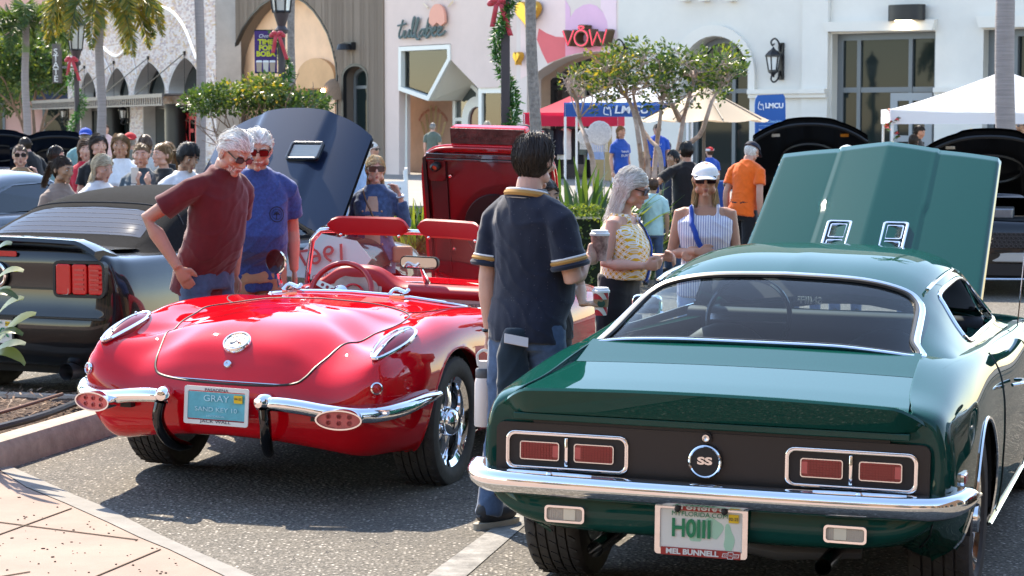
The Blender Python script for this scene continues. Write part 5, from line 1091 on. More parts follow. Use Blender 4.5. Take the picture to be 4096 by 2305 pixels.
b = MB(); b.box((0, 2.4, .33), (1.2, 3.8, .05)); b.box((0, 1.0, .26), (.4, .4, .1)); b.box((0, 3.7, .5), (1.1, 1.3, .3)); b.build('underbody', DARK, gc)
b = MB(); b.tube([(.0, .50, .28), (.2, .47, .27), (.5, .50, .28)], [.05, .07, .05], 12, flat=.6); b.build('silencer', P('grey_silencer', (.2, .2, .2), .5, .6), gc, smooth=True)
# greenhouse: one skin with the windows cut out
SEC = [(.86, [(0, .985), (.30, .984), (.50, .976), (.60, .966), (.68, .950), (.73, .930), (.775, .900)]),
(1.05, [(0, 1.066), (.30, 1.062), (.49, 1.046), (.585, 1.022), (.66, .994), (.72, .965), (.775, .930)]),
(1.28, [(0, 1.148), (.30, 1.142), (.48, 1.118), (.572, 1.083), (.645, 1.035), (.71, .985), (.778, .925)]),
(1.52, [(0, 1.216), (.30, 1.207), (.47, 1.179), (.562, 1.138), (.632, 1.077), (.70, 1.00), (.778, .92)]),
(1.80, [(0, 1.268), (.30, 1.258), (.46, 1.230), (.555, 1.185), (.622, 1.112), (.694, 1.01), (.775, .91)]),
(2.15, [(0, 1.296), (.30, 1.287), (.46, 1.260), (.555, 1.212), (.62, 1.128), (.69, 1.015), (.772, .90)]),
(2.50, [(0, 1.292), (.30, 1.284), (.46, 1.257), (.555, 1.208), (.62, 1.122), (.69, 1.01), (.772, .90)]),
(2.74, [(0, 1.262), (.30, 1.252), (.47, 1.222), (.565, 1.172), (.63, 1.09), (.695, 1.0), (.772, .895)]),
(2.98, [(0, 1.11), (.32, 1.09), (.50, 1.05), (.60, 1.01), (.66, .97), (.715, .935), (.772, .89)]),
(3.18, [(0, .955), (.32, .945), (.52, .93), (.62, .92), (.68, .91), (.73, .90), (.772, .885)])]
net = [[V((p[0], v, p[1])) for p in sec] for v, sec in SEC]
rows = netsurf(net, 150, 70)
def sq(pts): return [(p.x, p.y) for p in spl([(*p_, 0) for p_ in pts], len(pts)*5)]
bl = [(.628*a, .880) for a in (-1, -.5, 0, .5, 1)]+[(.605, 1.02), (.590, 1.22), (.576, 1.38), (.55, 1.458), (.485, 1.49), (.25, 1.505), (0, 1.51), (-.25, 1.505), (-.485, 1.49), (-.55, 1.458), (-.576, 1.38), (-.590, 1.22), (-.605, 1.02)]
sw2 = [(1.66, .975), (1.72, 1.09), (1.80, 1.135), (2.2, 1.155), (2.55, 1.15), (2.70, 1.11), (2.86, .985), (2.90, .945), (2.2, .945), (1.74, .95)]
wsx = [(-.60, 2.80), (0, 2.765), (.60, 2.80), (.655, 3.05), (.66, 3.13), (0, 3.15), (-.66, 3.13), (-.655, 3.05)]
gh = panel('roof', rows, GRN, gc, [plan_hole(bl, .9), side_hole(sw2), plan_hole(wsx, .9)])
net_bv = BVHTree.FromPolygons([p for r in rows for p in r]+[V((-p.x, p.y, p.z)) for r in rows for p in r], [(i*70+j+o, i*70+j+1+o, (i+1)*70+j+1+o, (i+1)*70+j+o) for o in (0, 150*70) for i in range(149) for j in range(69)])
blc = spl([(*p, 2) for p in bl]+[(*bl[0], 2)], 140)
trim('window_moulding', [p for p in drape(net_bv, [V((p.x*1.012, 1.19+(p.y-1.19)*1.015, 2)) for p in blc], (0, 0, -1), .002)], .0145, CHROMEW, gc, 8, flat=.55)
trim('window_seal', [p for p in drape(net_bv, [V((p.x*.985, 1.19+(p.y-1.19)*.975, 2)) for p in blc], (0, 0, -1), -.002)], .010, BLACKP, gc, 6)
def cutout(name, poly, mat, lift, plan=True):
 bm = bmesh.new(); vv = [[[bm.verts.new((p.x*s, p.y, p.z)) for p in r] for r in rows] for s in (1, -1)]
 for g in vv:
  for i in range(149):
   for j in range(69): bm.faces.new((g[i][j], g[i][j+1], g[i+1][j+1], g[i+1][j]))
 bmesh.ops.remove_doubles(bm, verts=bm.verts, dist=1e-4); bmesh.ops.recalc_face_normals(bm, faces=bm.faces)
 t_ = (lambda c: inside(poly, c.x, c.y)) if plan else (lambda c: abs(c.x) > .3 and inside(poly, c.y, c.z))
 bmesh.ops.delete(bm, geom=[f for f in bm.faces if not any(t_(v.co) for v in f.verts)], context='FACES')
 bm.normal_update()
 for v in bm.verts: v.co -= V((0, 0, lift)) if plan else V((math.copysign(lift, v.co.x), 0, 0))
 me = bpy.data.meshes.new(name); bm.to_mesh(me); bm.free(); me.materials.append(mat); return link(name, me, gc, True, 180)
CG = thin_glass('car_glass', (.50, .62, .66), .38, dirt=.003)
cutout('rear_window', bl, CG, .008); cutout('windscreen', wsx, thin_glass('car_glass_front', (.75, .82, .80), 1.0, dirt=.006), .008)
for s in (-1, 1):
 swc = spl([(2*s, *p) for p in sw2]+[(2*s, *sw2[0])], 80); q = drape(net_bv, swc, (-s, 0, 0), .002); trim('side_window_trim', q, .011, CHROME, gc, 8, flat=.6)
 b = MB(); b.tube(spl([(s*.575, 1.62, 1.165), (s*.582, 1.9, 1.188), (s*.582, 2.3, 1.196), (s*.58, 2.6, 1.18), (s*.62, 2.78, 1.10), (s*.70, 2.98, .96)], 30), .010, 6, flat=.6); b.build('drip_rail', CHROME, gc, smooth=True)
 mt = MB(); mt.prism(rrect(.15, .10, .03), .05, MX.Translation((s*.99, 3.02, .925))); mo = mt.build('door_mirror', CHROME, gc, bevel=.012); b = MB(); b.prism(rrect(.135, .085, .026), .003, MX.Translation((s*.99, 3.016, .925))); b.build('mirror_glass', P('mirror', (.55, .53, .5), .03, 1), mo); b = MB(); b.tube([(s*.98, 3.04, .89), (s*.86, 3.06, .86)], [.014, .022], 8); b.build('mirror_stem', CHROME, mo)
# interior
NAVY = P('interior_black', (.012, .014, .018), .6)
b = MB(); b.box((0, 1.9, .50), (1.45, 2.6, .12)); b.box((0, 1.02, .80), (1.3, .38, .06)); b.box((0, 1.25, .72), (1.3, .12, .36)); b.build('cabin_floor', NAVY, gc)
for s in (-1, 1):
 st = MB(); st.ell((s*.36, 1.98, .72), (.24, .09, .24), 18, 12, MX.Rotation(R(-16), 3, 'X')); so = st.build('seat', NAVY, gc, smooth=True); st = MB(); st.ell((s*.36, 2.25, .60), (.26, .28, .10), 18, 10); st.build('cushion', NAVY, so, smooth=True)
da = [[V((-.70+1.4*i/20, 2.92, .93)), V((-.70+1.4*i/20, 2.78, .955)), V((-.70+1.4*i/20, 2.70, .94)), V((-.70+1.4*i/20, 2.70, .86)), V((-.70+1.4*i/20, 2.78, .70))] for i in range(21)]
b = MB(); b.grid(netsurf(da, 22, 20)); b.build('dashboard', NAVY, gc, smooth=True)
Tw = MX.Translation((-.36, 2.50, .93)) @ MX.Rotation(R(66), 4, 'X'); b = MB(); b.tube([Tw @ V((.195*math.cos(2*math.pi*i/44), .195*math.sin(2*math.pi*i/44), 0)) for i in range(45)], .012, 8, cap=False); so = b.build('steering_wheel', BLACKG, gc, smooth=True); b = MB(); b.bar(Tw @ V((-.18, .0, 0)), Tw @ V((.18, 0, 0)), .03, .01, up=Tw.to_3x3() @ V((0, 0, 1))); b.build('spoke', CHROMEW, so)
b = MB(); b.prism(rrect(.24, .06, .025), .03, MX.Translation((.0, 2.62, 1.17))); mo = b.build('inside_mirror', BLACKP, gc); b = MB(); b.prism(rrect(.22, .045, .02), .003, MX.Translation((.0, 2.615, 1.17))); b.build('mirror_glass', P('mirror', (.55, .53, .5), .03, 1), mo)
text('screen_sticker', 'SNIFF', .035, MX.Translation((-.15, 2.93, .985)) @ MX.Rotation(math.pi, 4, 'Z'), WHITEP, gc, bold=.001)
# raised bonnet with twin grille vents
HG = MX.Translation((0, 3.14, .93)) @ MX.Rotation(R(30), 4, 'X')
hr = []
for i in range(30):
 y = 1.52*i/29; row = []
 for k in range(49):
  t = k/48; hw2 = lerp(.63, .59, i/29); u = t*hw2; cow = .012+.048*max(0, 1-abs(u)/.24)*(1-.25*i/29)-(.012 if u > .265 else 0)
  row.append(HG @ V((u, y-.03*t*t*(i/29), .012+cow*.8-.035*t**2-.02*(t > .985))))
 hr.append(row)
bo_ = panel('bonnet', hr, GRN, gc); md = bo_.modifiers.new('th', 'SOLIDIFY'); md.thickness = .02; md.offset = 0
for s in (-1, 1):
 T = HG @ MX.Translation((s*.145, .56, .034)) @ MX.Rotation(R(-90), 4, 'X'); b = MB(); b.ring(rrect(.135, .34, .022), rrect(.105, .31, .014), .022, T @ MX.Translation((0, -.02, 0))); vo = b.build('bonnet_vent', CHROME, bo_, bevel=.004)
 b = MB(); b.prism(rrect(.11, .315, .014), .004, T @ MX.Translation((0, .002, 0))); b.build('vent_recess', P('vent_navy', (.02, .03, .05), .5), vo)
 for k_ in (-1, 1):
  b = MB(); b.ring(rrect(.088, .13, .012, 4, 0, k_*.075), rrect(.076, .118, .008, 4, 0, k_*.075), .012, T @ MX.Translation((0, -.016, 0))); b.build('vent_frame', CHROME, vo)
  b = MB()
  for i in range(9): b.bar(T @ V((-.038, -.006, k_*.075-.055+i*.0135)), T @ V((.038, -.006, k_*.075-.055+i*.0135)), .006, .004, up=V((0, 0, 1)))
  b.build('vent_mesh', CHROMEW, vo)
b = MB(); b.tube([(.80, 3.35, .86), (.86, 3.33, 1.75)], [.0035, .0015], 6); b.ell((.86, 3.33, 1.75), (.005, .005, .005), 8, 5); b.build('aerial', CHROME, gc)
# ---------------------------------------------------------------- modern coupes (black convertible, far cars)
NAVYP = P('navy_paint', (.008, .016, .040), .35, coat=1, coatr=.02, spec=.2); BLK2 = P('black_paint', (.004, .0045, .006), .3, coat=1, coatr=.012, spec=.2)
MC = [
[(0, .25, .25), (0, .08, .30), (0, .03, .42), (0, .02, .56), (0, .05, .68), (0, .06, .82), (0, .055, .95), (0, .075, 1.02), (0, .11, 1.04)],
[(.5, .25, .25), (.5, .08, .30), (.5, .03, .42), (.5, .02, .56), (.5, .05, .68), (.5, .06, .82), (.5, .055, .95), (.5, .075, 1.02), (.5, .11, 1.04)],
[(.70, .28, .25), (.74, .12, .30), (.78, .06, .42), (.80, .05, .56), (.80, .07, .68), (.80, .08, .82), (.79, .085, .93), (.76, .10, 1.0), (.68, .13, 1.035)],
[(.78, .40, .24), (.84, .28, .29), (.885, .20, .42), (.90, .17, .56), (.895, .17, .68), (.885, .18, .80), (.86, .20, .90), (.82, .23, .97), (.72, .26, 1.01)],
[(.80, .55, .22), (.88, .50, .27), (.925, .46, .42), (.935, .44, .56), (.93, .44, .66), (.915, .44, .78), (.885, .45, .88), (.83, .47, .96), (.70, .48, .995)],
[(.80, 1.02, .2), (.90, 1.02, .25), (.935, 1.02, .4), (.94, 1.02, .56), (.935, 1.02, .66), (.92, 1.02, .78), (.885, 1.02, .89), (.83, 1.02, .965), (.70, 1.02, .99)],
[(.80, 1.8, .18), (.90, 1.8, .22), (.92, 1.8, .36), (.92, 1.8, .5), (.93, 1.8, .64), (.92, 1.8, .78), (.885, 1.8, .89), (.83, 1.8, .96), (.72, 1.8, .98)],
[(.80, 3.0, .18), (.90, 3.0, .22), (.925, 3.0, .36), (.92, 3.0, .5), (.925, 3.0, .64), (.915, 3.0, .78), (.88, 3.0, .89), (.82, 3.0, .955), (.72, 3.0, .975)],
[(.80, 3.75, .2), (.90, 3.75, .25), (.935, 3.75, .4), (.94, 3.75, .55), (.93, 3.75, .66), (.91, 3.75, .78), (.87, 3.75, .87), (.80, 3.75, .92), (.70, 3.75, .935)],
[(.76, 4.4, .2), (.86, 4.42, .24), (.90, 4.45, .38), (.905, 4.45, .5), (.90, 4.45, .6), (.885, 4.44, .7), (.85, 4.42, .79), (.78, 4.4, .84), (.68, 4.38, .86)],
[(.45, 4.62, .2), (.5, 4.70, .24), (.52, 4.74, .36), (.54, 4.75, .46), (.55, 4.74, .56), (.55, 4.74, .66), (.54, 4.72, .74), (.53, 4.68, .79), (.5, 4.62, .81)],
[(0, 4.66, .2), (0, 4.76, .24), (0, 4.80, .36), (0, 4.81, .46), (0, 4.80, .56), (0, 4.80, .66), (0, 4.77, .75), (0, 4.73, .80), (0, 4.68, .82)]]
MROWS = netsurf([[V(p) for p in c] for c in MC], 120, 46)
def modern(name, label, X0, Y0, th, paint, roof_m, soft=False, hood=48, fine=True, hood_under=None):
 c = car_root(name, label, X0, Y0, th)
 body = panel('body', MROWS, paint, c, [wheel_hole(1.02, .34, .375), wheel_hole(3.74, .34, .375)])
 well(c, 1.02, .34, .376, .5, .90); well(c, 3.74, .34, .376, .5, .90)
 b = MB(); b.box((0, 2.4, .24), (1.6, 4.3, .06)); b.box((0, 3.85, .55), (1.3, 1.1, .5)); b.box((0, .55, .7), (1.4, .8, .5)); b.build('underbody', DARK, c)
 for s in (-1, 1):
  for v0 in (1.02, 3.74): wheel(c, (s*.80, v0, .338), s, .338, .26, .235, 'five', [STEEL])
 dk = [[V((.69*k/10, v, 1.045-.02*(k/10)**2-.05*(v < .09)*0-.03*max(0, v-.3))) for k in range(11)] for v in (.10, .2, .35, .5, .66)]
 panel('boot_lid', dk, paint, c)
 if soft: sec = [(.60, 1.02, .72), (.78, 1.085, .70), (1.0, 1.185, .675), (1.25, 1.285, .65), (1.55, 1.355, .625), (1.95, 1.388, .61), (2.30, 1.378, .605), (2.48, 1.335, .61), (2.80, 1.165, .655), (3.14, 1.0, .72)]
 else: sec = [(.45, 1.02, .72), (.80, 1.14, .68), (1.1, 1.245, .65), (1.4, 1.325, .625), (1.7, 1.37, .61), (2.0, 1.385, .60), (2.30, 1.375, .60), (2.48, 1.335, .61), (2.80, 1.165, .655), (3.14, 1.0, .72)]
 def half(v, z, w_):
  zb = .965; k = max(0, (z-1.0)/.39); o_ = []
  for t, f in ((0, 1), (.45, .985), (.75, .93), (.92, .82), (1.0, .62), (1.10, .33), (1.2, 0)):
   o_.append(V((lerp(w_*min(t, 1.0)+max(0, t-1)*.35, t*.655, 1-min(1, k*2.2)), v, zb+(z-zb)*f)))
  return o_
 rows = netsurf([half(*q) for q in sec], 90, 44)
 rw_ = [(.60*a, .80 if soft else .62) for a in (-1, -.5, 0, .5, 1)]+[(.56, .98), (.50, 1.10), (.40, 1.155), (0, 1.175), (-.40, 1.155), (-.50, 1.10), (-.56, .98)] if soft else [(.60*a, .62) for a in (-1, -.5, 0, .5, 1)]+[(.53, 1.15), (.45, 1.25), (0, 1.28), (-.45, 1.25), (-.53, 1.15)]
 sd = [(1.35, .99), (1.5, 1.18), (1.75, 1.24), (2.3, 1.25), (2.5, 1.2), (2.9, 1.0)]
 wx = [(-.55, 2.52), (0, 2.50), (.55, 2.52), (.66, 3.06), (0, 3.10), (-.66, 3.06)]
 panel('soft_top' if soft else 'roof', rows, roof_m, c, [plan_hole(rw_, .95), side_hole(sd), plan_hole(wx, .95)])
 nb = BVHTree.FromPolygons([p for r in rows for p in r]+[V((-p.x, p.y, p.z)) for r in rows for p in r], [(i*44+j+o, i*44+j+1+o, (i+1)*44+j+1+o, (i+1)*44+j+o) for o in (0, 90*44) for i in range(89) for j in range(43)])
 gm = P('tinted_glass', (.010, .016, .03), .03, spec=.35)
 def sheet_(name, poly, lift):
  x0, x1 = min(p[0] for p in poly), max(p[0] for p in poly); y0, y1 = min(p[1] for p in poly), max(p[1] for p in poly); g = []; n_ = 24
  b = MB(); R_ = []
  for i in range(n_+1):
   y = lerp(y0+.002, y1-.002, i/n_); xs = []
   for k in range(len(poly)):
    p, q = poly[k-1], poly[k]
    if (p[1]-y)*(q[1]-y) <= 0 and abs(p[1]-q[1]) > 1e-6: xs.append(p[0]+(q[0]-p[0])*(y-p[1])/(q[1]-p[1]))
   a, d = min(xs), max(xs); r_ = []
   for k in range(n_+1):
    x = lerp(a, d, k/n_); h_ = nb.ray_cast(V((x, y, 3)), V((0, 0, -1))); r_.append((h_[0] if h_[0] else V((x, y, 1)))+V((0, 0, lift)))
   R_.append(r_)
  b.grid(R_); return b.build(name, gm, c, smooth=True), R_
 rg, R_ = sheet_('rear_window', rw_, .001)
 if soft and fine:
  for i in range(2, 24, 4): trim('heater_line', [p+V((0, 0, .001)) for p in R_[i][1:-1]], .0011, P('heater_copper', (.25, .22, .22), .5), rg, 4)
  trim('top_seam', [p for p in drape(nb, [V((x/20*.66, 1.235+.02*(1-(x/20)**2), 3)) for x in range(-20, 21)], (0, 0, -1), .002)], .006, P('top_binding', (.03, .03, .032), .8), rg, 6)
 sheet_('windscreen', wx, -.004)
 for s in (-1, 1):
  b = MB(); q = [(s*.66, *p) for p in sd]; pts = [nb.ray_cast(V((s*2, p[1], p[2])), V((-s, 0, 0)))[0] or V(p) for p in q]
  b.add([p-V((s*.012, 0, 0)) for p in pts], [tuple(range(len(pts)))]); b.build('side_window', gm, c)
  b = MB(); b.ell((s*1.0, 2.72, 1.03), (.09, .05, .065), 14, 8); mo = b.build('door_mirror', paint, c, smooth=True); b = MB(); b.prism(rrect(.14, .10, .03), .004, MX.Translation((s*1.0, 2.668, 1.03))); b.build('mirror_glass', P('mirror', (.55, .53, .5), .03, 1), mo)
  b = MB(); b.bar((s*.93, 2.72, .99), (s*.85, 2.74, .96), .05, .03); b.build('mirror_stem', paint, mo)
 # tail lamps in three upright cells
 for s in (-1, 1):
  T = MX.Translation((s*.655, .025, .85)); b = MB(); b.ring(rrect(.37, .235, .04), rrect(.335, .20, .03), .05, T @ MX.Rotation(R(s*6), 4, 'Z')); lo = b.build('tail_lamp', BLACKP, c)
  for k in range(3):
   cx = s*(-.110+k*.112); b = MB(); b.prism(rrect(.104, .195, .018), .03, T @ MX.Rotation(R(s*6), 4, 'Z') @ MX.Translation((cx, -.004+.006*k, 0))); b.build('lens', P('red_lens_c', (.70, .008, .012), .15, coat=.5) if k else P('red_lens_b', (.62, .01, .012), .15, coat=.5), lo, bevel=.006)
   b = MB()
   for z in (-.06, -.03, 0, .03, .06): b.bar(T @ V((cx-.035, -.006+.006*k, z)), T @ V((cx+.035, -.006+.006*k, z)), .004, .012)
   b.build('lens_rib', P('tail_red2', (.55, .03, .03), .2, coat=.5), lo)
  b = MB(); b.prism(rrect(.09, .045, .01), .03, T @ MX.Translation((-s*.118, -.012, -.075))); b.build('reversing_lens', P('clear_lens', (.5, .46, .38), .15, coat=.6), lo)
  b = MB(); b.tube([(s*.55, .35, .25), (s*.55, .02, .255)], .055, 20, cap=False); b.tube([(s*.55, .35, .25), (s*.55, .20, .255)], .05, 20); b.build('exhaust_tip', STEEL, c, smooth=True)
 spo = []
 for i in range(41):
  u = -.78+1.56*i/40; e = max(0, (abs(u)-.62)/.16); z = 1.115-.06*e**1.4-.02*(u/.78)**2
  spo.append([V((u, .30, z-.05)), V((u, .12, z)), V((u, .03, z-.005)), V((u, .02, z-.03)), V((u, .08, z-.075)), V((u, .20, z-.08))])
 b = MB(); b.grid(spo, cv=True); b.add(spo[0], [tuple(range(6))]); b.add(spo[-1], [tuple(range(5, -1, -1))]); so = b.build('spoiler', paint, c, smooth=True, ang=40)
 b = MB(); b.prism(rrect(.32, .035, .012), .01, MX.Translation((0, .045, 1.00))); b.build('brake_lamp', LENS, c)
 b = MB(); b.box((0, .03, .60), (1.66, .04, .012)); b.build('bumper_seam', BLACKP, c)
 T = MX.Translation((0, .045, .86)) @ MX.Rotation(R(90), 4, 'X'); b = MB(); b.lathe([(.09, 0), (.09, .02), (.08, .024), (.072, .015), (.001, .016)], 32, T); eo = b.build('round_emblem', CHROME, c, smooth=True); b = MB(); b.lathe([(.066, .0175), (.001, .018)], 28, T); b.build('emblem_face', BLACKP, eo)
 plate(c, MX.Translation((0, .0, .50)), P('plate_cream', (.72, .70, .62), .45), BLACKP, [('M24 XK', 0, -.01, .06, PG, .9, .002), ('FLORIDA.COM', 0, .055, .016, PG, 1, 0)])
 b = MB(); b.prism(rrect(.036, .030, .002), .002, MX.Translation((.118, -.006, .55))); st = b.build('plate_sticker', P('sticker_yellow', (.78, .50, .02), .5), c); text('plate_lettering', '05-25', .011, MX.Translation((.118, -.0075, .55)), PTXT, st, ext=.0004)
 # front: grille, running-horse badge, lamps, pale lower lip
 F = MX.Translation((0, 4.815, .60)) @ MX.Rotation(math.pi, 4, 'Z'); b = MB(); b.prism([(-.46, -.07), (.46, -.07), (.50, .0), (.44, .085), (-.44, .085), (-.50, .0)], .03, F); gr = b.build('grille', BLACKP, c)
 for i in range(-9, 10):
  for j in range(-1, 3): b = MB() if i == -9 and j == -1 else b; b.ring(circ(.024, 6, i*.048+(j % 2)*.024, j*.04-.01), circ(.017, 6, i*.048+(j % 2)*.024, j*.04-.01), .01, F @ MX.Translation((0, -.012, 0)))
 b.build('grille_mesh', P('mesh_grey', (.05, .05, .055), .4), gr, kind='stuff')
 hs = [(-.09, .0), (-.05, .03), (-.01, .025), (.03, .035), (.06, .045), (.085, .03), (.075, .015), (.05, .01), (.07, -.02), (.05, -.022), (.03, -.002), (-.02, -.005), (-.05, -.025), (-.07, -.022), (-.05, 0)]
 b = MB(); b.prism(hs, .012, F @ MX.Translation((.0, -.026, .0))); b.build('horse_badge', CHROME, gr)
 b = MB(); b.prism([(-.72, -.05), (.72, -.05), (.76, .05), (-.76, .05)], .05, MX.Translation((0, 4.80, .43)) @ MX.Rotation(math.pi, 4, 'Z')); b.build('bumper_band', P('pale_bumper', (.42, .41, .39), .35, coat=.4), c, bevel=.012)
 b = MB(); b.prism([(-.60, -.06), (.60, -.06), (.66, .06), (-.66, .06)], .04, MX.Translation((0, 4.80, .30)) @ MX.Rotation(math.pi, 4, 'Z')); b.build('lower_grille', BLACKP, c)
 b = MB(); b.tube(spl([(-.85, 4.5, .21), (-.6, 4.76, .205), (0, 4.84, .2), (.6, 4.76, .205), (.85, 4.5, .21)], 24), .014, 6); b.build('splitter', CHROMEW, c, smooth=True)
 for s in (-1, 1): o, T = disc(c, 'headlamp', (s*.68, 4.64, .66), (s*.35, 1, .1), [(.10, -.06), (.10, 0), (.092, .006), (.085, -.01), (.05, -.05), (.001, -.055)], CHROME, 1); b = MB(); b.lathe([(.09, .002), (.001, .012)], 24, T); b.build('lens', thin_glass('lamp_glass', (.9, .9, .9), 1.5), o, smooth=True)
 # raised bonnet
 HM = MX.Translation((0, 3.20, 1.02)) @ MX.Rotation(R(hood), 4, 'X'); hr = []
 for i in range(22):
  f = i/21; row = []
  for k in range(23):
   t = k/22; u = t*lerp(.74, .70, f); row.append(HM @ V((u, 1.22*f-.20*t**2.5*f, .03-.10*t**2.2+.035*(1 if t < .42 else max(0, 1-(t-.42)/.08))*(1-.4*f))))
  hr.append(row)
 bo = panel('bonnet', hr, paint, c)
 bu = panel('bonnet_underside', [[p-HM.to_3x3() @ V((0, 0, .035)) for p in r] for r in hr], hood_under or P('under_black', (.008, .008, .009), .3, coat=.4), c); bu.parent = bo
 un = MB(); un.tube([HM @ V((.34*math.cos(a), .55+.26*math.sin(a), -.02)) for a in [2*math.pi*i/30 for i in range(31)]], .02, 6, cap=False); un.build('inner_ring', BLACKP, bo, smooth=True)
 trim('edge_frame', [HM @ V((u/10*.69, 1.17-.20*abs(u/10)**2.5, -.03-.1*abs(u/10)**2.2)) for u in range(-10, 11)], .022, BLACKP, bo, 6)
 for x in (-.42, .42): b = MB(); b.prism(rrect(.1, .05, .005), .004, HM @ frame((x, 1.0, -.055), (1, 0, 0), (0, 0, 1), (0, 1, 0))); b.build('label_sticker', PWH if x > 0 else P('sticker_orange', (.7, .25, .03), .5), bo)
 if fine:
  for s in (-1, 1):
   T = HM @ MX.Translation((s*.25, .74, .062)) @ MX.Rotation(R(-90), 4, 'X'); b = MB(); b.ring(rrect(.30, .19, .03), rrect(.25, .14, .015), .035, T @ MX.Translation((0, -.02, 0))); vo = b.build('bonnet_vent', paint, bo, bevel=.008); b = MB(); b.prism(rrect(.26, .15, .015), .004, T @ MX.Translation((0, .01, 0))); b.build('vent_recess', BLACKP, vo)
   for i in range(8): b = MB(); b.bar(T @ V((-.125, -.004, -.06+i*.017)), T @ V((.125, -.004, -.06+i*.017)), .012, .006, up=T.to_3x3() @ V((0, 1, .5))); b.build('vent_slat', P('slat_grey', (.42, .43, .42), .4, .3), vo)
  b = MB(); b.tube([(-.68, 3.3, 1.0), (-.66, 3.75, 1.45)], .01, 6); b.tube([(.68, 3.3, 1.0), (.66, 3.75, 1.45)], .01, 6); b.build('bonnet_strut', BLACKP, bo)
  for i in range(2): b = MB(); b.box(((-.15, .15)[i], 3.9, .86), (.22, .5, .12)); b.build('engine_cover', STEEL, c, bevel=.02)
 return c
SOFT = P('black_canvas', (.011, .011, .012), .95, spec=.1, var=(60, .25), bump=(300, .5, .004))
mu = modern('black_convertible', 'black convertible with closed canvas top, red tail lamps and raised navy bonnet', -3.36, 13.7, .42, BLK2, SOFT, soft=True, hood=48)
for o in mu.children:
 if o.name.startswith('bonnet'): o.data.materials[0] = NAVYP  # navy paints the blue sky reflection onto the black bonnet
text('screen_card', '1967', .10, MX.Identity(4), RED) if False else None
modern('navy_coupe', 'dark navy coupe at the left edge beside the black convertible', -5.95, 18.9, .36, NAVYP, NAVYP, hood=2, fine=False)
modern('reflection_coupe', 'unseen dark bronze coupe added in the next bay to be mirrored in the green flank', 4.0, 8.2, .32, P('bronze_paint', (.05, .022, .012), .3, coat=1, coatr=.02, spec=.2), BLK2, hood=2, fine=False)  # unseen car, added so the green flank mirrors something dark
modern('black_coupe', 'black coupe facing us with bonnet up and a horse badge in its grille', 6.2, 26.9, math.pi+.26, BLK2, BLK2, hood=36)
modern('black_coupe', 'black coupe with bonnet up behind the man in orange', 4.15, 30.2, math.pi+.12, BLK2, BLK2, hood=44)
modern('navy_coupe', 'small far navy coupe with its bonnet raised under the street tree', -7.75, 36.5, math.pi-.2, NAVYP, NAVYP, hood=32, fine=False, hood_under=NAVYP)
modern('navy_coupe', 'farthest left navy coupe with its bonnet raised, cut by the picture edge', -9.6, 40.5, math.pi-.2, NAVYP, NAVYP, hood=32, fine=False, hood_under=NAVYP)
# ================================================================ PEOPLE
def skin_mat(nm, c): return P('skin_'+nm, c, .48, var=(9, .10), sss=.12, spec=.35, bump=(60, .06, .003))
SK = {'fair': skin_mat('fair', (.58, .33, .25)), 'red': skin_mat('ruddy', (.50, .27, .195)), 'tan': skin_mat('tanned', (.44, .23, .15)), 'olive': skin_mat('olive', (.42, .25, .16)), 'dark': skin_mat('deep', (.10, .05, .03))}
def fab(nm, c, **k): return P('cloth_'+nm, c, .88, var=k.pop('var', (14, .12)), bump=(220, .25, .003), sheen=.3, spec=.2, **k)
def print_on(o, shirt, txt, h, x, z, mat, ext=.0, sx=1.0, front=True, bold=.0, name='print'):
 t = text(name, txt, h, MX.Translation((x, 0, z)) if front else MX.Translation((x, 0, z)) @ MX.Rotation(math.pi, 4, 'Z'), mat, o, ext=0, sx=-sx if front else sx, bold=bold)
 bv_ = bvh_of([shirt]); sg = 1 if front else -1
 for v in t.data.vertices:
  h_ = bv_.ray_cast(V((v.co.x, sg*1.5, v.co.z)), V((0, -sg, 0)))
  if h_[0]: v.co = h_[0]+V((0, sg*.004, 0))
 return t
def child(o, nm): return [c for c in o.children if c.name.split('.')[0] == nm][0]
LIPS = P('lips', (.38, .13, .11), .5); EYEW = P('eye_white', (.7, .68, .64), .3); IRIS = P('iris', (.03, .02, .015), .2)
HAIRC = {}
def hair_mats(c, nm):
 return [P('hair_%s_%d' % (nm, i), tuple(min(1, x*f) for x in c), .42, spec=.5) for i, f in enumerate((.65, 1.0, 1.35))]
HCOL = {'white': (.80, .77, .72), 'grey': (.33, .31, .29), 'black': (.014, .011, .010), 'dark': (.030, .019, .013), 'brown': (.10, .055, .03), 'blonde': (.44, .31, .16), 'honey': (.20, .115, .05), 'pale': (.56, .48, .35)}
def loft(mb, secs, n=20):      # secs: centre, rx, ry (local x, y), optional power
 rows = []
 for c, rx, ry in secs:
  rows.append([V(c)+V((rx*math.copysign(abs(math.cos(a))**.88, math.cos(a)), ry*math.copysign(abs(math.sin(a))**.88, math.sin(a)), 0)) for a in [2*math.pi*j/n for j in range(n)]])
 mb.grid(rows, cv=True); mb.add(rows[0], [tuple(range(n-1, -1, -1))]); mb.add(rows[-1], [tuple(range(n))])
def head_r(d):                 # head surface along a unit direction (x right, y front, z up)
 x, y, z = d; rx, ry, rz = .0755, .098, .118
 if z < 0:
  k = -z; rx *= 1-.26*k**1.2; ry *= (1-.06*k) if y > 0 else (1-.36*k)
 if y > 0: rx *= 1-.05*y
 r = 1/math.sqrt((x/rx)**2+(y/ry)**2+(z/rz)**2); return r
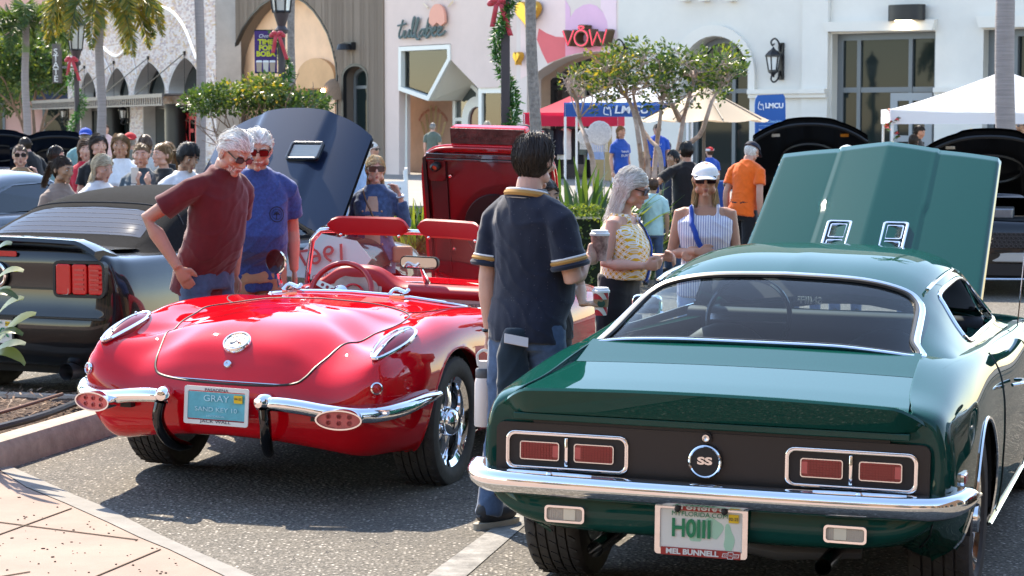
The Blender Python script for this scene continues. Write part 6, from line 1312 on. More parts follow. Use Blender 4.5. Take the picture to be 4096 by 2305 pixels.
def add_head(mb, T, res, fem=False):
 vs = []; nu, nv = (36, 28) if res < 2 else (20, 16)
 for i in range(nv+1):
  t = math.pi*i/nv
  for j in range(nu):
   a = 2*math.pi*j/nu; d = (math.sin(t)*math.cos(a), math.sin(t)*math.sin(a), math.cos(t)); r = head_r(d); vs.append(T @ V((d[0]*r, d[1]*r, d[2]*r)))
 mb.add(vs, [(i*nu+j, (i+1)*nu+j, (i+1)*nu+(j+1) % nu, i*nu+(j+1) % nu) for i in range(nv) for j in range(nu)])
 sv = mb.T; mb.T = (sv @ T) if sv else T; e = mb.ell
 f = .8 if fem else 1
 mb.tube([(0, .088, .030), (0, .103, .005), (0, .117, -.022), (0, .106, -.034)], [.009, .010, .0135*f, .008], 8)
 for s in (-1, 1):
  e((s*.011, .104, -.029), (.009, .011, .008), 8, 6); e((s*.030, .083, .034), (.026, .013, .009*f), 10, 6); e((s*.031, .078, .012), (.018, .013, .011), 10, 6)
  e((s*.045, .068, -.018), (.022, .022, .016), 10, 6); e((s*.079, -.004, -.004), (.011, .020, .031), 10, 8, MX.Rotation(R(-10), 3, 'X')); e((s*.052, .02, -.070), (.020, .035, .025), 10, 6)
 e((0, .091, -.056), (.025, .013, .0075), 10, 6); e((0, .090, -.067), (.021, .012, .0075), 10, 6); e((0, .080, -.097), (.024, .020, .018), 10, 6); mb.T = sv
def hand(mb, w, d, pn, side, curl=.5, s=1.0, fan=.10, point=None):
 """wrist, direction to the knuckles, palm normal; side +1 right; curl 0..1.6 per finger"""
 d = V(d).normalized(); pn = V(pn); pn = (pn-d*pn.dot(d)).normalized(); x = d.cross(pn)*side; w = V(w)      # x points to the thumb
 L = .088*s
 mb.tube([w-d*.02, w+d*.02*s, w+d*L*.6, w+d*L], [.025*s, .033*s, .040*s, .037*s], 10, flat=.42, up=pn)
 for k, (o, ln) in enumerate(((.030, .070), (.010, .080), (-.010, .075), (-.029, .058))):
  c = curl[k] if isinstance(curl, (list, tuple)) else curl*(1+.12*k)
  p = w+d*L*.96+x*o*s; fd = (d+x*(o*fan*30*.1)).normalized(); pts = [p-fd*.02]; a = 0; rs = [.0098*s]
  for q, f in enumerate((.45, .30, .25)):
   a += c*(.55, .75, .5)[q]; v_ = fd*math.cos(a)+pn*math.sin(a); pts.append(pts[-1]+v_*(ln*f*s+(.02 if q == 0 else 0))); rs.append((.0095, .0085, .0066)[q]*s)
  mb.tube(pts, rs, 7)
 c = curl[4] if isinstance(curl, (list, tuple)) else curl; p = w+d*.022*s+x*.028*s
 mb.tube([p-x*.008, p+(x*.8+d*.7+pn*.3*c)*.034*s, p+(x*(.95-.3*c)+d*1.5+pn*.6*c)*.040*s, p+(x*(.95-.5*c)+d*2.1+pn*1.0*c)*.040*s], [.014*s, .0125*s, .011*s, .008*s], 8)
def solid(mb, name, mat, par, vox, it=4, wr=0., seed=0):
 me = bpy.data.meshes.new(name); me.from_pydata(mb.v, [], mb.f)
 r = eval_mesh(me, [('REMESH', dict(mode='VOXEL', voxel_size=vox)), ('SMOOTH', dict(factor=.5, iterations=it))])
 if wr:
  n = len(r.vertices); co = np.empty(n*3); r.vertices.foreach_get('co', co); no = np.empty(n*3); r.vertices.foreach_get('normal', no); co = co.reshape(-1, 3); no = no.reshape(-1, 3); sd = V((seed*3.1, seed*1.7, seed))
  def sn(q, k): return (np.sin(q @ np.array([1.7, .9, 1.1])*k+sd.x)*np.sin(q @ np.array([-.8, 1.6, .7])*k+sd.y)+.6*np.sin(q @ np.array([.5, -1.1, 1.9])*k*1.7+sd.z)*np.sin(q @ np.array([1.9, .4, -.9])*k*1.9+sd.x*2))
  q = co*np.array([1, 1, .62]); f = sn(q, 11)*.6+sn(q, 23)*.3; dg = co @ np.array([5., 4., -7. if seed % 2 else 7.]); ridge = 1-np.abs(np.sin(dg*3.1+1.6*sn(co, 5)))*1.6
  co += no*(wr*(f*.7+.8*np.maximum(0, ridge)**2))[:, None]
  r.vertices.foreach_set('co', co.ravel())
 r.materials.clear(); r.materials.append(mat); return link(name, r, par, True, 180)
def make_hair(par, T, style, colname, seed, near, length=.0, vol=.0, n=None, under=False):
 rr = random.Random(seed); ms = hair_mats(HCOL[colname], colname); b = MB(); b.T = T
 def ok(d):
  x, y, z = d
  fr = itp(y, [-1, -.3, .15, .5, .8, 1], [-.62, -.50, -.02, .38, .52, .55])
  return z > fr and (not under or (z < .30 and y < .15))
 # cap following the skull
 nu, nv = 40, 24; grow = 1.05+vol
 for i in range(nv):
  for j in range(nu):
   q = []
   for a_, b_ in ((i, j), (i+1, j), (i+1, j+1), (i, j+1)):
    t = math.pi*a_/nv; a = 2*math.pi*b_/nu; d = (math.sin(t)*math.cos(a), math.sin(t)*math.sin(a), math.cos(t)); g = 1.025+vol*.85*(1-.8*max(0, d[1]))+.025*NZ.noise(V(d)*4+V((seed, 0, 0))); q.append((d, V(d)*head_r(d)*g))
   if all(ok(z[0]) for z in q): b.add([z[1] for z in q], [(0, 1, 2, 3)], 0 if rr.random() < .5 else 1)
 n = n or (800 if near else 260); w_ = (.0028 if n < 1400 else .0019) if near else .0062
 curly = 'curl' in style; long_ = length > .08
 for k in range(n):
  while True:
   z = rr.uniform(-.6, 1); a = rr.uniform(0, 2*math.pi); s_ = math.sqrt(1-z*z); d = V((s_*math.cos(a), s_*math.sin(a), z))
   if ok(d): break
  side = 1 if d.x > -.12 else -1; L = length*rr.uniform(.75, 1.08) if long_ else (rr.uniform(.04, .065)+vol*.15)
  steps = 8 if long_ else 5; st = (L+(.09 if d.z > .6 else .0 if not long_ else .03))/steps; g0 = 1.035+vol*rr.uniform(.75, 1.0)*(1-.75*max(0, d.y)); p = d*head_r(d)*g0; pts = [p*.985]; ph = rr.uniform(0, 6)
  for i in range(steps):
   u = pts[-1].normalized()
   if long_:
    w0 = V((side*.9, -.55, -.5)) if (u.y > .12 and u.z > -.2) else V((side*.12, -.12, -1))
    tng = w0-u*w0.dot(u) if pts[-1].z > -.05 else V((side*.05, -.04, -1)); q = pts[-1]+tng.normalized()*st
    hr_ = head_r(q.normalized())*(1.03+(g0-1.03)*(1-.6*max(0, q.normalized().y)))
    if q.z > -.10 and q.length < hr_: q = q.normalized()*hr_
    hx_ = head_r(q.normalized())*(1.05+vol*(1.1-.75*max(0, q.normalized().y))+.03*rr.random())
    if q.z > -.06 and q.length > hx_: q = q.normalized()*hx_
    if q.z < .045 and q.y > .015:       # keep the face clear
     q.y = .015 if q.z < .01 else lerp(q.y, .015, .6); q.x = side*max(abs(q.x), .074)
    if curly: q += V((math.sin(ph+i*1.9), math.cos(ph+i*1.7), math.sin(ph+i)))*.011
    else: q += V((math.sin(ph+i*.6), math.cos(ph+i*.5), 0))*(.002 if 'wavy' not in style else .007)
   else:
    w0 = V((side*.55, -.8, .1)) if u.y > .2 and 'front' not in style else V((side*.45, -.75, -.45)) if 'back' in style and u.z > .1 else (V((side*.35, .8, -.25)) if 'front' in style and u.z > .2 else V((side*.15, -.1, -1)))
    tng = w0-u*w0.dot(u); lift = (.16 if i == 0 else 0)+vol*.5*(1 if i < 2 else -.4)
    q = pts[-1]+(tng.normalized()+u*lift+V((math.sin(ph+i*.5), math.cos(ph*1.3+i*.5), math.sin(ph*2)))*(.5 if curly else .16 if 'wavy' not in style else .28)).normalized()*st
    hr_ = head_r(q.normalized())*(1.035+vol*.75)
    if q.length < hr_: q = q.normalized()*hr_
    if q.y > .06 and q.z < .055: q.z = .055
    hx_ = head_r(q.normalized())*(1.05+max(vol, 0)*(1.15-.7*max(0, q.normalized().y))+.02*rr.random()+(.22*rr.random()**2 if k % 7 == 0 and near else 0))
    if q.length > hx_: q = q.normalized()*hx_
   pts.append(q)
  m_ = len(pts); b.tube(pts, [w_*(1.1-.8*i/(m_-1)) for i in range(m_)], 3, m=rr.choice((0, 1, 1, 2)), cap=False)
 if 'pony' in style:
  for k in range(120 if near else 60):
   p = V((rr.uniform(-.02, .02), -.105, .03+rr.uniform(-.02, .02))); pts = [p]
   for i in range(6): pts.append(p+V((rr.uniform(-.03, .03), -.03-.012*i, -.045*i)))
   b.tube(pts, [w_*1.6, w_*1.6, w_*1.5, w_*1.4, w_*1.2, w_, w_*.3], 3, m=rr.choice((0, 1, 2)), cap=False)
 return b.build('hair', ms, par, smooth=True, ang=180)
def glasses(par, T, lens=(.012, .008, .008), big=1.0, clear=False):
 b = MB(); b.T = T; g = MB(); g.T = T; hw, hh = .029*big, .021*big
 for s in (-1, 1):
  o_ = rrect(hw*2, hh*2, .012, 4, s*.033, .010); b.ring(o_, [(s*.033+(x-s*.033)*.86, .010+(z-.010)*.84) for x, z in o_], .006, MX.Translation((0, .101, 0)) @ MX.Rotation(R(s*-7), 4, 'Z'))
  g.prism([(s*.033+(x-s*.033)*.88, .010+(z-.010)*.86) for x, z in o_], .003, MX.Translation((0, .103, 0)) @ MX.Rotation(R(s*-7), 4, 'Z'))
  b.bar((s*.062, .096, .016), (s*.080, .0, .012), .004, .007*big)
 b.bar((-.008, .108, .016), (.008, .108, .016), .004, .005)
 o = b.build('sunglasses', P('spectacle_frame', (.02, .012, .010), .3, coat=.3), par); g.build('lens', P('spectacle_lens_%d' % (lens[0]*1000), lens, .12, coat=.15, spec=.35), o)
def cap(par, T, mat, brim=1, seed=0):
 b = MB(); b.T = T; rows = []
 for i in range(9):
  t = math.pi/2*i/8; rows.append([V((.088*math.sin(t)*math.cos(a)+.001, .112*math.sin(t)*math.sin(a), .040+.076*math.cos(t)*(1-.06*math.sin(a)))) for a in [2*math.pi*j/24 for j in range(24)]])
 b.grid(rows, cv=True); b.tube([V((.089*math.cos(a), .113*math.sin(a), .036)) for a in [2*math.pi*j/24 for j in range(25)]], .005, 6, cap=False)
 o = b.build('cap', mat, par, smooth=True, ang=180); b = MB(); b.T = T; R_ = []
 for i in range(6):
  f = i/5; R_.append([V((.082*math.sin(a)*(1-.1*f), brim*(.085*math.cos(a)*.9+.02+f*.10*math.cos(a)**.5), .044-.014*f-.018*math.sin(a)**2)) for a in [R(x) for x in range(-88, 89, 11)]])
 b.grid(R_); q = b.build('brim', mat, o, smooth=True); md = q.modifiers.new('t', 'SOLIDIFY'); md.thickness = .004
 return o
PS = {}
def person(label, pos, f, H, skin='fair', top=None, sleeve=.55, bottom=None, legs='trousers', hair=('short', 'brown'), hl=.0, vol=.03, lean=0, head=(0, 0, 0), arms=('down', 'down'), sun=None, hat=None, lod=2, fem=False, w=1.0, belly=0., group=None, sit=False, shoe=(.03, .03, .03), neck='crew', hn=None, lens=(.012, .008, .008), sgb=1.0, seed=None, shorts_to=.5, tuck=0, legd=0.0):
 """pos ground point, f facing vector; local axes x right, y front"""
 s = H/1.75; seed = seed if seed is not None else zlib.crc32(label.encode()) % 97
 o = thing('person', label, 'person', pos, math.atan2(-f[0], f[1]), group)
 vox = (.0072, .0085, .013, .017)[lod]; sm = SK[skin]; near = lod < 2
 sh = (.158 if fem else .180)*(.62+.38*w)*s; zs = 1.412*s; dz = -.44*s if sit else 0
 LM = MX.Translation((0, 0, .95*s+dz)) @ MX.Rotation(R(-lean), 4, 'X') @ MX.Translation((0, 0, -.95*s))
 HM = LM @ MX.Translation((0, -.012*s, 1.505*s)) @ MX.Rotation(R(-head[0]), 4, 'X') @ MX.Rotation(R(head[1]), 4, 'Z') @ MX.Rotation(R(head[2]), 4, 'Y') @ MX.Translation((0, .018*s, .128*s)) @ MX.Diagonal((s*1.02, s*1.02, s*1.0, 1))
 k_sh = MB(); ar = []
 for sd, a in ((-1, arms[0]), (1, arms[1])):
  S0 = V((sd*(sh+.005), -.012*s, zs-.012*s))
  pre = {'down': ((.045, -.02, -.29), (.050, .035, -.53), (0.05, .12, -1), (-1, 0, 0), .45), 'hip': ((.17, -.13, -.22), (.02, .05, -.40), (-.7, .5, -.5), (0, -1, 0), .3), 'fold': ((.05, .04, -.28), (-.14, .22, -.24), (-1, .15, .0), (0, -1, 0), .4),
   'pocket': ((.06, -.06, -.28), (.02, .07, -.50), (-.1, .3, -1), (-1, 0, 0), .3), 'hold': ((.04, .0, -.29), (-.02, .23, -.20), (-.3, .9, .2), (-.9, 0, .3), .9), 'phone': ((.05, .05, -.27), (-.06, .24, -.06), (-.2, .4, 1), (0, -1, 0), .8), 'up': ((.13, .05, -.22), (.02, .10, .02), (-.4, 0, 1), (-1, 0, 0), .8), 'front': ((.03, .10, -.27), (-.03, .30, -.36), (0, .9, -.4), (-1, 0, 0), .4)}
  e, wv, hd, pn, cu = pre[a] if isinstance(a, str) else a
  fl = lambda v: V((v[0]*sd, v[1], v[2]))
  E = S0+fl(e)*s; W = S0+fl(wv)*s; ar.append((sd, S0, E, W, fl(hd), fl(pn), cu))
 # ---- skin: head, neck, arms, hands, bare legs: one surface
 b = MB(); b.T = LM
 b.tube([(0, -.02*s, 1.38*s), (0, -.012*s, 1.47*s), (0, 0, 1.55*s)], [.075*s, (.050 if fem else .060)*s*min(w, 1.1), (.047 if fem else .056)*s], 14)
 if neck != 'crew': loft(b, [((0, .01*s, 1.22*s), .125*w*s, .090*s), ((0, 0, 1.36*s), .15*w*s, .088*s), ((0, -.01*s, 1.44*s), .12*w*s, .068*s)])
 for sd, S0, E, W, hd, pn, cu in ar:
  af = (.86 if fem else 1.0)*s*(.5+.5*w)
  q0 = [S0+V((-sd*.03*s, 0, .0)), S0, S0.lerp(E, .45)] if sleeve <= 0 else [S0+V((-sd*.10*s, 0, -.03*s)), S0.lerp(E, .10)+V((-sd*.01*s, 0, -.01*s)), S0.lerp(E, .45)]
  b.tube(q0+[E, E.lerp(W, .30), E.lerp(W, .75), W], ([.050*af, .056*af, .050*af] if sleeve <= 0 else [.030*af, .042*af, .046*af])+[.041*af, .044*af, .032*af, .027*af], 12)
  hand(b, W, hd, pn, sd, cu, s*.98)
 b.T = None; add_head(b, HM, lod, fem)
 # ---- legs
 hp = .088*s*w; legp = []
 for sd in (-1, 1):
  if sit: pts = [(sd*hp, 0, .92*s+dz), (sd*hp*1.2, .42*s, .95*s+dz-.02), (sd*hp*1.2, .45*s, .09*s)]
  else: pts = [(sd*hp, 0, .92*s), (sd*(hp+.01), .02*s+sd*legd, .49*s), (sd*(hp+.02), -.02*s+sd*legd*1.6, .085*s)]
  legp.append([V(p) for p in pts])
 if legs in ('shorts', 'skirt_short'):
  for A, K, F in legp: b.tube([A, A.lerp(K, .5), K, K.lerp(F, .3), F], [.08*s, .072*s, .052*s, .055*s, .036*s], 10)
 solid(b, 'body', sm, o, vox, 3 if near else 2)
 # ---- garment
 T_ = top or fab('white', (.7, .7, .7))
 def secs(grow):
  wz = .128 if fem else .152; bu = .022 if fem else 0
  q = [(.83, .168, .118, 0), (.93, .170, .122, .0), (1.03, wz+.012, .112+belly*.5, .008+belly*.5), (1.13, wz+.008, .112+belly*.55, .012+belly*.55), (1.25, .162, .118+bu*.6+belly*.15, .012+bu*.5+belly*.15), (1.35, .172, .112, .0), (1.415, .150, .092, -.008), (1.46, .105, .074, -.012), (1.505, .066, .060, -.010)]
  if H > 1.81 and lod < 2: q = [(.765, .172, .122, 0)]+q
  return [((0, y*s, z*s), rx*s*w+grow, ry*s*(.6+.4*w)+grow) for z, rx, ry, y in q]
 b = MB(); b.T = LM; sc_ = secs(.012)
 if neck == 'tank':
  sc_ = sc_[:6]+[((0, -.0*s, 1.39*s), .13*s*w, .092*s)]
  for sd in (-1, 1): b.tube([(sd*.085*s, .085*s, 1.34*s), (sd*.088*s, .05*s, 1.44*s), (sd*.085*s, -.05*s, 1.445*s), (sd*.085*s, -.09*s, 1.36*s)], .024*s, 8, flat=.6)
 if tuck: sc_ = sc_[tuck:]
 loft(b, sc_, 24)
 if sleeve > 0:
  for sd, S0, E, W, hd, pn, cu in ar:
   af = (.9 if fem else 1.0)*s*(.5+.5*w)
   if sleeve <= 1.0: b.tube([V((sd*.06*s, -.012*s, 1.452*s)), S0+V((-sd*.055*s, 0, .012*s)), S0.lerp(E, .12), S0.lerp(E, sleeve*.55), S0.lerp(E, sleeve)], [.046*af, .060*af, .068*af, .070*af, .074*af], 14)
   else: b.tube([V((sd*.06*s, -.012*s, 1.452*s)), S0+V((-sd*.055*s, 0, .012*s)), S0.lerp(E, .12), S0.lerp(E, .5), E, E.lerp(W, .5), E.lerp(W, sleeve-1)], [.046*af, .060*af, .068*af, .064*af, .056*af, .050*af, .044*af], 14)
 so = solid(b, 'jacket' if sleeve > 1.3 else 'shirt', T_, o, max(vox, .0095), 3, .0065*s if lod < 3 else 0, seed)
 B_ = bottom or fab('jeans', (.06, .10, .18), var=(20, .3))
 b = MB()
 if legs == 'skirt': loft(b, [((0, 0, .07*s), .21*s, .17*s), ((0, 0, .5*s), .19*s, .155*s), ((0, 0, .80*s), .182*s*w, .140*s), ((0, 0, .95*s), .168*s*w, .122*s), ((0, 0, 1.06*s), .142*s*w, .112*s+belly*.5*s)], 24)
 else:
  loft(b, [((0, 0, .80*s+dz), .165*s*w, .120*s), ((0, 0, .92*s+dz), .168*s*w, .124*s), ((0, 0, 1.02*s+dz), .155*s*w, .115*s)], 24)
  for A, K, F in legp:
   if legs == 'shorts': b.tube([A, A.lerp(K, .5), A.lerp(K, .5+shorts_to)], [.095*s, .094*s, .10*s], 14)
   else: b.tube([A, A.lerp(K, .5), K, K.lerp(F, .5), F+V((0, 0, -.03*s))], [.094*s*w, .086*s*w, .066*s, .062*s, .060*s], 14)
 solid(b, 'skirt' if legs == 'skirt' else 'shorts' if legs == 'shorts' else 'trousers', B_, o, max(vox, .011), 3, .005*s if lod < 3 else 0, seed+5)
 sm_ = P('shoe_%d' % int(shoe[0]*1000), shoe, .6); SO = P('shoe_sole', (.42, .36, .28), .7)
 for A, K, F in legp:
  bz = MB(); fx_, fy_ = F.x, F.y
  bz.ell((fx_, fy_+.055*s, .055*s), (.045*s, .125*s, .045*s), 14, 8); bz.ell((fx_, fy_-.01*s, .075*s), (.042*s, .055*s, .055*s), 12, 8); q = bz.build('shoe', sm_, o, smooth=True)
  bz = MB(); bz.prism([(fx_+.048*s*math.cos(a)*(1 if math.sin(a) > 0 else .85), fy_+.05*s+.14*s*math.sin(a)) for a in [2*math.pi*i/24 for i in range(24)]], .028*s, frame((0, 0, 0), (1, 0, 0), (0, 0, 1), (0, 1, 0))); bz.build('sole', SO, q)
 # ---- face
 b = MB(); b.T = HM
 b.ell((0, .1005, -.0565), (.018, .006, .0035), 10, 5); b.ell((0, .0995, -.0655), (.016, .006, .0042), 10, 5); b.build('lips', LIPS, o, smooth=True)
 if not sun:
  for sd in (-1, 1):
   b = MB(); b.T = HM; b.ell((sd*.031, .0865, .011), (.0125, .006, .0062), 10, 6); eo = b.build('eye', EYEW, o, smooth=True); b = MB(); b.T = HM; b.ell((sd*.031, .0918, .011), (.0055, .002, .0055), 8, 5); b.build('iris', IRIS, eo)
 hc = hair[1] if hair else 'grey'
 for sd in (-1, 1):
  b = MB(); b.T = HM; b.tube([(sd*.015, .097, .033), (sd*.032, .095, .039), (sd*.048, .083, .034)], [.0035, .0042, .002], 6); b.build('eyebrow', hair_mats(HCOL[hc], hc)[0], o)
 if hair and hair[0] != 'none': make_hair(o, HM, hair[0], hc, seed, near, hl, min(vol, -.01) if hat and hl < .1 else vol, hn, bool(hat))
 if sun: glasses(o, HM, lens, sgb)
 if hat: cap(o, HM, hat[0], hat[1])
 PS[label] = (o, HM, LM, ar, s); return o
def stand(px, Y, z=0.0): return V((hx(px, Y), Y, z))
D = 1.5901
def tall(py, Y): return hz(py, Y)
# ---------------------------------------------------------------- the people in the photograph
MAROON = fab('maroon', (.115, .014, .018)); BLUE = fab('blue_heather', (.035, .068, .23), var=(60, .3)); NAVYPOLO = fab('navy_polo', (.012, .016, .032)); DENIM = fab('denim', (.045, .085, .18), var=(22, .45)); JEANS = fab('jeans', (.06, .10, .18), var=(20, .3)); KHAKI = fab('khaki', (.40, .25, .15)); BLK = fab('black', (.012, .012, .014)); WHT = fab('white', (.72, .72, .74)); MINT = fab('mint', (.42, .66, .66)); ORANGE = fab('orange', (.80, .125, .012)); TEE = fab('royal', (.02, .085, .42)); SAGE = fab('sage', (.10, .13, .11)); TEAL2 = fab('teal', (.16, .30, .31)); TANV = fab('tan_vest', (.35, .22, .12)); SLATE = fab('slate', (.05, .075, .095)); PINKF = fab('pink', (.75, .25, .3)); LBLUE = fab('light_blue', (.36, .50, .72)); OLIVE2 = fab('grey_green', (.17, .17, .14)); STRIPE0 = fab('cream', (.62, .60, .56))
def dots_mat(base, col, sc, thr, nm):
 m = fab(nm, base); t, b = nodes(m); N, L = t.nodes, t.links; tc = [n for n in N if n.type == 'TEX_COORD'][0]
 vm = N.new('ShaderNodeVectorMath'); vm.operation = 'SCALE'; vm.inputs[3].default_value = sc; L.new(tc.outputs['Object'], vm.inputs[0])
 fr = N.new('ShaderNodeVectorMath'); fr.operation = 'FRACTION'; L.new(vm.outputs[0], fr.inputs[0]); ds = N.new('ShaderNodeVectorMath'); ds.operation = 'DISTANCE'; ds.inputs[1].default_value = (.5, .5, .5)
 L.new(fr.outputs[0], ds.inputs[0]); lt = N.new('ShaderNodeMath'); lt.operation = 'LESS_THAN'; lt.inputs[1].default_value = thr; L.new(ds.outputs['Value'], lt.inputs[0])
 mx = N.new('ShaderNodeMix'); mx.data_type = 'RGBA'; old = [n for n in N if n.type == 'MIX'][0]; L.new(lt.outputs[0], mx.inputs[0]); L.new(old.outputs[2], mx.inputs[6]); mx.inputs[7].default_value = (*col, 1); L.new(mx.outputs[2], b.inputs['Base Color']); return m
def wave_mat(base, col, sc, ax, nm, thr=.55):
 m = fab(nm, base); t, b = nodes(m); N, L = t.nodes, t.links; tc = [n for n in N if n.type == 'TEX_COORD'][0]
 wv = N.new('ShaderNodeTexWave'); wv.bands_direction = ax; wv.inputs['Scale'].default_value = sc; L.new(tc.outputs['Object'], wv.inputs[0]); gt = N.new('ShaderNodeMath'); gt.operation = 'GREATER_THAN'; gt.inputs[1].default_value = thr; L.new(wv.outputs[1], gt.inputs[0])
 mx = N.new('ShaderNodeMix'); mx.data_type = 'RGBA'; L.new(gt.outputs[0], mx.inputs[0]); mx.inputs[6].default_value = (*base, 1); mx.inputs[7].default_value = (*col, 1); L.new(mx.outputs[2], b.inputs['Base Color']); return m
def lattice_mat():      # yellow cloth with white interlaced rings and dark dots
 m = fab('yellow_rings', (.80, .46, .02)); t, b = nodes(m); N, L = t.nodes, t.links; tc = [n for n in N if n.type == 'TEX_COORD'][0]
 sx = N.new('ShaderNodeSeparateXYZ'); L.new(tc.outputs['Object'], sx.inputs[0])
 ad = N.new('ShaderNodeMath'); ad.operation = 'ADD'; L.new(sx.outputs[0], ad.inputs[0]); L.new(sx.outputs[1], ad.inputs[1])
 def cell(off):
  o_ = []
  for src in (ad.outputs[0], sx.outputs[2]):
   mu = N.new('ShaderNodeMath'); mu.operation = 'MULTIPLY_ADD'; mu.inputs[1].default_value = 25; mu.inputs[2].default_value = off+20; L.new(src, mu.inputs[0]); fr = N.new('ShaderNodeMath'); fr.operation = 'FRACT'; L.new(mu.outputs[0], fr.inputs[0]); o_.append(fr)
  cb = N.new('ShaderNodeCombineXYZ'); L.new(o_[0].outputs[0], cb.inputs[0]); L.new(o_[1].outputs[0], cb.inputs[1]); d = N.new('ShaderNodeVectorMath'); d.operation = 'DISTANCE'; d.inputs[1].default_value = (.5, .5, 0); L.new(cb.outputs[0], d.inputs[0]); return d
 prev = None
 d1, d2 = cell(0), cell(.5)
 def band(d, c, w_): s_ = N.new('ShaderNodeMath'); s_.operation = 'SUBTRACT'; s_.inputs[1].default_value = c; L.new(d.outputs['Value'], s_.inputs[0]); a = N.new('ShaderNodeMath'); a.operation = 'ABSOLUTE'; L.new(s_.outputs[0], a.inputs[0]); l = N.new('ShaderNodeMath'); l.operation = 'LESS_THAN'; l.inputs[1].default_value = w_; L.new(a.outputs[0], l.inputs[0]); return l
 mxv = N.new('ShaderNodeMath'); mxv.operation = 'MAXIMUM'; L.new(band(d1, .47, .055).outputs[0], mxv.inputs[0]); L.new(band(d2, .47, .055).outputs[0], mxv.inputs[1])
 m1 = N.new('ShaderNodeMix'); m1.data_type = 'RGBA'; L.new(mxv.outputs[0], m1.inputs[0]); m1.inputs[6].default_value = (.80, .46, .02, 1); m1.inputs[7].default_value = (.82, .80, .76, 1)
 m2 = N.new('ShaderNodeMix'); m2.data_type = 'RGBA'; L.new(band(d1, 0, .075).outputs[0], m2.inputs[0]); L.new(m1.outputs[2], m2.inputs[6]); m2.inputs[7].default_value = (.02, .02, .08, 1); L.new(m2.outputs[2], b.inputs['Base Color']); return m
POLO = dots_mat((.012, .016, .032), (.22, .22, .25), 70, .07, 'navy_dotted'); YEL = lattice_mat(); STRIPES = wave_mat((.74, .73, .76), (.30, .31, .48), 21, 'X', 'blue_stripe', .62)
# foreground
p1 = person('white haired man in a maroon tee bending over the red roadster, hand on hip', stand(818, 12.75), (.80, -.60), 1.86, 'red', MAROON, .68, JEANS, hair=('wavy_back', 'white'), hl=.0, vol=.09, lean=17, head=(20, -8, 0), arms=('down', ((.16, -.16, -.235), (.07, .06, -.455), (-.55, .35, -.75), (-.7, -.6, -.2), (.25, .22, .2, .25, .15))), sun=True, lens=(.10, .10, .11), sgb=.85, lod=0, w=1.03, belly=.03, hn=2000)
p2 = person('grey haired man in a blue tee and red mirrored sunglasses, hand in pocket', stand(1018, 13.5), (.30, -.95), 1.82, 'red', BLUE, .70, KHAKI, hair=('wavy_back', 'white'), vol=.07, lean=9, head=(10, -10, 0), arms=('down', 'pocket'), sun=True, lens=(.14, .008, .008), lod=0, w=1.06, belly=.08, hn=1600)
p3 = person('blonde woman in a denim jacket touching her ear', stand(1500, 16.9), (-.12, -1), 1.575, 'fair', DENIM, 1.75, JEANS, hair=('bob', 'blonde'), hl=.19, vol=.09, head=(2, 18, 0), arms=(((.12, .02, -.25), (.07, .10, .02), (-.5, -.1, 1), (-.8, .4, 0), .8), 'down'), sun=True, sgb=1.22, lens=(.05, .018, .012), lod=1, fem=True, w=1.02, hn=900)
p4 = person('dark haired man seen from behind in a navy dotted polo shirt', stand(2108, 9.62), (.70, .71), 1.80, 'fair', POLO, .78, JEANS, hair=('short', 'dark'), vol=.07, lean=2, head=(8, 8, 0), arms=(((.02, -.03, -.30), (.025, .0, -.55), (0, .05, -1), (-1, 0, 0), .9), ((.05, .05, -.285), (-.03, .215, -.20), (-.1, 1, .15), (-1, 0, .1), .85)), lod=0, w=1.06, belly=.07, hn=2600, shoe=(.02, .022, .028), legd=.07)
p5 = person('white haired woman in a yellow ring patterned sleeveless top and black skirt', stand(2478, 12.6), (.93, -.36), 1.575, 'fair', YEL, 0, BLK, 'skirt', hair=('wavy_curl', 'white'), hl=.21, vol=.20, lean=4, head=(16, 6, 0), arms=(((.03, .05, -.26), (-.06, .27, -.22), (-.3, .9, .1), (-.8, 0, -.4), .9), ((.05, -.02, -.27), (.02, .235, -.26), (-.35, .9, .1), (-.9, 0, .3), .8)), sun=True, lens=(.012, .012, .014), sgb=1.05, lod=0, fem=True, w=1.2, belly=.05, neck='tank', hn=2200, tuck=2)
p6 = person('woman in a white cap and striped sleeveless blouse with her arms folded', stand(2822, 13.3), (-.12, -1), 1.60, 'tan', STRIPES, 0, LBLUE, hair=('wavy', 'blonde'), hl=.20, vol=.07, lean=2, head=(4, 3, 0), arms=(((.05, .04, -.28), (-.17, .20, -.27), (-1, .05, -.05), (0, -.9, -.3), .35), ((.06, .03, -.28), (-.12, .23, -.245), (-1, .1, -.15), (0, -.9, -.3), .4)), sun=True, sgb=1.25, lens=(.02, .008, .012), hat=(P('cap_white', (.74, .73, .71), .85), 1), lod=0, fem=True, w=1.06, neck='tank', hn=800)
person('woman almost hidden behind the man in the navy polo', stand(2176, 10.85), (.45, -.89), 1.56, 'olive', BLK, .6, BLK, hair=('bob', 'dark'), hl=.14, vol=.04, arms=(((.07, .02, -.27), (-.02, .22, -.36), (.9, .35, .1), (.2, .2, -1), .9), 'down'), lod=1, fem=True, w=.95)
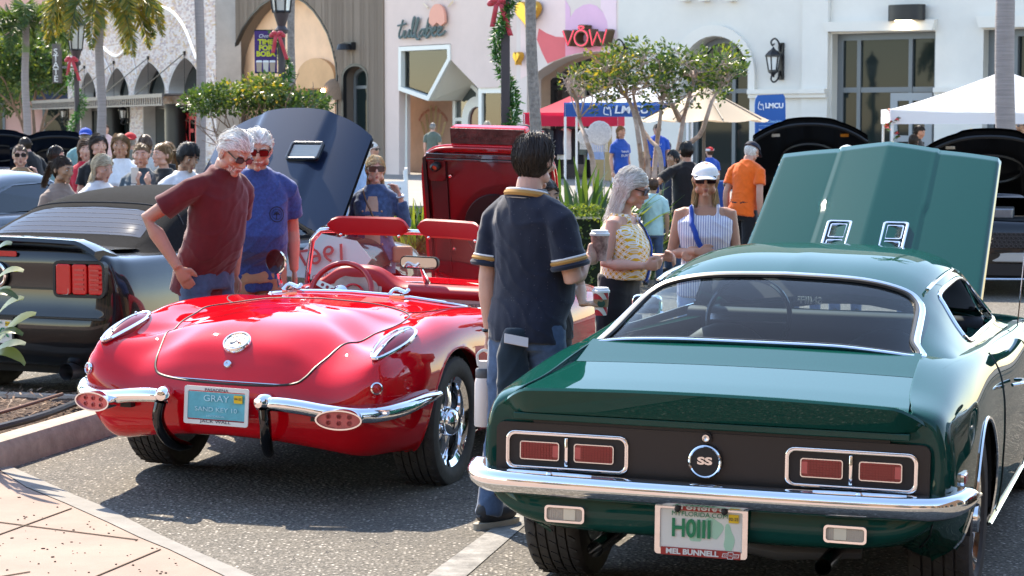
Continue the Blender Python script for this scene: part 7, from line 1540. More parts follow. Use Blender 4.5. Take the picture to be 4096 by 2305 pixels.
# middle distance
person('heavy man in an orange shirt and dark cap bending over an engine', stand(2972, 23.6), (.62, .78), 1.66, 'red', ORANGE, .65, BLK, 'shorts', hair=('short', 'white'), lean=12, head=(18, 0, 0), arms=('down', 'down'), hat=(P('cap_navy', (.012, .014, .03), .8), 1), lod=1, w=.96, belly=.07)
person('small boy in a mint tee seen from behind', stand(2612, 23.8), (.10, 1), 1.215, 'olive', MINT, .75, JEANS, hair=('short', 'brown'), head=(0, 0, 0), lod=1, w=.95)
person('man in a black tee resting his hand on the boy', stand(2745, 24.2), (-.35, .94), 1.62, 'tan', BLK, .75, JEANS, hair=('short', 'black'), arms=(((.20, .02, -.15), (.40, .03, -.27), (1, .1, -.15), (0, 0, -1), .4), 'down'), lod=1, w=1.0)
person('young man with black hair in navy looking left beside the boy', stand(2694, 25.6), (-.75, -.65), 1.50, 'olive', NAVYPOLO, .7, JEANS, hair=('front', 'black'), lod=2, w=.95)
person('blonde woman with sunglasses half hidden by the small tree trunks', stand(2578, 27.5), (.6, -.8), 1.45, 'tan', BLK, .6, JEANS, hair=('bob', 'blonde'), hl=.14, vol=.07, sun=True, lod=2, fem=True)
person('smiling blonde woman in a royal blue tee at the booth', stand(2482, 41.5), (.55, -.83), 1.75, 'fair', TEE, .6, LBLUE, hair=('long', 'honey'), hl=.30, vol=.05, lod=2, fem=True)
person('man in a royal blue tee with white lettering under the booth tent', stand(2628, 43, .14), (-.1, -1), 1.66, 'fair', TEE, .7, BLK, hair=('short', 'dark'), head=(18, 0, 0), lod=2)
person('dark skinned man seated at the booth table', stand(2668, 43.6, .14), (.3, -.95), 1.72, 'dark', NAVYPOLO, .7, BLK, hair=('short', 'black'), sit=True, lod=2)
person('child in a red santa hat by the umbrella pole', stand(2838, 39, 0), (-.5, .8), 1.38, 'fair', TEE, .7, BLK, hair=('short', 'brown'), hat=(P('santa_red', (.55, .03, .03), .9), 1), lod=2)
person('man in a dark cap and green tee walking right past the palm', stand(2098, 38), (.95, -.3), 1.80, 'fair', SAGE, .7, JEANS, hair=('short', 'dark'), hat=(P('cap_grey', (.05, .055, .065), .8), 1), sun=True, lod=2)
person('grey cropped man in a sage tee by the pink shop, back turned', stand(1731, 57, .14), (.35, .93), 1.66, 'fair', SAGE, .7, JEANS, hair=('short', 'grey'), vol=.01, lod=2)
person('dark haired head above the open red bonnet', stand(1868, 50, .14), (.2, .95), 1.58, 'fair', BLK, .7, JEANS, hair=('short', 'black'), vol=.08, lod=3)
person('blonde woman in bright pink walking away past the shop door', stand(1948, 48, .14), (.3, .9), 1.70, 'fair', PINKF, .7, JEANS, hair=('bob', 'pale'), hl=.16, vol=.09, lod=3, fem=True)
person('brown haired woman beside the wrapped street pole', stand(1992, 47, .14), (.6, .7), 1.60, 'fair', BLK, .7, JEANS, hair=('bob', 'brown'), hl=.2, vol=.05, lod=3, fem=True)
person('white haired woman with sunglasses walking by the sandwich board', stand(1490, 30), (.85, -.5), 1.55, 'fair', OLIVE2, 1.6, JEANS, hair=('long', 'white'), hl=.26, vol=.05, sun=True, lod=2, fem=True)
person('man in a straw hat and light blue shirt behind the navy bonnet', stand(1380, 22), (.3, .9), 1.74, 'fair', LBLUE, 1.7, BLK, hair=('short', 'grey'), hat=(P('straw', (.55, .40, .20), .8), 1), lod=2)
# the crowd on the left
person('woman in a tan vest and sunglasses at the far left', stand(82, 22), (.25, -.95), 1.60, 'fair', TANV, .1, WHT, hair=('back', 'brown'), vol=.04, sun=True, arms=('up', 'down'), lod=2, fem=True)
person('dark ponytailed woman in profile nearest on the left', stand(240, 17.2), (.85, -.5), 1.57, 'olive', fab('taupe', (.28, .20, .16)), .5, JEANS, hair=('pony', 'dark'), vol=.05, head=(10, 0, 0), lod=1, fem=True)
person('platinum blonde woman in white looking down to the right', stand(398, 17.6), (.75, -.66), 1.585, 'fair', WHT, .7, JEANS, hair=('wavy', 'pale'), hl=.17, vol=.12, head=(18, 0, 0), lod=1, fem=True)
person('woman with long dark curls in a black top', stand(396, 22.6), (.45, -.9), 1.70, 'fair', BLK, .65, BLK, hair=('curl', 'dark'), hl=.30, vol=.18, lod=1, fem=True, hn=500)
person('woman with long red brown curls in a red top', stand(345, 23.6), (.2, -.95), 1.64, 'fair', fab('red', (.50, .02, .04)), .65, BLK, hair=('curl', 'brown'), hl=.30, vol=.15, lod=2, fem=True, hn=400)
person('woman with curly golden hair in a white v neck tee', stand(484, 21.8), (.05, -1), 1.71, 'tan', WHT, .6, BLK, hair=('curl', 'honey'), hl=.24, vol=.14, arms=('fold', 'fold'), lod=1, fem=True, w=1.08, hn=450)
person('girl in a slate tee printed NYC with folded arms', stand(566, 20.2), (-.15, -1), 1.64, 'fair', SLATE, .65, WHT, hair=('back', 'honey'), vol=.03, head=(4, 12, 0), arms=('fold', 'fold'), lod=1, fem=True)
person('girl with a braid in a black jacket holding up a phone', stand(655, 20.0), (-.75, -.62), 1.64, 'fair', BLK, 1.7, BLK, hair=('pony', 'honey'), vol=.03, arms=('phone', 'phone'), lod=1, fem=True)
person('young man with thick black hair in a white tee', stand(740, 17.6), (.62, -.78), 1.68, 'olive', WHT, .7, JEANS, hair=('front', 'black'), vol=.14, head=(20, 0, 0), lod=1, hn=800)
person('man in a blue cap and teal tee walking away', stand(345, 30), (-.1, 1), 1.76, 'fair', TEAL2, .7, KHAKI, hair=('short', 'grey'), hat=(P('cap_royal', (.02, .07, .38), .8), -1), lod=2, w=1.1)
person('man in a red cap and grey green tee walking away', stand(522, 29), (.1, 1), 1.70, 'red', OLIVE2, .7, KHAKI, hair=('short', 'grey'), hat=(P('cap_red', (.50, .02, .025), .8), -1), lod=2, w=1.1)
person('dark haired woman behind the ponytailed woman', stand(222, 24), (.7, .5), 1.57, 'fair', TEAL2, .7, JEANS, hair=('bob', 'dark'), hl=.10, vol=.08, lod=2, fem=True)
person('man in black leaning into the far navy engine bay', stand(150, 30), (-.8, .5), 1.66, 'fair', BLK, .7, BLK, hair=('short', 'dark'), lean=20, lod=2)
person('person in a striped top behind the NYC girl', stand(582, 24), (.2, .95), 1.69, 'fair', wave_mat((.62, .60, .56), (.35, .36, .36), 26, 'Z', 'grey_stripe'), .7, JEANS, hair=('back', 'brown'), vol=.06, lod=2)
person('blonde person just behind the braided girl', stand(672, 22.5), (-.3, -.9), 1.63, 'fair', BLK, .7, BLK, hair=('bob', 'honey'), hl=.12, vol=.05, lod=2, fem=True)
person('far woman in pale pink by the brick pier', stand(425, 52, .14), (.3, -.9), 1.62, 'fair', fab('blush', (.66, .46, .46)), .7, BLK, hair=('long', 'brown'), hl=.2, lod=3, fem=True)
# right side
person('dark haired man in a black hooded top under the white tent', stand(3665, 39.5), (.75, -.6), 1.78, 'fair', BLK, 1.7, BLK, hair=('short', 'black'), vol=.1, head=(20, 0, 0), lod=2)
person('woman with long dark hair beside the man in the black hood', stand(3652, 36.5), (.6, .75), 1.62, 'fair', BLK, .7, BLK, hair=('long', 'dark'), hl=.32, vol=.05, lod=2, fem=True)
person('blonde woman seen from behind under the white tent', stand(3882, 41.0, .14), (.2, .95), 1.56, 'fair', STRIPE0, .7, JEANS, hair=('long', 'blonde'), hl=.26, vol=.05, lod=3, fem=True)
person('bearded man in a teal shirt at the right edge', stand(4085, 40), (-.9, -.4), 1.88, 'olive', TEAL2, .7, JEANS, hair=('short', 'black'), sun=True, lens=(.1, .1, .1), lod=2)
person('small girl beside the right hand palm trunk', stand(3974, 40, .14), (-.8, -.5), 1.40, 'olive', WHT, .7, JEANS, hair=('bob', 'dark'), hl=.1, lod=3, fem=True)
person('balding grey man behind the left of the green bonnet', stand(3222, 19.4), (.1, .95), 1.565, 'fair', OLIVE2, .7, JEANS, hair=('short', 'grey'), vol=-.01, lod=2)
person('man in a pale faded cap behind the green bonnet', stand(3386, 20), (0, 1), 1.63, 'red', SAGE, .7, JEANS, hair=('short', 'grey'), hat=(P('cap_faded', (.42, .46, .47), .9), -1), lod=2)
person('blonde head just above the ridge of the green bonnet', stand(3665, 19), (.3, .9), 1.585, 'fair', WHT, .7, JEANS, hair=('bob', 'blonde'), hl=.12, vol=.08, lod=2, fem=True)
# ================================================================ TREES, TENTS, STREET FURNITURE
BARK = P('grey_palm_bark', (.30, .26, .25), .9, var=(5, .18), bump=(14, .5, .03), stretch=(.3, .3, 6)); BARK2 = P('rough_palm_bark', (.24, .21, .19), .95, var=(16, .4), bump=(30, .9, .03))
BARKT = P('pale_bark', (.42, .31, .25), .85, var=(9, .4), bump=(20, .4, .02)); BARKB = P('brown_bark', (.20, .125, .085), .9, var=(7, .3), bump=(20, .5, .02))
def leafm(nm, c, tr=.35):
 if nm in MATS: return MATS[nm]
 m = bpy.data.materials.new(nm); MATS[nm] = m; m.use_nodes = True; t = m.node_tree; b = t.nodes['Principled BSDF']; b.inputs['Base Color'].default_value = (*c, 1); b.inputs['Roughness'].default_value = .38; b.inputs['Specular IOR Level'].default_value = .5
 tl = t.nodes.new('ShaderNodeBsdfTranslucent'); tl.inputs[0].default_value = (min(1, c[0]*2.2), min(1, c[1]*2.0), c[2]*.8, 1); mx = t.nodes.new('ShaderNodeMixShader'); mx.inputs[0].default_value = tr
 t.links.new(b.outputs[0], mx.inputs[1]); t.links.new(tl.outputs[0], mx.inputs[2]); t.links.new(mx.outputs[0], t.nodes['Material Output'].inputs[0]); return m
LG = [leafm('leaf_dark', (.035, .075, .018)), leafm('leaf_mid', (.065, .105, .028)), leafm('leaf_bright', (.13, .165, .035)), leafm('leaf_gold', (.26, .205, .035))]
def leaf(b, p, d, l, w_, m, rr, fold=.35):
 d = V(d).normalized(); x = d.cross(V((rr.uniform(-1, 1), rr.uniform(-1, 1), rr.uniform(-1, 1)))); x = x.normalized() if x.length > .01 else V((1, 0, 0)); n = x.cross(d)
 b.add([p, p+d*l*.5+x*w_/2+n*fold*w_*.5, p+d*l, p+d*l*.5-x*w_/2+n*fold*w_*.5, p+d*l*.5], [(0, 1, 4), (1, 2, 4), (2, 3, 4), (3, 0, 4)], m)
def frond(b, base, dirv, L, droop, rr, mt, nl=70, lw=.03, ll=.30, bushy=1.0):
 d = V(dirv).normalized(); pts = []; p = V(base)
 for i in range(12):
  t = i/11; v = V((d.x, d.y, d.z-droop*t*t*1.8)).normalized(); pts.append(p.copy()); p += v*L/11
 b.tube(pts, [.022*(1-.8*i/11) for i in range(12)], 5, m=mt[0])
 for k in range(nl):
  t = .16+.84*k/nl; i = min(10, int(t*11)); q = pts[i].lerp(pts[i+1], t*11-i); ax = (pts[i+1]-pts[i]).normalized(); sd = ax.cross(V((0, 0, 1))); sd = sd.normalized() if sd.length > .05 else V((1, 0, 0)); up = sd.cross(ax)
  for s in (-1, 1):
   a = rr.uniform(-.9, .9)*bushy; v = (sd*s*math.cos(a)+up*math.sin(a)+ax*.75+V((0, 0, -.25))).normalized(); leaf(b, q, v, ll*math.sin(math.pi*min(.95, .25+.7*t))*rr.uniform(.8, 1.1), lw, rr.choice(mt), rr, .2)
def palm(label, px, Y, dia, top, nf, crown=True, rough=False, lean=0, fl=1.5, tone=(0, 1, 1, 2), seed=1, z0=0, droop=(.7, 1.25), el=(.1, .9), nl=70):
 rr = random.Random(seed); base = stand(px, Y, z0); o = thing('palm_tree', label, 'palm tree', base, group='street palms')
 pts = [V((lean*(i/20)**1.5+.02*math.sin(i*.6+seed), 0, top*i/20)) for i in range(21)]
 b = MB(); b.tube(pts, [dia/2*(1.12 if i < 2 else 1.0-.18*i/20)*(1+(.03 if rough else .012)*((i*7) % 3-1)) for i in range(21)], 16); b.build('trunk', BARK2 if rough else BARK, o, smooth=True)
 if crown:
  b = MB()
  for k in range(nf):
   a = 2*math.pi*k/nf+rr.uniform(-.2, .2); frond(b, pts[-1], (math.cos(a), math.sin(a), rr.uniform(*el)), fl*rr.uniform(.85, 1.1), rr.uniform(*droop), rr, tone, nl, .035 if nl > 80 else .03, .42 if nl > 80 else .30)
  b.build('crown', LG, o); b = MB(); b.tube([pts[-1]-V((0, 0, .7)), pts[-1]+V((0, 0, .1))], [dia*.46, dia*.30], 12); b.build('crownshaft', P('green_crownshaft', (.16, .22, .08), .6), o, smooth=True)
 return o
palm('smooth grey palm trunk with golden hanging fronds before the brick building', 408, 44, .205, 4.45, 17, fl=2.0, tone=(1, 2, 3, 3), seed=2, droop=(2.2, 3.4), el=(-.1, .5), nl=120)
palm('farthest left palm with dark hanging fronds', 110, 50, .20, 4.15, 15, fl=1.7, tone=(0, 0, 1, 1), seed=3, droop=(1.5, 2.8), el=(-.1, .9), nl=120)
palm('palm trunk at the brown and brick corner', 806, 44, .21, 8.5, 11, seed=4)
palm('rough barked slender palm beside the banner lamp post', 1165, 38, .145, 7.2, 10, rough=True, seed=5, lean=.1)
palm('rough leaning palm trunk in front of the gold hearts', 2150, 33, .185, 7.0, 10, rough=True, seed=6, lean=-.28)
palm('thick grey palm trunk by the white tent at the right', 4022, 33, .32, 8.5, 12, seed=7, lean=-.15)
def cloud(b, c, r, n, rr, size, tone, shell=.55, flat=1.0):
 for _ in range(n):
  z = rr.uniform(-1, 1); a = rr.uniform(0, 6.283); s = math.sqrt(1-z*z); d = V((s*math.cos(a), s*math.sin(a), z)); q = shell+(1-shell)*rr.random()**.6
  p = V(c)+V((d.x*r[0]*q, d.y*r[1]*q, d.z*r[2]*q)); leaf(b, p, (d+V((rr.uniform(-1, 1), rr.uniform(-1, 1), rr.uniform(-.6, .8)))), size*rr.uniform(.7, 1.2), size*rr.uniform(.5, .75), rr.choice(tone), rr)
def limb(b, p, d, L, r, depth, rr, ends, spread=.6, m=0):
 d = V(d).normalized(); pts = [V(p)]
 for i in range(4): d = (d+V((rr.uniform(-1, 1), rr.uniform(-1, 1), rr.uniform(-.4, .6)))*.16).normalized(); pts.append(pts[-1]+d*L/4)
 b.tube(pts, [r*(1-.11*i) for i in range(5)], 7 if r > .015 else 4, m=m)
 if depth == 0: ends.append((pts[-1], d)); return
 for k in range(rr.choice((2, 3))):
  a = rr.uniform(0, 6.28); nd = (d+V((math.cos(a), math.sin(a), rr.uniform(-.2, .5)))*spread).normalized(); limb(b, pts[-1] if k < 2 else pts[2], nd, L*rr.uniform(.62, .85), r*.58, depth-1, rr, ends, spread, m)
# clipped shrub tree
def shrub_tree():
 rr = random.Random(21); Y = 33; c = V((hx(1030, Y), Y, 0)); zt, zb = hz(282, Y), hz(505, Y); hwid = (hx(1280, Y)-hx(772, Y))/2
 o = thing('clipped_tree', 'round clipped green shrub tree in front of the peach archway', 'tree', c); b = MB(); ends = []
 for k in range(4): a = k*1.6; limb(b, (.12*math.cos(a), .12*math.sin(a), 0), (.45*math.cos(a), .45*math.sin(a), 1), 1.0, .035, 3, rr, ends, .75)
 b.build('trunk', BARKB, o, smooth=True); b = MB()
 for k in range(34):
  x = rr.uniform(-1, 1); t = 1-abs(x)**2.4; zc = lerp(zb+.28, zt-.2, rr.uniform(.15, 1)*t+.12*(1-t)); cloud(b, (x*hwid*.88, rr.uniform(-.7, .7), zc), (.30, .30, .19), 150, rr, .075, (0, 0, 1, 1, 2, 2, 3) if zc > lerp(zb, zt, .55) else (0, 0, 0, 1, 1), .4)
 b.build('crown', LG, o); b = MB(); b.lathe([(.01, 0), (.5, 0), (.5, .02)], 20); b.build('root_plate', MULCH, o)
shrub_tree()
def sparse_tree():
 rr = random.Random(9); Y = 26.5; base = stand(2600, Y); o = thing('sparse_tree', 'small sparse many stemmed tree before the booth tents', 'tree', base); b = MB(); ends = []
 P2 = lambda px, py, dy=0: at(px, py, Y+dy)-base
 stems = [[(2385, 800), (2370, 640), (2345, 560), (2318, 480), (2310, 400)], [(2575, 830), (2570, 700), (2555, 560), (2535, 450), (2500, 380), (2440, 330)], [(2600, 830), (2590, 640), (2570, 520), (2545, 440), (2530, 360)], [(2650, 830), (2640, 620), (2600, 560), (2560, 500)], [(2655, 830), (2700, 660), (2720, 560), (2735, 470), (2760, 380), (2780, 320)], [(2690, 800), (2740, 600), (2800, 540), (2830, 460), (2850, 400), (2880, 350)], [(2610, 800), (2625, 600), (2640, 480), (2648, 400)], [(2720, 480), (2690, 420), (2670, 370)]]
 tips = []
 for k, st in enumerate(stems):
  pts = spl([P2(*q, rr.uniform(-.25, .25)) for q in st], 14); pts[0].z = min(pts[0].z, .0) if k < 7 and st[0][1] >= 800 else pts[0].z
  b.tube(pts, [.040*(1-.6*i/13) for i in range(14)], 8); tips += [(pts[i], (pts[i]-pts[i-1]).normalized()) for i in (8, 10, 12, 13)]
 x0, x1 = 2225, 2985
 for k in range(100):
  px = rr.uniform(x0+30, x1-60); t = (px-x0)/(x1-x0); top = itp(t, [0, .12, .35, .6, .85, 1], [300, 250, 195, 180, 195, 260]); q = P2(px, rr.uniform(top+30, 420 if .2 < t < .85 else 360), rr.uniform(-.55, .55)); src = min(tips, key=lambda s: (s[0]-q).length); mid = src[0].lerp(q, .5)+V((rr.uniform(-.1, .1), rr.uniform(-.1, .1), rr.uniform(-.05, .1)))
  tw = spl([src[0], mid, q], 6); b.tube(tw, [.012, .011, .009, .008, .006, .004], 5)
  for j in range(5):
   e = q+V((rr.uniform(-.22, .22), rr.uniform(-.2, .2), rr.uniform(-.06, .17))); b.tube([tw[3].lerp(q, rr.random()), q.lerp(e, .5)+V((0, 0, .02)), e], [.005, .004, .002], 4); ends.append((e, (e-q).normalized(), px))
 b.build('trunk', BARKT, o, smooth=True); b = MB()
 for e, d, px in ends:
  for j in range(rr.choice((5, 8, 9, 12)) if px > 2350 else rr.choice((0, 0, 2, 4))):
   leaf(b, e+V((rr.uniform(-.06, .06), rr.uniform(-.06, .06), rr.uniform(-.05, .06))), d+V((rr.uniform(-1, 1), rr.uniform(-1, 1), rr.uniform(-.5, 1))), rr.uniform(.05, .085), rr.uniform(.03, .045), rr.choice((0, 0, 1, 1, 2, 3) if px < 2560 else (0, 0, 0, 1, 1, 2)), rr)
 b.build('crown', LG, o)
sparse_tree()
def street_oak(label, px, Y, w_, zb, zt, seed, n=60, tone=(0, 0, 1, 1, 2)):
 rr = random.Random(seed); base = stand(px, Y); o = thing('street_tree', label, 'tree', base); b = MB(); ends = []
 for k in range(3): a = k*2.1; limb(b, (0, 0, 0), (.5*math.cos(a), .5*math.sin(a), 1.1), zb*.75, .12, 2, rr, ends, .6)
 b.build('trunk', BARKB, o, smooth=True); b = MB()
 for k in range(n): a = rr.uniform(0, 6.28); q = math.sqrt(rr.random()); cloud(b, (w_*q*math.cos(a), w_*q*math.sin(a), rr.uniform(zb, zt-(zt-zb)*.35*q*q)), (.9, .9, .55), 100, rr, .25, tone, .35)
 b.build('crown', LG, o)
street_oak('spreading dark green street tree behind the hanging sign', 140, 112, 2.7, 3.7, 6.6, 31, 90, (0, 0, 0, 1, 2))
street_oak('bushy green tree at the far left edge of the street', -70, 118, 3.0, 2.6, 6.0, 33, 60, (0, 0, 1, 1))
# strelitzia clumps, hedges
STEMG = P('stem_green', (.10, .16, .05), .5)
def paddle(b, p, d, L, lw, rr, m, stem=.5):
 d = V(d).normalized(); sd = d.cross(V((0, 0, 1))); sd = sd.normalized() if sd.length > .05 else V((1, 0, 0)); n = sd.cross(d); q = V(p); pts = []
 for i in range(9): t = i/8; v = (d-V((0, 0, .55*t*t))).normalized(); pts.append(q.copy()); q += v*L/8
 k0 = max(1, int(8*stem)); b.tube(pts[:k0+1], [.012*(1-.5*i/8) for i in range(k0+1)], 5, m=4)
 L_, C_, R_ = [], [], []; mlen = 8-k0
 for i in range(k0, 9):
  t = (i-k0)/mlen; w_ = lw*math.sin(math.pi*min(.98, .08+.9*t))**.8; L_.append(pts[i]-sd*w_+n*w_*.35); C_.append(pts[i]); R_.append(pts[i]+sd*w_+n*w_*.35)
 b.grid([L_, C_, R_], m=m)
def clump(name, label, base, n, L, lw, seed, tone=(0, 0, 1, 1, 2), tilt=.6, cat='plant', stem=.5, dirs=None, group=None):
 rr = random.Random(seed); o = thing(name, label, cat, base, group=group); b = MB()
 for k in range(n):
  a = rr.uniform(0, 6.28) if dirs is None else rr.uniform(*dirs); e = rr.uniform(.1, tilt); paddle(b, (rr.uniform(-.2, .2)*(L > .8), rr.uniform(-.2, .2)*(L > .8), 0), (e*math.cos(a), e*math.sin(a), 1), L*rr.uniform(.6, 1.1), lw*rr.uniform(.8, 1.1), rr, rr.choice(tone), stem)
 b.build('leaves', LG+[STEMG], o, smooth=True); return o
clump('strelitzia', 'large paddle leaved plant behind the man in the navy polo', stand(2290, 23.5), 140, 1.4, .032, 41, (0, 0, 0, 0, 1, 1), 1.0)
clump('strelitzia', 'paddle leaved plant with sunny yellow green blades left of the small tree', stand(2440, 24.2), 100, 1.25, .03, 42, (0, 0, 1, 1, 2), 1.0)
clump('strelitzia', 'paddle leaved plant among the small tree trunks', stand(2570, 25), 60, 1.1, .03, 43, (0, 0, 1, 2), .9)
clump('agapanthus', 'strappy leaved plant in mulch beside the raised red bonnet', stand(1672, 27, 0), 90, .95, .02, 44, (0, 1, 1, 2), 1.0, stem=.15)
b = MB(); b.lathe([(1.0, .0), (.98, .1), (.6, .16), (.01, .18)], 24, MX.Translation(stand(1690, 27))); b.build('mulch_mound', MULCH, label='round mulch mound under the strappy plant', cat='planter')
isl_b = V(kpt(-.05, .42, .17))
def lead(px0, py0, px1, py1, Y, lw, m, b, rr):      # one big leaf between two photo points, held by a stem from the mulch
 A, T_ = at(px0, py0, Y), at(px1, py1, Y-.15); sd = (T_-A).cross(V((0, -.6, 1))).normalized(); root = V((-2.92, 11.75, .15)); st = spl([root, root.lerp(A, .55)+V((-.05, 0, .12)), A], 8); b.tube(st, .009, 5, m=4); R3 = [[], [], []]
 for i in range(9): t = i/8; p = A.lerp(T_, t)+V((0, 0, .05*math.sin(math.pi*t))); w_ = .72*lw*math.sin(math.pi*min(.985, .10+.88*t))**.75; R3[0].append(p-sd*w_+V((0, .02, .012))); R3[1].append(p); R3[2].append(p+sd*w_+V((0, .02, .012)))
 b.grid(R3, m=m)
rr = random.Random(50); o = thing('strelitzia', 'big glossy paddle leaves reaching in at the left edge over the mulch', 'plant', (-2.92, 11.75, .15)); b = MB(); b.T = MX.Translation((2.92, -11.75, -.15))
for q in ((-60, 1180, 92, 1090, .05, 2), (-80, 1230, 70, 1200, .045, 0), (-50, 1330, 93, 1200, .06, 2), (-60, 1400, 90, 1345, .05, 1), (-40, 1420, 142, 1262, .075, 2), (-80, 1480, 100, 1382, .06, 1), (-50, 1440, 98, 1465, .06, 2), (-70, 1100, 45, 980, .05, 0), (-90, 1290, 40, 1160, .05, 1)): lead(q[0], q[1], q[2], q[3], 11.3+rr.uniform(-.1, .2), q[4], q[5], b, rr)
b.build('leaves', LG+[STEMG], o, smooth=True)
def hedge(label, px0, px1, Y, h, d, seed, z0=0, tone=(0, 1, 1, 2, 2)):
 rr = random.Random(seed); A, B = stand(px0, Y, z0), stand(px1, Y, z0); o = thing('hedge', label, 'hedge', (A+B)/2, group='clipped hedges'); L = (B-A).length; b = MB(); n = int(L*d*h*1900+L*h*500)
 for _ in range(min(n, 9000)):
  p = V((rr.uniform(-L/2, L/2), rr.uniform(-d/2, d/2), rr.uniform(.03, h)))
  if rr.random() < .7: p.y = -d/2+abs(rr.gauss(0, .05)) if rr.random() < .55 else p.y; p.z = h-abs(rr.gauss(0, .05)) if rr.random() < .4 else p.z
  leaf(b, p, (rr.uniform(-1, 1), rr.uniform(-1, .4), rr.uniform(-.3, 1)), rr.uniform(.03, .055), rr.uniform(.02, .032), rr.choice(tone), rr)
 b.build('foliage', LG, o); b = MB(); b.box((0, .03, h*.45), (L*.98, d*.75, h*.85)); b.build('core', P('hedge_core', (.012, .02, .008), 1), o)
hedge('bright clipped hedge between the navy polo man and the woman in yellow', 2215, 2400, 21.5, 1.0, .7, 61); hedge('low sunny hedge behind the woman in denim', 1395, 1780, 33, .5, .8, 62, tone=(1, 2, 2, 3))
# ---------------------------------------------------------------- tents and booth
def canopy(label, pc, Y, w_, zv, zt, cm, vm, vh=.32, depth=3.0, poles=True, z0=.0, cat='tent', legm=None, rz=-.12):
 c = stand(pc, Y, z0); o = thing('pop_up_tent', label, cat, c, rz); hw = w_/2; hd = depth/2; zv -= z0; zt -= z0; cor = [(-hw, -hd), (hw, -hd), (hw, hd), (-hw, hd)]
 b = MB()
 for k in range(4):
  p, q = cor[k], cor[(k+1) % 4]; R_ = []
  for i in range(9):
   t = i/8; R_.append([V((lerp(p[0], q[0], s)*(1-t), lerp(p[1], q[1], s)*(1-t), zv+(zt-zv)*(t**1.25)-.05*math.sin(math.pi*s)*(1-t))) for s in [j/8 for j in range(9)]])
  b.grid(R_)
 b.build('canopy', cm, o, smooth=True, ang=60)
 for k in range(4):
  p, q = cor[k], cor[(k+1) % 4]; b = MB(); b.grid([[V((lerp(p[0], q[0], j/14), lerp(p[1], q[1], j/14), z))+V((0, .02*math.sin(j*1.3)*(z < zv-.1), 0)) for j in range(15)] for z in (zv+.02, zv-vh*.5, zv-vh)]); v = b.build('valance', vm, o, smooth=True)
  b = MB(); b.tube([(p[0]*.98, p[1]*.98, 0), (p[0]*.98, p[1]*.98, zv)], .022, 8); b.build('leg', legm or WHITEP, o)
 return o
def cl(nm, c, tr=.25):
 if nm in MATS: return MATS[nm]
 m = leafm(nm, c, tr); nodes(m)[1].inputs['Roughness'].default_value = .75; t = m.node_tree
 for n in t.nodes:
  if n.type == 'BSDF_TRANSLUCENT': n.inputs[0].default_value = (*c, 1)
 return m
CWH, CRED, CBLU, CBEI = cl('tent_white', (.80, .80, .83)), cl('tent_red', (.58, .012, .05)), cl('tent_blue', (.03, .10, .34)), cl('umbrella_beige', (.60, .47, .33))
rt = canopy('red pop up tent with clothes for sale', 2300, 45, 1.95, hz(455, 44), hz(375, 45), CRED, CRED, .26, 2.2)
bt = canopy('blue and white pop up tent lettered LMCU', 2520, 40.5, 2.3, hz(415, 39.5), hz(318, 40.5), CWH, CBLU, .24, 2.4)
TXW = P('letter_white', (.8, .8, .82), .5)
def sail(T, par, s): # the credit union's sail mark
 b = MB(); b.T = T
 b.tube(spl([(.0, 0, -.10*s), (-.09*s, 0, -.08*s), (-.09*s, 0, .02*s), (-.06*s, 0, .12*s)], 12), .012*s, 5); b.tube(spl([(-.05*s, 0, .05*s), (-.01*s, 0, .02*s), (.01*s, 0, .06*s), (.04*s, 0, -.02*s), (.045*s, 0, -.12*s)], 14), .012*s, 5); b.build('sail_logo', TXW, par)
Tb = MX.Translation((.10, -1.235, hz(440, 39.3))); text('valance_lettering', 'LMCU', .15, Tb, TXW, bt, sx=1.15, shear=.15, bold=.004); sail(Tb @ MX.Translation((-.42, 0, 0)), bt, .9)
wt = canopy('white pop up tent with garlanded legs at the right', 4010, 37.5, 4.1, hz(440, 36.0), hz(283, 37.5), CWH, CWH, .24, 3.0)
rr = random.Random(70)
b = MB()
for k in range(160): t = k/160; z = .3+1.75*t; a = t*34; p = V((-2.01+.05*math.cos(a), -1.47+.05*math.sin(a), z)); leaf(b, p, (math.cos(a), math.sin(a), rr.uniform(-.4, .6)), .10, .05, rr.choice((0, 1, 4, 4)), rr)
b.build('garland', LG+[P('tinsel_red', (.55, .02, .02), .4)], wt)
um = thing('market_umbrella', 'large beige market umbrella over the booth', 'umbrella', stand(2815, 35.5)); ze, zp = hz(478, 35.5), hz(345, 35.5); rad = (hx(3078, 35.5)-hx(2560, 35.5))/2; b = MB(); R_ = []
for i in range(10):
 t = i/9; R_.append([V((rad*(1-t)*math.cos(a)*(1-.05*math.sin(4*a)**2*(1-t)), rad*(1-t)*math.sin(a)*(1-.05*math.sin(4*a)**2*(1-t)), ze+(zp-ze)*t**1.1-.05*abs(math.sin(4*a))*(1-t))) for a in [2*math.pi*j/48+.2 for j in range(48)]])
b.grid(R_, cv=True); b.build('canopy', CBEI, um, smooth=True, ang=25); b = MB(); b.tube([(0, 0, .0), (0, 0, zp)], .028, 10); b.build('pole', P('brown_pole', (.10, .075, .06), .5), um); b = MB(); b.lathe([(.001, 0), (.35, 0), (.35, .07), (.05, .12)], 20); b.build('base', BLACKP, um)
for k in range(8): a = 2*math.pi*k/8+.2; b = MB(); b.tube([(rad*.98*math.cos(a), rad*.98*math.sin(a), ze), (0, 0, zp-.03)], .012, 5); b.build('rib', P('brown_pole', (.10, .075, .06), .5), um)
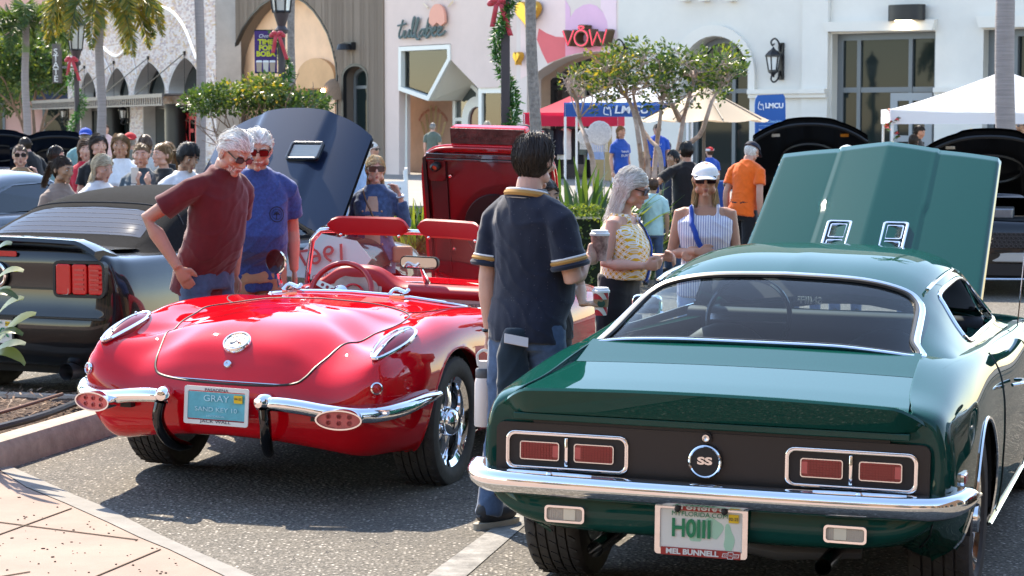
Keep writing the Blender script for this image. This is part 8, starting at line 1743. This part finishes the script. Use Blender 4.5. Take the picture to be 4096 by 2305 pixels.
sgn = thing('banner_sign', 'tall rounded blue sign reading LMCU Max Checking', 'sign', stand(3080, 41)); hw, zt_ = (hx(3143, 41)-hx(3017, 41))/2, hz(377, 41); b = MB(); b.prism([(-hw*.90, .1), (hw*1.08, .1), (hw*.94, zt_-.16), (hw*.90, zt_-.05), (hw*.78, zt_), (-hw*.82, zt_-.02), (-hw*.96, zt_-.09), (-hw, zt_-.2)], .06); b.build('panel', P('sign_blue', (.012, .10, .36), .5), sgn)
text('lettering', 'LMCU', .095, MX.Translation((.07, -.004, hz(424, 41))), TXW, sgn, bold=.006); sail(MX.Translation((-.17, -.004, hz(424, 41))), sgn, .7); text('lettering', 'Max Checking', .062, MX.Translation((0, -.004, hz(486, 41))), P('letter_sky', (.35, .62, .85), .5), sgn, sx=1.05); text('lettering', 'Earn nearly $450 extra', .035, MX.Translation((0, -.004, hz(519, 41))), TXW, sgn); b = MB(); b.box((0, -.003, hz(503, 41)), (.44, .006, .006)); b.build('rule', P('letter_sky', (.35, .62, .85), .5), sgn)
tb = thing('booth_table', 'folding table under a blue cloth at the booth', 'table', stand(2700, 38.6)); b = MB(); b.box((0, 0, .39), (1.9, .75, .76), tp=.98); b.build('tablecloth', fab('table_blue', (.02, .06, .25)), tb, bevel=.02)
for k, (dx, c) in enumerate(((.2, (.6, .25, .1)), (.42, (.6, .5, .4)), (.64, (.25, .4, .6)))): q = thing('leaflet_rack', 'small %s leaflet holder on the booth table' % ('orange', 'cream', 'sky blue')[k], 'leaflet holder', stand(2700, 38.6)+V((dx, 0, .78))); b = MB(); b.box((0, 0, .12), (.17, .03, .22), MX.Rotation(R(-12), 3, 'X')); b.build('leaflet', P('leaflet%d' % k, c, .6), q); b = MB(); b.box((0, -.03, .015), (.18, .10, .02)); b.build('stand', WHITEP, q)
# clothes rail in the red tent
rk = thing('clothes_rail', 'metal clothes rail in the red tent', 'clothes rail', stand(2245, 44.5)); b = MB(); b.tube([(-.9, 0, 0), (-.9, 0, 1.78), (.9, 0, 1.78), (.9, 0, 0)], .016, 6); b.build('frame', STEEL, rk); b = MB(); b.bar((-.9, -.25, .05), (-.9, .25, .05), .03, .03); b.bar((.9, -.25, .05), (.9, .25, .05), .03, .03); b.build('feet', STEEL, rk)
gar = [(BLK, 'black'), (PINKF, 'pink'), (SLATE, 'slate grey'), (NAVYPOLO, 'navy'), (STRIPE0, 'cream'), (BLK, 'long black'), (SAGE, 'sage'), (LBLUE, 'pale blue')]
for k, (m_, nm) in enumerate(gar):
 q = thing('garment', '%s garment hanging on the rail in the red tent' % nm, 'clothing', stand(2245, 44.5)+V((-.75+.21*k, -.02, 1.0)), group='clothes on the rail'); b = MB(); L_ = .55+.1*(k % 3); R_ = [[V((x*wd, .05*math.sin(3*x+k), z)) for x in (-1, -.5, 0, .5, 1)] for z, wd in ((.70, .05), (.64, .17), (.4, .15), (.70-L_, .18))]; b.grid(R_); b.grid([[p+V((0, .05, 0)) for p in r] for r in R_]); b.build('cloth', m_, q, smooth=True); b = MB(); b.tube([(0, .02, .68), (0, .02, .78)], .006, 4); b.build('hanger', STEEL, q)
for k, (px, py, r_) in enumerate(((2342, 547, .17), (2398, 533, .25))):
 q = thing('macrame_disc', 'round %s macrame hanging with fringe in the red tent' % ('small fringed', 'large white')[k], 'decoration', at(px, py, 42.6)); b = MB(); b.lathe([(r_, 0), (r_*.9, .02), (.01, .03)], 16, MX.Rotation(R(90), 4, 'X')); b.build('disc', P('cotton_cord', (.68, .64, .58), .9, var=(30, .2)), q); b = MB()
 for j in range(9): b.bar((-r_*.6+j*r_*.15, -.01, -r_*.7), (-r_*.6+j*r_*.15, -.01, -r_*1.5), .02, .01)
 b.build('fringe', P('cotton_cord', (.68, .64, .58), .9), q, kind='stuff')
 if k == 0: b = MB(); b.lathe([(.05, .03), (.01, .034)], 12, MX.Rotation(R(90), 4, 'X')); b.build('eye', BLACKP, q)
# sandwich board and bench
sbd = thing('sandwich_board', 'white sandwich board lettered tullabee by the pink shop', 'sign', stand(1560, 31.5), .15); b = MB(); b.bar((-.22, -.25, 0), (-.18, .0, 1.12), .045, .03); b.bar((.26, -.25, 0), (.22, .0, 1.12), .045, .03); b.bar((-.22, .3, 0), (-.18, .02, 1.12), .045, .03); b.bar((.30, .3, 0), (.24, .02, 1.16), .045, .03); b.build('frame', WHITEP, sbd); b = MB(); b.box((.02, -.13, .58), (.42, .015, .78), MX.Rotation(R(-12.5), 3, 'X')); b.build('board', WHITEP, sbd); text('lettering', 'tullabee', .06, MX.Translation((.02, -.085, .86)) @ MX.Rotation(R(-12.5), 4, 'X'), SGN, sbd, shear=.2)
bn = thing('timber_bench', 'pale timber bench behind the woman in denim', 'bench', stand(1455, 28), .1); WD = P('pale_timber', (.50, .28, .13), .6, var=(4, .2), stretch=(1, 8, 8))
for k in range(3): b = MB(); b.box((0, -.12+k*.12, .45), (.9, .10, .04)); b.build('seat_slat', WD, bn)
for x in (-.36, .36): b = MB(); b.box((x, 0, .215), (.07, .3, .43)); b.build('leg', WD, bn)
# ---------------------------------------------------------------- street poles
POLE = P('pole_brown', (.055, .042, .045), .5); GAR = [leafm('garland_a', (.03, .12, .02), .2), leafm('garland_b', (.07, .20, .04), .2), leafm('garland_c', (.02, .07, .02), .2)]; BOW = P('bow_red', (.50, .03, .05), .45, sheen=.5)
def garland(par, r, z0, z1, turns, seed, n=1500, th=.07, ln=.10):
 rr = random.Random(seed); b = MB()
 for k in range(n): t = rr.random(); a = t*turns*6.283+seed; c = V(((r+th*.7)*math.cos(a), (r+th*.7)*math.sin(a), lerp(z0, z1, t))); d = V((rr.gauss(0, 1), rr.gauss(0, 1), rr.gauss(0, 1))).normalized(); leaf(b, c+d*th*rr.random()*.6, d, ln*rr.uniform(.6, 1.2), .022, rr.randrange(3), rr, .1)
 b.build('garland', GAR, par)
def bow(par, T, s):
 b = MB(); b.T = T
 for k in (-1, 1): b.ell((k*.11*s, 0, .03*s), (.12*s, .05*s, .07*s), 12, 8, MX.Rotation(R(k*25), 3, 'Y')); b.ell((k*.08*s, -.05*s, .07*s), (.08*s, .05*s, .06*s), 10, 8)
 b.ell((0, -.05*s, .02*s), (.045*s, .05*s, .045*s), 10, 8); b.build('bow', BOW, par, smooth=True); b = MB(); b.T = T
 for k, L_ in ((-.6, .45), (1.0, .62)): b.grid([[V((k*.05*s+k*t*L_*.32*s+x*.05*s, -.06*s-.02*s*math.sin(t*6), -t*L_*s)) for x in (-1, 0, 1)] for t in [i/8 for i in range(9)]])
 q = b.build('bow_ribbon', BOW, par, smooth=True); md = q.modifiers.new('t', 'SOLIDIFY'); md.thickness = .006
g1 = thing('street_pole', 'square dark pole wound with green garland beside the pink shop', 'pole', stand(2022, 29.5)); b = MB(); b.box((0, 0, 3), (.125, .125, 6)); b.build('shaft', POLE, g1, bevel=.012); garland(g1, .06, .2, 4.2, 2.4, 81, 3600, .10, .10); bow(g1, MX.Translation((-.10, -.1, hz(18, 29.5))), .7)
def lamp_post(label, px, Y, zl, seed, s=1.0):
 o = thing('street_lamp', label, 'street lamp', stand(px, Y), group='garlanded street lamps'); b = MB(); b.lathe([(.13*s, 0), (.13*s, .3), (.09*s, .4), (.062*s, .6), (.055*s, zl-.35), (.09*s, zl-.33), (.10*s, zl-.28), (.06*s, zl-.22), (.11*s, zl-.05), (.12*s, zl)], 14); b.build('post', POLE, o, smooth=True)
 f = MB()
 for i in range(6): a = math.pi/3*i; f.bar((.13*s*math.cos(a), .13*s*math.sin(a), zl), (.19*s*math.cos(a), .19*s*math.sin(a), zl+.5*s), .022*s, .022*s)
 f.lathe([(.13*s, zl-.02), (.14*s, zl), (.13*s, zl+.02)], 6); f.lathe([(.24*s, zl+.5*s), (.20*s, zl+.56*s), (.08*s, zl+.72*s), (.03*s, zl+.76*s), (.04*s, zl+.80*s), (.001, zl+.9*s)], 6); lo = f.build('lantern', IRON, o); g = MB(); g.lathe([(.125*s, zl+.01), (.182*s, zl+.5*s)], 6, cap=False); g.build('pane', P('lamp_pane', (.7, .68, .62), .25, trans=.4), lo)
 return o
l1 = lamp_post('far street lamp with garland and red bow before the brick building', 312, 47, hz(200, 47), 1, 1.05); garland(l1, .055, .2, hz(280, 47), 2.5, 83, 1500, .10, .12); bow(l1, MX.Translation((-.08, -.12, hz(243, 47))), .72)
l2 = lamp_post('tall street lamp carrying a purple drink banner', 1131, 33.5, hz(48, 33.5), 2, 1.05); garland(l2, .055, 1.9, hz(140, 33.5), 1.2, 84, 900, .08, .10); bow(l2, MX.Translation((-.05, -.14, hz(145, 33.5))), .6)
bx0, bx1 = hx(1023, 33.5), hx(1112, 33.5); bz0, bz1 = hz(292, 33.5), hz(122, 33.5); bnr = thing('lamp_banner', 'purple banner reading TIME FOR BOBA with drink cups', 'banner', ((bx0+bx1)/2, 33.5, 0)); bw_ = bx1-bx0; b = MB(); b.box((0, 0, (bz0+bz1)/2), (bw_, .015, bz1-bz0)); b.build('cloth', P('banner_purple', (.055, .02, .14), .6), bnr)
for z in (bz0, bz1): b = MB(); b.tube([(-bw_/2, 0, z), (bw_/2+.10, 0, z)], .012, 6); b.build('banner_arm', IRON, bnr)
YLW = P('banner_yellow', (.62, .62, .03), .5); cz = lambda py: hz(py, 33.5)
text('lettering', 'Chatime', .055, MX.Translation((.02, -.009, cz(145))), TXW, bnr, shear=.25)
for s_, py in (('TIME', 169), ('FOR', 193), ('BOBA', 217)): text('lettering', s_, .078, MX.Translation((.0, -.009, cz(py))), YLW, bnr, sx=1.05, bold=.005)
for k, x in enumerate((-.105, 0, .105)):
 b = MB(); b.prism([(x-.035, cz(288)), (x+.035, cz(288)), (x+.045, cz(250)), (x-.045, cz(250))], .004, MX.Translation((0, -.012, 0))); co_ = b.build('cup_print', P('cup_tan%d' % (k % 2), ((.45, .33, .25), (.62, .55, .48))[k % 2], .6), bnr); b = MB(); b.prism([(x-.05, cz(250)), (x+.05, cz(250)), (x+.04, cz(242)), (x-.04, cz(242))], .004, MX.Translation((0, -.013, 0))); b.build('lid_print', TXW, co_)
# ================================================================ THINGS WORN AND HELD
def hp(label, which, off=(0, 0, 0)):        # wrist position of a person in world space: which 0 left, 1 right
 o, HM, LM, ar, s = PS[label]; sd, S0, E, W, hd, pn, cu = ar[which]; w_ = o.location; rz = o.rotation_euler.z; M_ = zrot(w_, rz) @ LM; return M_ @ (W+hd.normalized()*.07*s+V(off)), M_
L4 = 'dark haired man seen from behind in a navy dotted polo shirt'
o, HM, LM, ar, s = PS[L4]
TRG, TRW = P('polo_gold', (.42, .22, .06), .8), P('polo_white', (.7, .7, .72), .8)
nk = [LM @ V((.088*math.cos(a), -.018+.080*math.sin(a), 1.515+.012*math.sin(a)*-1)) for a in [2*math.pi*i/32 for i in range(33)]]
b = MB(); b.tube(nk, .021, 8, cap=False); co_ = b.build('collar', NAVYPOLO, o, smooth=True)
for dz, m_, r_ in ((.004, TRG, .0165), (.021, TRW, .006), (-.014, TRW, .006)): b = MB(); b.tube([p+V((0, 0, dz))+(p-LM @ V((0, -.018, 1.515))).normalized()*.007 for p in nk], r_, 8, cap=False); b.build('collar_stripe', m_, co_, smooth=True)
for sd, S0, E, W, hd, pn, cu in ar:
 d = (E-S0).normalized(); C0 = S0.lerp(E, .78); x = d.orthogonal().normalized(); y = d.cross(x); af = s*(.5+.5*1.06)
 for dd, m_, r_, w_ in ((.0, NAVYPOLO, .074, .014), (-.022, TRG, .0735, .010), (-.036, TRW, .073, .005), (-.010, TRW, .073, .005)):
  b = MB(); b.T = LM; b.tube([C0+d*dd+(x*math.cos(a)+y*math.sin(a))*r_*af for a in [2*math.pi*i/28 for i in range(29)]], w_, 6, cap=False); b.build('cuff_stripe', m_, o, smooth=True)
p, M_ = hp(L4, 0); bt_ = thing('water_bottle', 'white insulated water bottle hanging from the left hand of the navy polo man', 'bottle', p+V((-.03, -.05, -.35)))
b = MB(); b.lathe([(.001, 0), (.042, 0), (.045, .006), (.043, .20), (.037, .225)], 24); b.build('flask', P('bottle_white', (.78, .68, .62), .45), bt_, smooth=True)
b = MB(); b.lathe([(.037, .225), (.039, .23), (.039, .262), (.034, .268), (.001, .268)], 24); lo = b.build('lid', P('bottle_grey', (.09, .09, .095), .5), bt_, smooth=True); b = MB(); b.box((.0, 0, .285), (.05, .045, .035)); b.tube(spl([(-.025, 0, .28), (-.03, 0, .33), (0, 0, .352), (.03, 0, .33), (.025, 0, .28)], 14), .007, 6); b.build('handle', P('bottle_cream', (.7, .66, .62), .5), lo, smooth=True)
def cup(label, loc, wrap, rows):
 o = thing('paper_cup', label, 'cup', loc); b = MB(); b.lathe([(.001, 0), (.030, 0), (.042, .115), (.044, .118)], 28); b.build('cup_body', wrap, o, smooth=True); b = MB(); b.lathe([(.045, .116), (.046, .126), (.040, .130), (.038, .140), (.034, .141), (.001, .138)], 28); b.build('lid', P('cup_lid', (.80, .80, .80), .4), o, smooth=True)
 if rows: b = MB(); b.lathe([(.0355, .042), (.0395, .082)], 28, cap=False); so = b.build('sleeve', P('kraft', (.28, .17, .09), .8), o, smooth=True); b = MB(); b.lathe([(.02, 0), (.001, .001)], 20, MX.Translation((0, -.0385, .062)) @ MX.Rotation(R(84), 4, 'X')); b.build('sleeve_logo', P('logo_green', (.01, .05, .03), .6), so)
 return o
XM = wave_mat((.72, .70, .66), (.52, .03, .04), 9, 'DIAGONAL', 'cup_stripe', .45); XM2 = P('cup_red', (.60, .03, .06), .5, var=(26, .9), col2=(.75, .5, .45))
p, M_ = hp(L4, 1, (0, .0, 0)); cup('red and white paper coffee cup in the right hand of the navy polo man', p+V((.02, .01, -.02)), XM2, False)
p, M_ = hp('white haired woman in a yellow ring patterned sleeveless top and black skirt', 0)
p, M_ = hp('woman almost hidden behind the man in the navy polo', 0)
cup('striped christmas paper coffee cup with a kraft sleeve low beside the navy polo man', p+V((.03, -.02, -.06)), XM, True)
b = MB(); o4 = PS[L4][0]
pq = thing('folded_leaflet', 'printed paper sticking out of the back jeans pocket', 'paper', at(2065, 1362, 9.42), .2); b = MB(); b.box((0, 0, 0), (.11, .004, .05), MX.Rotation(R(12), 3, 'Y') @ MX.Rotation(R(-40), 3, 'X')); b.build('sheet', P('paper_pinkish', (.72, .60, .54), .8), pq)
sw_ = thing('tied_sweatshirt', 'dark navy sweatshirt hanging at the left hip of the navy polo man', 'clothing', at(2045, 1420, 9.50)); b = MB(); loft(b, [((0, 0, -.30), .065, .04), ((.01, 0, -.15), .075, .05), ((0, 0, .0), .07, .05), ((.03, 0, .12), .06, .045)]); solid(b, 'cloth', fab('sweat_navy', (.015, .028, .042)), sw_, .012, 3, .008, 3)
b = MB(); M4 = zrot(o4.location, o4.rotation_euler.z)
for nm, wh, col in ((L4, 0, (.02, .02, .02)), ('blonde woman in a denim jacket touching her ear', 0, (.5, .5, .52))):
 o, HM, LM, ar, s = PS[nm]; sd, S0, E, W, hd, pn, cu = ar[wh]; d = (W-E).normalized(); x = d.orthogonal().normalized(); y = d.cross(x); c = W-d*.02; b = MB(); b.T = LM; b.tube([c+(x*math.cos(a)+y*math.sin(a))*.031*s for a in [2*math.pi*i/20 for i in range(21)]], .008, 6, cap=False); b.ell(c+y*.034*s, (.018, .018, .012), 10, 6); b.build('watch', P('watch_%d' % int(col[0]*100), col, .3, .5), o, smooth=True)
# straps and bags
def strap(nm, pts, w_, mat, name='bag_strap'):
 o, HM, LM, ar, s = PS[nm]; b = MB(); b.T = LM; bv_ = bvh_of([child(o, 'shirt') if any(c.name.startswith('shirt') for c in o.children) else child(o, 'jacket')]); P_ = spl(pts, 30); q = []
 LI = LM.inverted()
 for p in P_:
  h_ = bv_.find_nearest(LM @ p); n_ = (LM @ p-h_[0]); q.append(LI @ (h_[0]+h_[1]*.006))
 R_ = []
 for i, p in enumerate(q): t = (q[min(i+1, 29)]-q[max(0, i-1)]).normalized(); n_ = V((p.x, p.y*1.4, 0)).normalized(); sd = t.cross(n_).normalized(); R_.append([p-sd*w_/2, p+n_*.004, p+sd*w_/2])
 b.grid(R_); c = b.build(name, mat, o, smooth=True); md = c.modifiers.new('t', 'SOLIDIFY'); md.thickness = .004; return c
LBL = fab('lanyard_blue', (.02, .07, .36))
strap('woman in a white cap and striped sleeveless blouse with her arms folded', [(.09, .06, 1.33), (.085, .13, 1.25), (.03, .14, 1.10), (-.03, .13, .97)], .035, LBL)
strap('white haired woman in a yellow ring patterned sleeveless top and black skirt', [(-.05, .10, 1.30), (-.03, .15, 1.18), (0.0, .18, 1.05), (.03, .17, .90)], .035, LBL)
strap('blonde woman in a denim jacket touching her ear', [(.09, .05, 1.32), (.05, .12, 1.22), (-.04, .14, 1.05), (-.12, .12, .93)], .016, P('brown_leather', (.16, .08, .04), .5))
bag = thing('hand_bag', 'small tan leather bag at the hip of the woman in denim', 'bag', stand(1500, 16.9)+V((.22, -.06, .80)), .2); b = MB(); b.box((0, 0, 0), (.16, .06, .13)); b.build('bag_body', P('tan_leather', (.42, .20, .12), .5), bag, bevel=.02)
# denim jacket: open front showing a beige top with lettering
o, HM, LM, ar, s = PS['blonde woman in a denim jacket touching her ear']; jk = child(o, 'jacket'); bv_ = bvh_of([jk]); b = MB(); R_ = []
for z in [0.86+.06*i for i in range(10)]:
 wd = itp(z, [.86, 1.2, 1.36, 1.42], [.075, .062, .05, .03]); r_ = []
 for x in (-1, -.5, 0, .5, 1): h_ = bv_.ray_cast(V((x*wd*s, 1, z*s)), V((0, -1, 0))); r_.append((h_[0] if h_[0] else V((x*wd*s, .1, z*s)))+V((0, .004, 0)))
 R_.append(r_)
b.grid(R_); tp_ = b.build('top', fab('beige', (.42, .29, .21)), o, smooth=True); GL = P('gold_print', (.62, .45, .2), .4)
print_on(o, tp_, 'GUESS', .030, 0, 1.17*s, GL, name='top_lettering'); print_on(o, tp_, 'LOS ANGELES', .014, 0, 1.13*s, GL, name='top_lettering')
for sd in (-1, 1):
 for z in (.98, 1.08, 1.18, 1.27): h_ = bv_.ray_cast(V((sd*.085*s, 1, z*s)), V((0, -1, 0))); b = MB(); b.ell(h_[0]+V((0, .003, 0)) if h_[0] else (0, 0, 0), (.009, .004, .009), 8, 5); b.build('button', P('copper_button', (.5, .3, .2), .35, .8), o, smooth=True)
 b = MB(); b.T = LM; b.tube([(sd*.02*s, -.085*s, 1.475*s), (sd*.072*s, -.04*s, 1.478*s), (sd*.085*s, .03*s, 1.455*s), (sd*.055*s, .085*s, 1.40*s)], [.016, .018, .018, .012], 8); b.build('jacket_collar', DENIM, o, smooth=True)
o = PS['girl in a slate tee printed NYC with folded arms'][0]; print_on(o, child(o, 'shirt'), 'NYC', .105, 0, 1.20, P('print_cream', (.6, .6, .58), .8), sx=1.0, bold=.004)
o = PS['man in a royal blue tee with white lettering under the booth tent'][0]
for t_, z in (('LMCU', 1.24), ('CITY', 1.16), ('YARD', 1.08), ('TEAM', 1.0)): print_on(o, child(o, 'shirt'), t_, .05, 0, z, TXW)
o = PS['smiling blonde woman in a royal blue tee at the booth'][0]
for t_, z in (('beach', 1.26), ('BUMS', 1.18)): print_on(o, child(o, 'shirt'), t_, .05, 0, z, TXW)
o = PS['grey haired man in a blue tee and red mirrored sunglasses, hand in pocket'][0]; sh_ = child(o, 'shirt'); bv_ = bvh_of([sh_]); INK = P('print_navy', (.012, .015, .04), .8)
def proj_ring(r0, r1, cx, cz, n=28):
 b = MB(); R_ = []
 for r_ in (r0, r1): R_.append([((bv_.ray_cast(V((cx+r_*math.cos(a), 1, cz+r_*math.sin(a))), V((0, -1, 0)))[0] or V((cx, .2, cz)))+V((0, .003, 0))) for a in [2*math.pi*i/n for i in range(n)]])
 b.grid(R_, cv=True); return b
proj_ring(.044, .050, -.10, 1.27).build('print', INK, o); proj_ring(.030, .033, -.10, 1.27).build('print', INK, o)
for k in range(6): a = math.pi*(.05+.18*k); b = MB(); pts = [(bv_.ray_cast(V((-.10+t*.024*math.cos(a), 1, 1.275+t*.020*math.sin(a)-.012*t*t*abs(math.cos(a)))), V((0, -1, 0)))[0] or V((0, .2, 1.2)))+V((0, .003, 0)) for t in (0, .5, 1)]; b.tube(pts, [.004, .0035, .001], 4); b.build('palm_print', INK, o)
b = MB(); pts = [(bv_.ray_cast(V((-.10+.004*t, 1, 1.275-.035*t)), V((0, -1, 0)))[0] or V((0, .2, 1.2)))+V((0, .003, 0)) for t in (0, 1)]; b.tube(pts, .003, 4); b.build('palm_print', INK, o)
# beards, phone, santa trim, straw brim
def beard(nm, colname, seed, n=500, L_=.014, lip=False):
 o, HM, LM, ar, s = PS[nm]; rr = random.Random(seed); b = MB(); b.T = HM
 for k in range(n):
  a = rr.gauss(0, .38); z = rr.uniform(-.92, -.46); sx = math.sqrt(1-z*z); d = V((sx*math.sin(a), sx*math.cos(a), z)); p = d*head_r(d)
  if (lip or z > -.62) and not (-.53 < z < -.465 and abs(a) < .42): continue
  if abs(a) < .22 and -.66 < z < -.53: continue
  p += V((0, .012 if abs(a) < .35 else .003, 0)); b.tube([p, p+V((d.x*.4, .3, -1)).normalized()*L_*rr.uniform(.5, 1.2)], [.0017, .0007], 3, m=rr.randrange(3), cap=False)
 b.build('beard', hair_mats(HCOL[colname], colname), o)
beard('white haired man in a maroon tee bending over the red roadster, hand on hip', 'white', 1, 500); beard('grey haired man in a blue tee and red mirrored sunglasses, hand in pocket', 'white', 2, 300, .010, True); beard('bearded man in a teal shirt at the right edge', 'black', 3, 300)
p, M_ = hp('girl with a braid in a black jacket holding up a phone', 1, (0, .02, .03)); ph_ = thing('phone', 'pale phone held up by the girl with the braid', 'phone', p, .6); b = MB(); b.prism(rrect(.075, .15, .01), .01); b.build('case', P('phone_case', (.6, .55, .5), .4), ph_, bevel=.002)
o, HM, LM, ar, s = PS['child in a red santa hat by the umbrella pole']; b = MB(); b.T = HM; b.lathe([(.09, .02), (.105, .03), (.105, .06), (.09, .07)], 18, cap=False); b.build('hat_trim', P('white_fur', (.75, .74, .72), 1), o, smooth=True)
o, HM, LM, ar, s = PS['man in a straw hat and light blue shirt behind the navy bonnet']; b = MB(); b.T = HM; b.lathe([(.088, .045), (.13, .035), (.185, .045), (.185, .050), (.09, .052)], 28, cap=False); b.build('hat_brim', P('straw', (.55, .40, .20), .8), o, smooth=True); b = MB(); b.T = HM; b.lathe([(.091, .05), (.088, .08)], 24, MX.Diagonal((1, 1.25, 1, 1)), cap=False); b.build('hat_band', BLACKP, o)
# poster behind the roadster's screen, on the next car's windscreen
pst = thing('dash_sign', 'pale hand lettered year sign standing behind the roadster windscreen', 'sign', (*at(1290, 900, 15.2).xy, .84), -.33); b = MB(); b.prism([(-.36, -.10), (.26, -.14), (.37, .04), (.24, .17), (-.05, .22)], .008, MX.Rotation(R(-20), 4, 'X')); b.build('card', P('card_mint', (.55, .66, .62), .6), pst)
text('lettering', '1967', .13, MX.Translation((.0, -.012, .05)) @ MX.Rotation(R(-20), 4, 'X') @ MX.Rotation(R(-10), 4, 'Y'), P('marker_red', (.45, .06, .05), .6), pst, sx=-1.1); text('lettering', 'FIREBIRD', .04, MX.Translation((.05, -.03, -.09)) @ MX.Rotation(R(-20), 4, 'X') @ MX.Rotation(R(-10), 4, 'Y'), P('marker_red', (.45, .06, .05), .6), pst, sx=-1.1)
bpy.data.scenes.remove(TS)
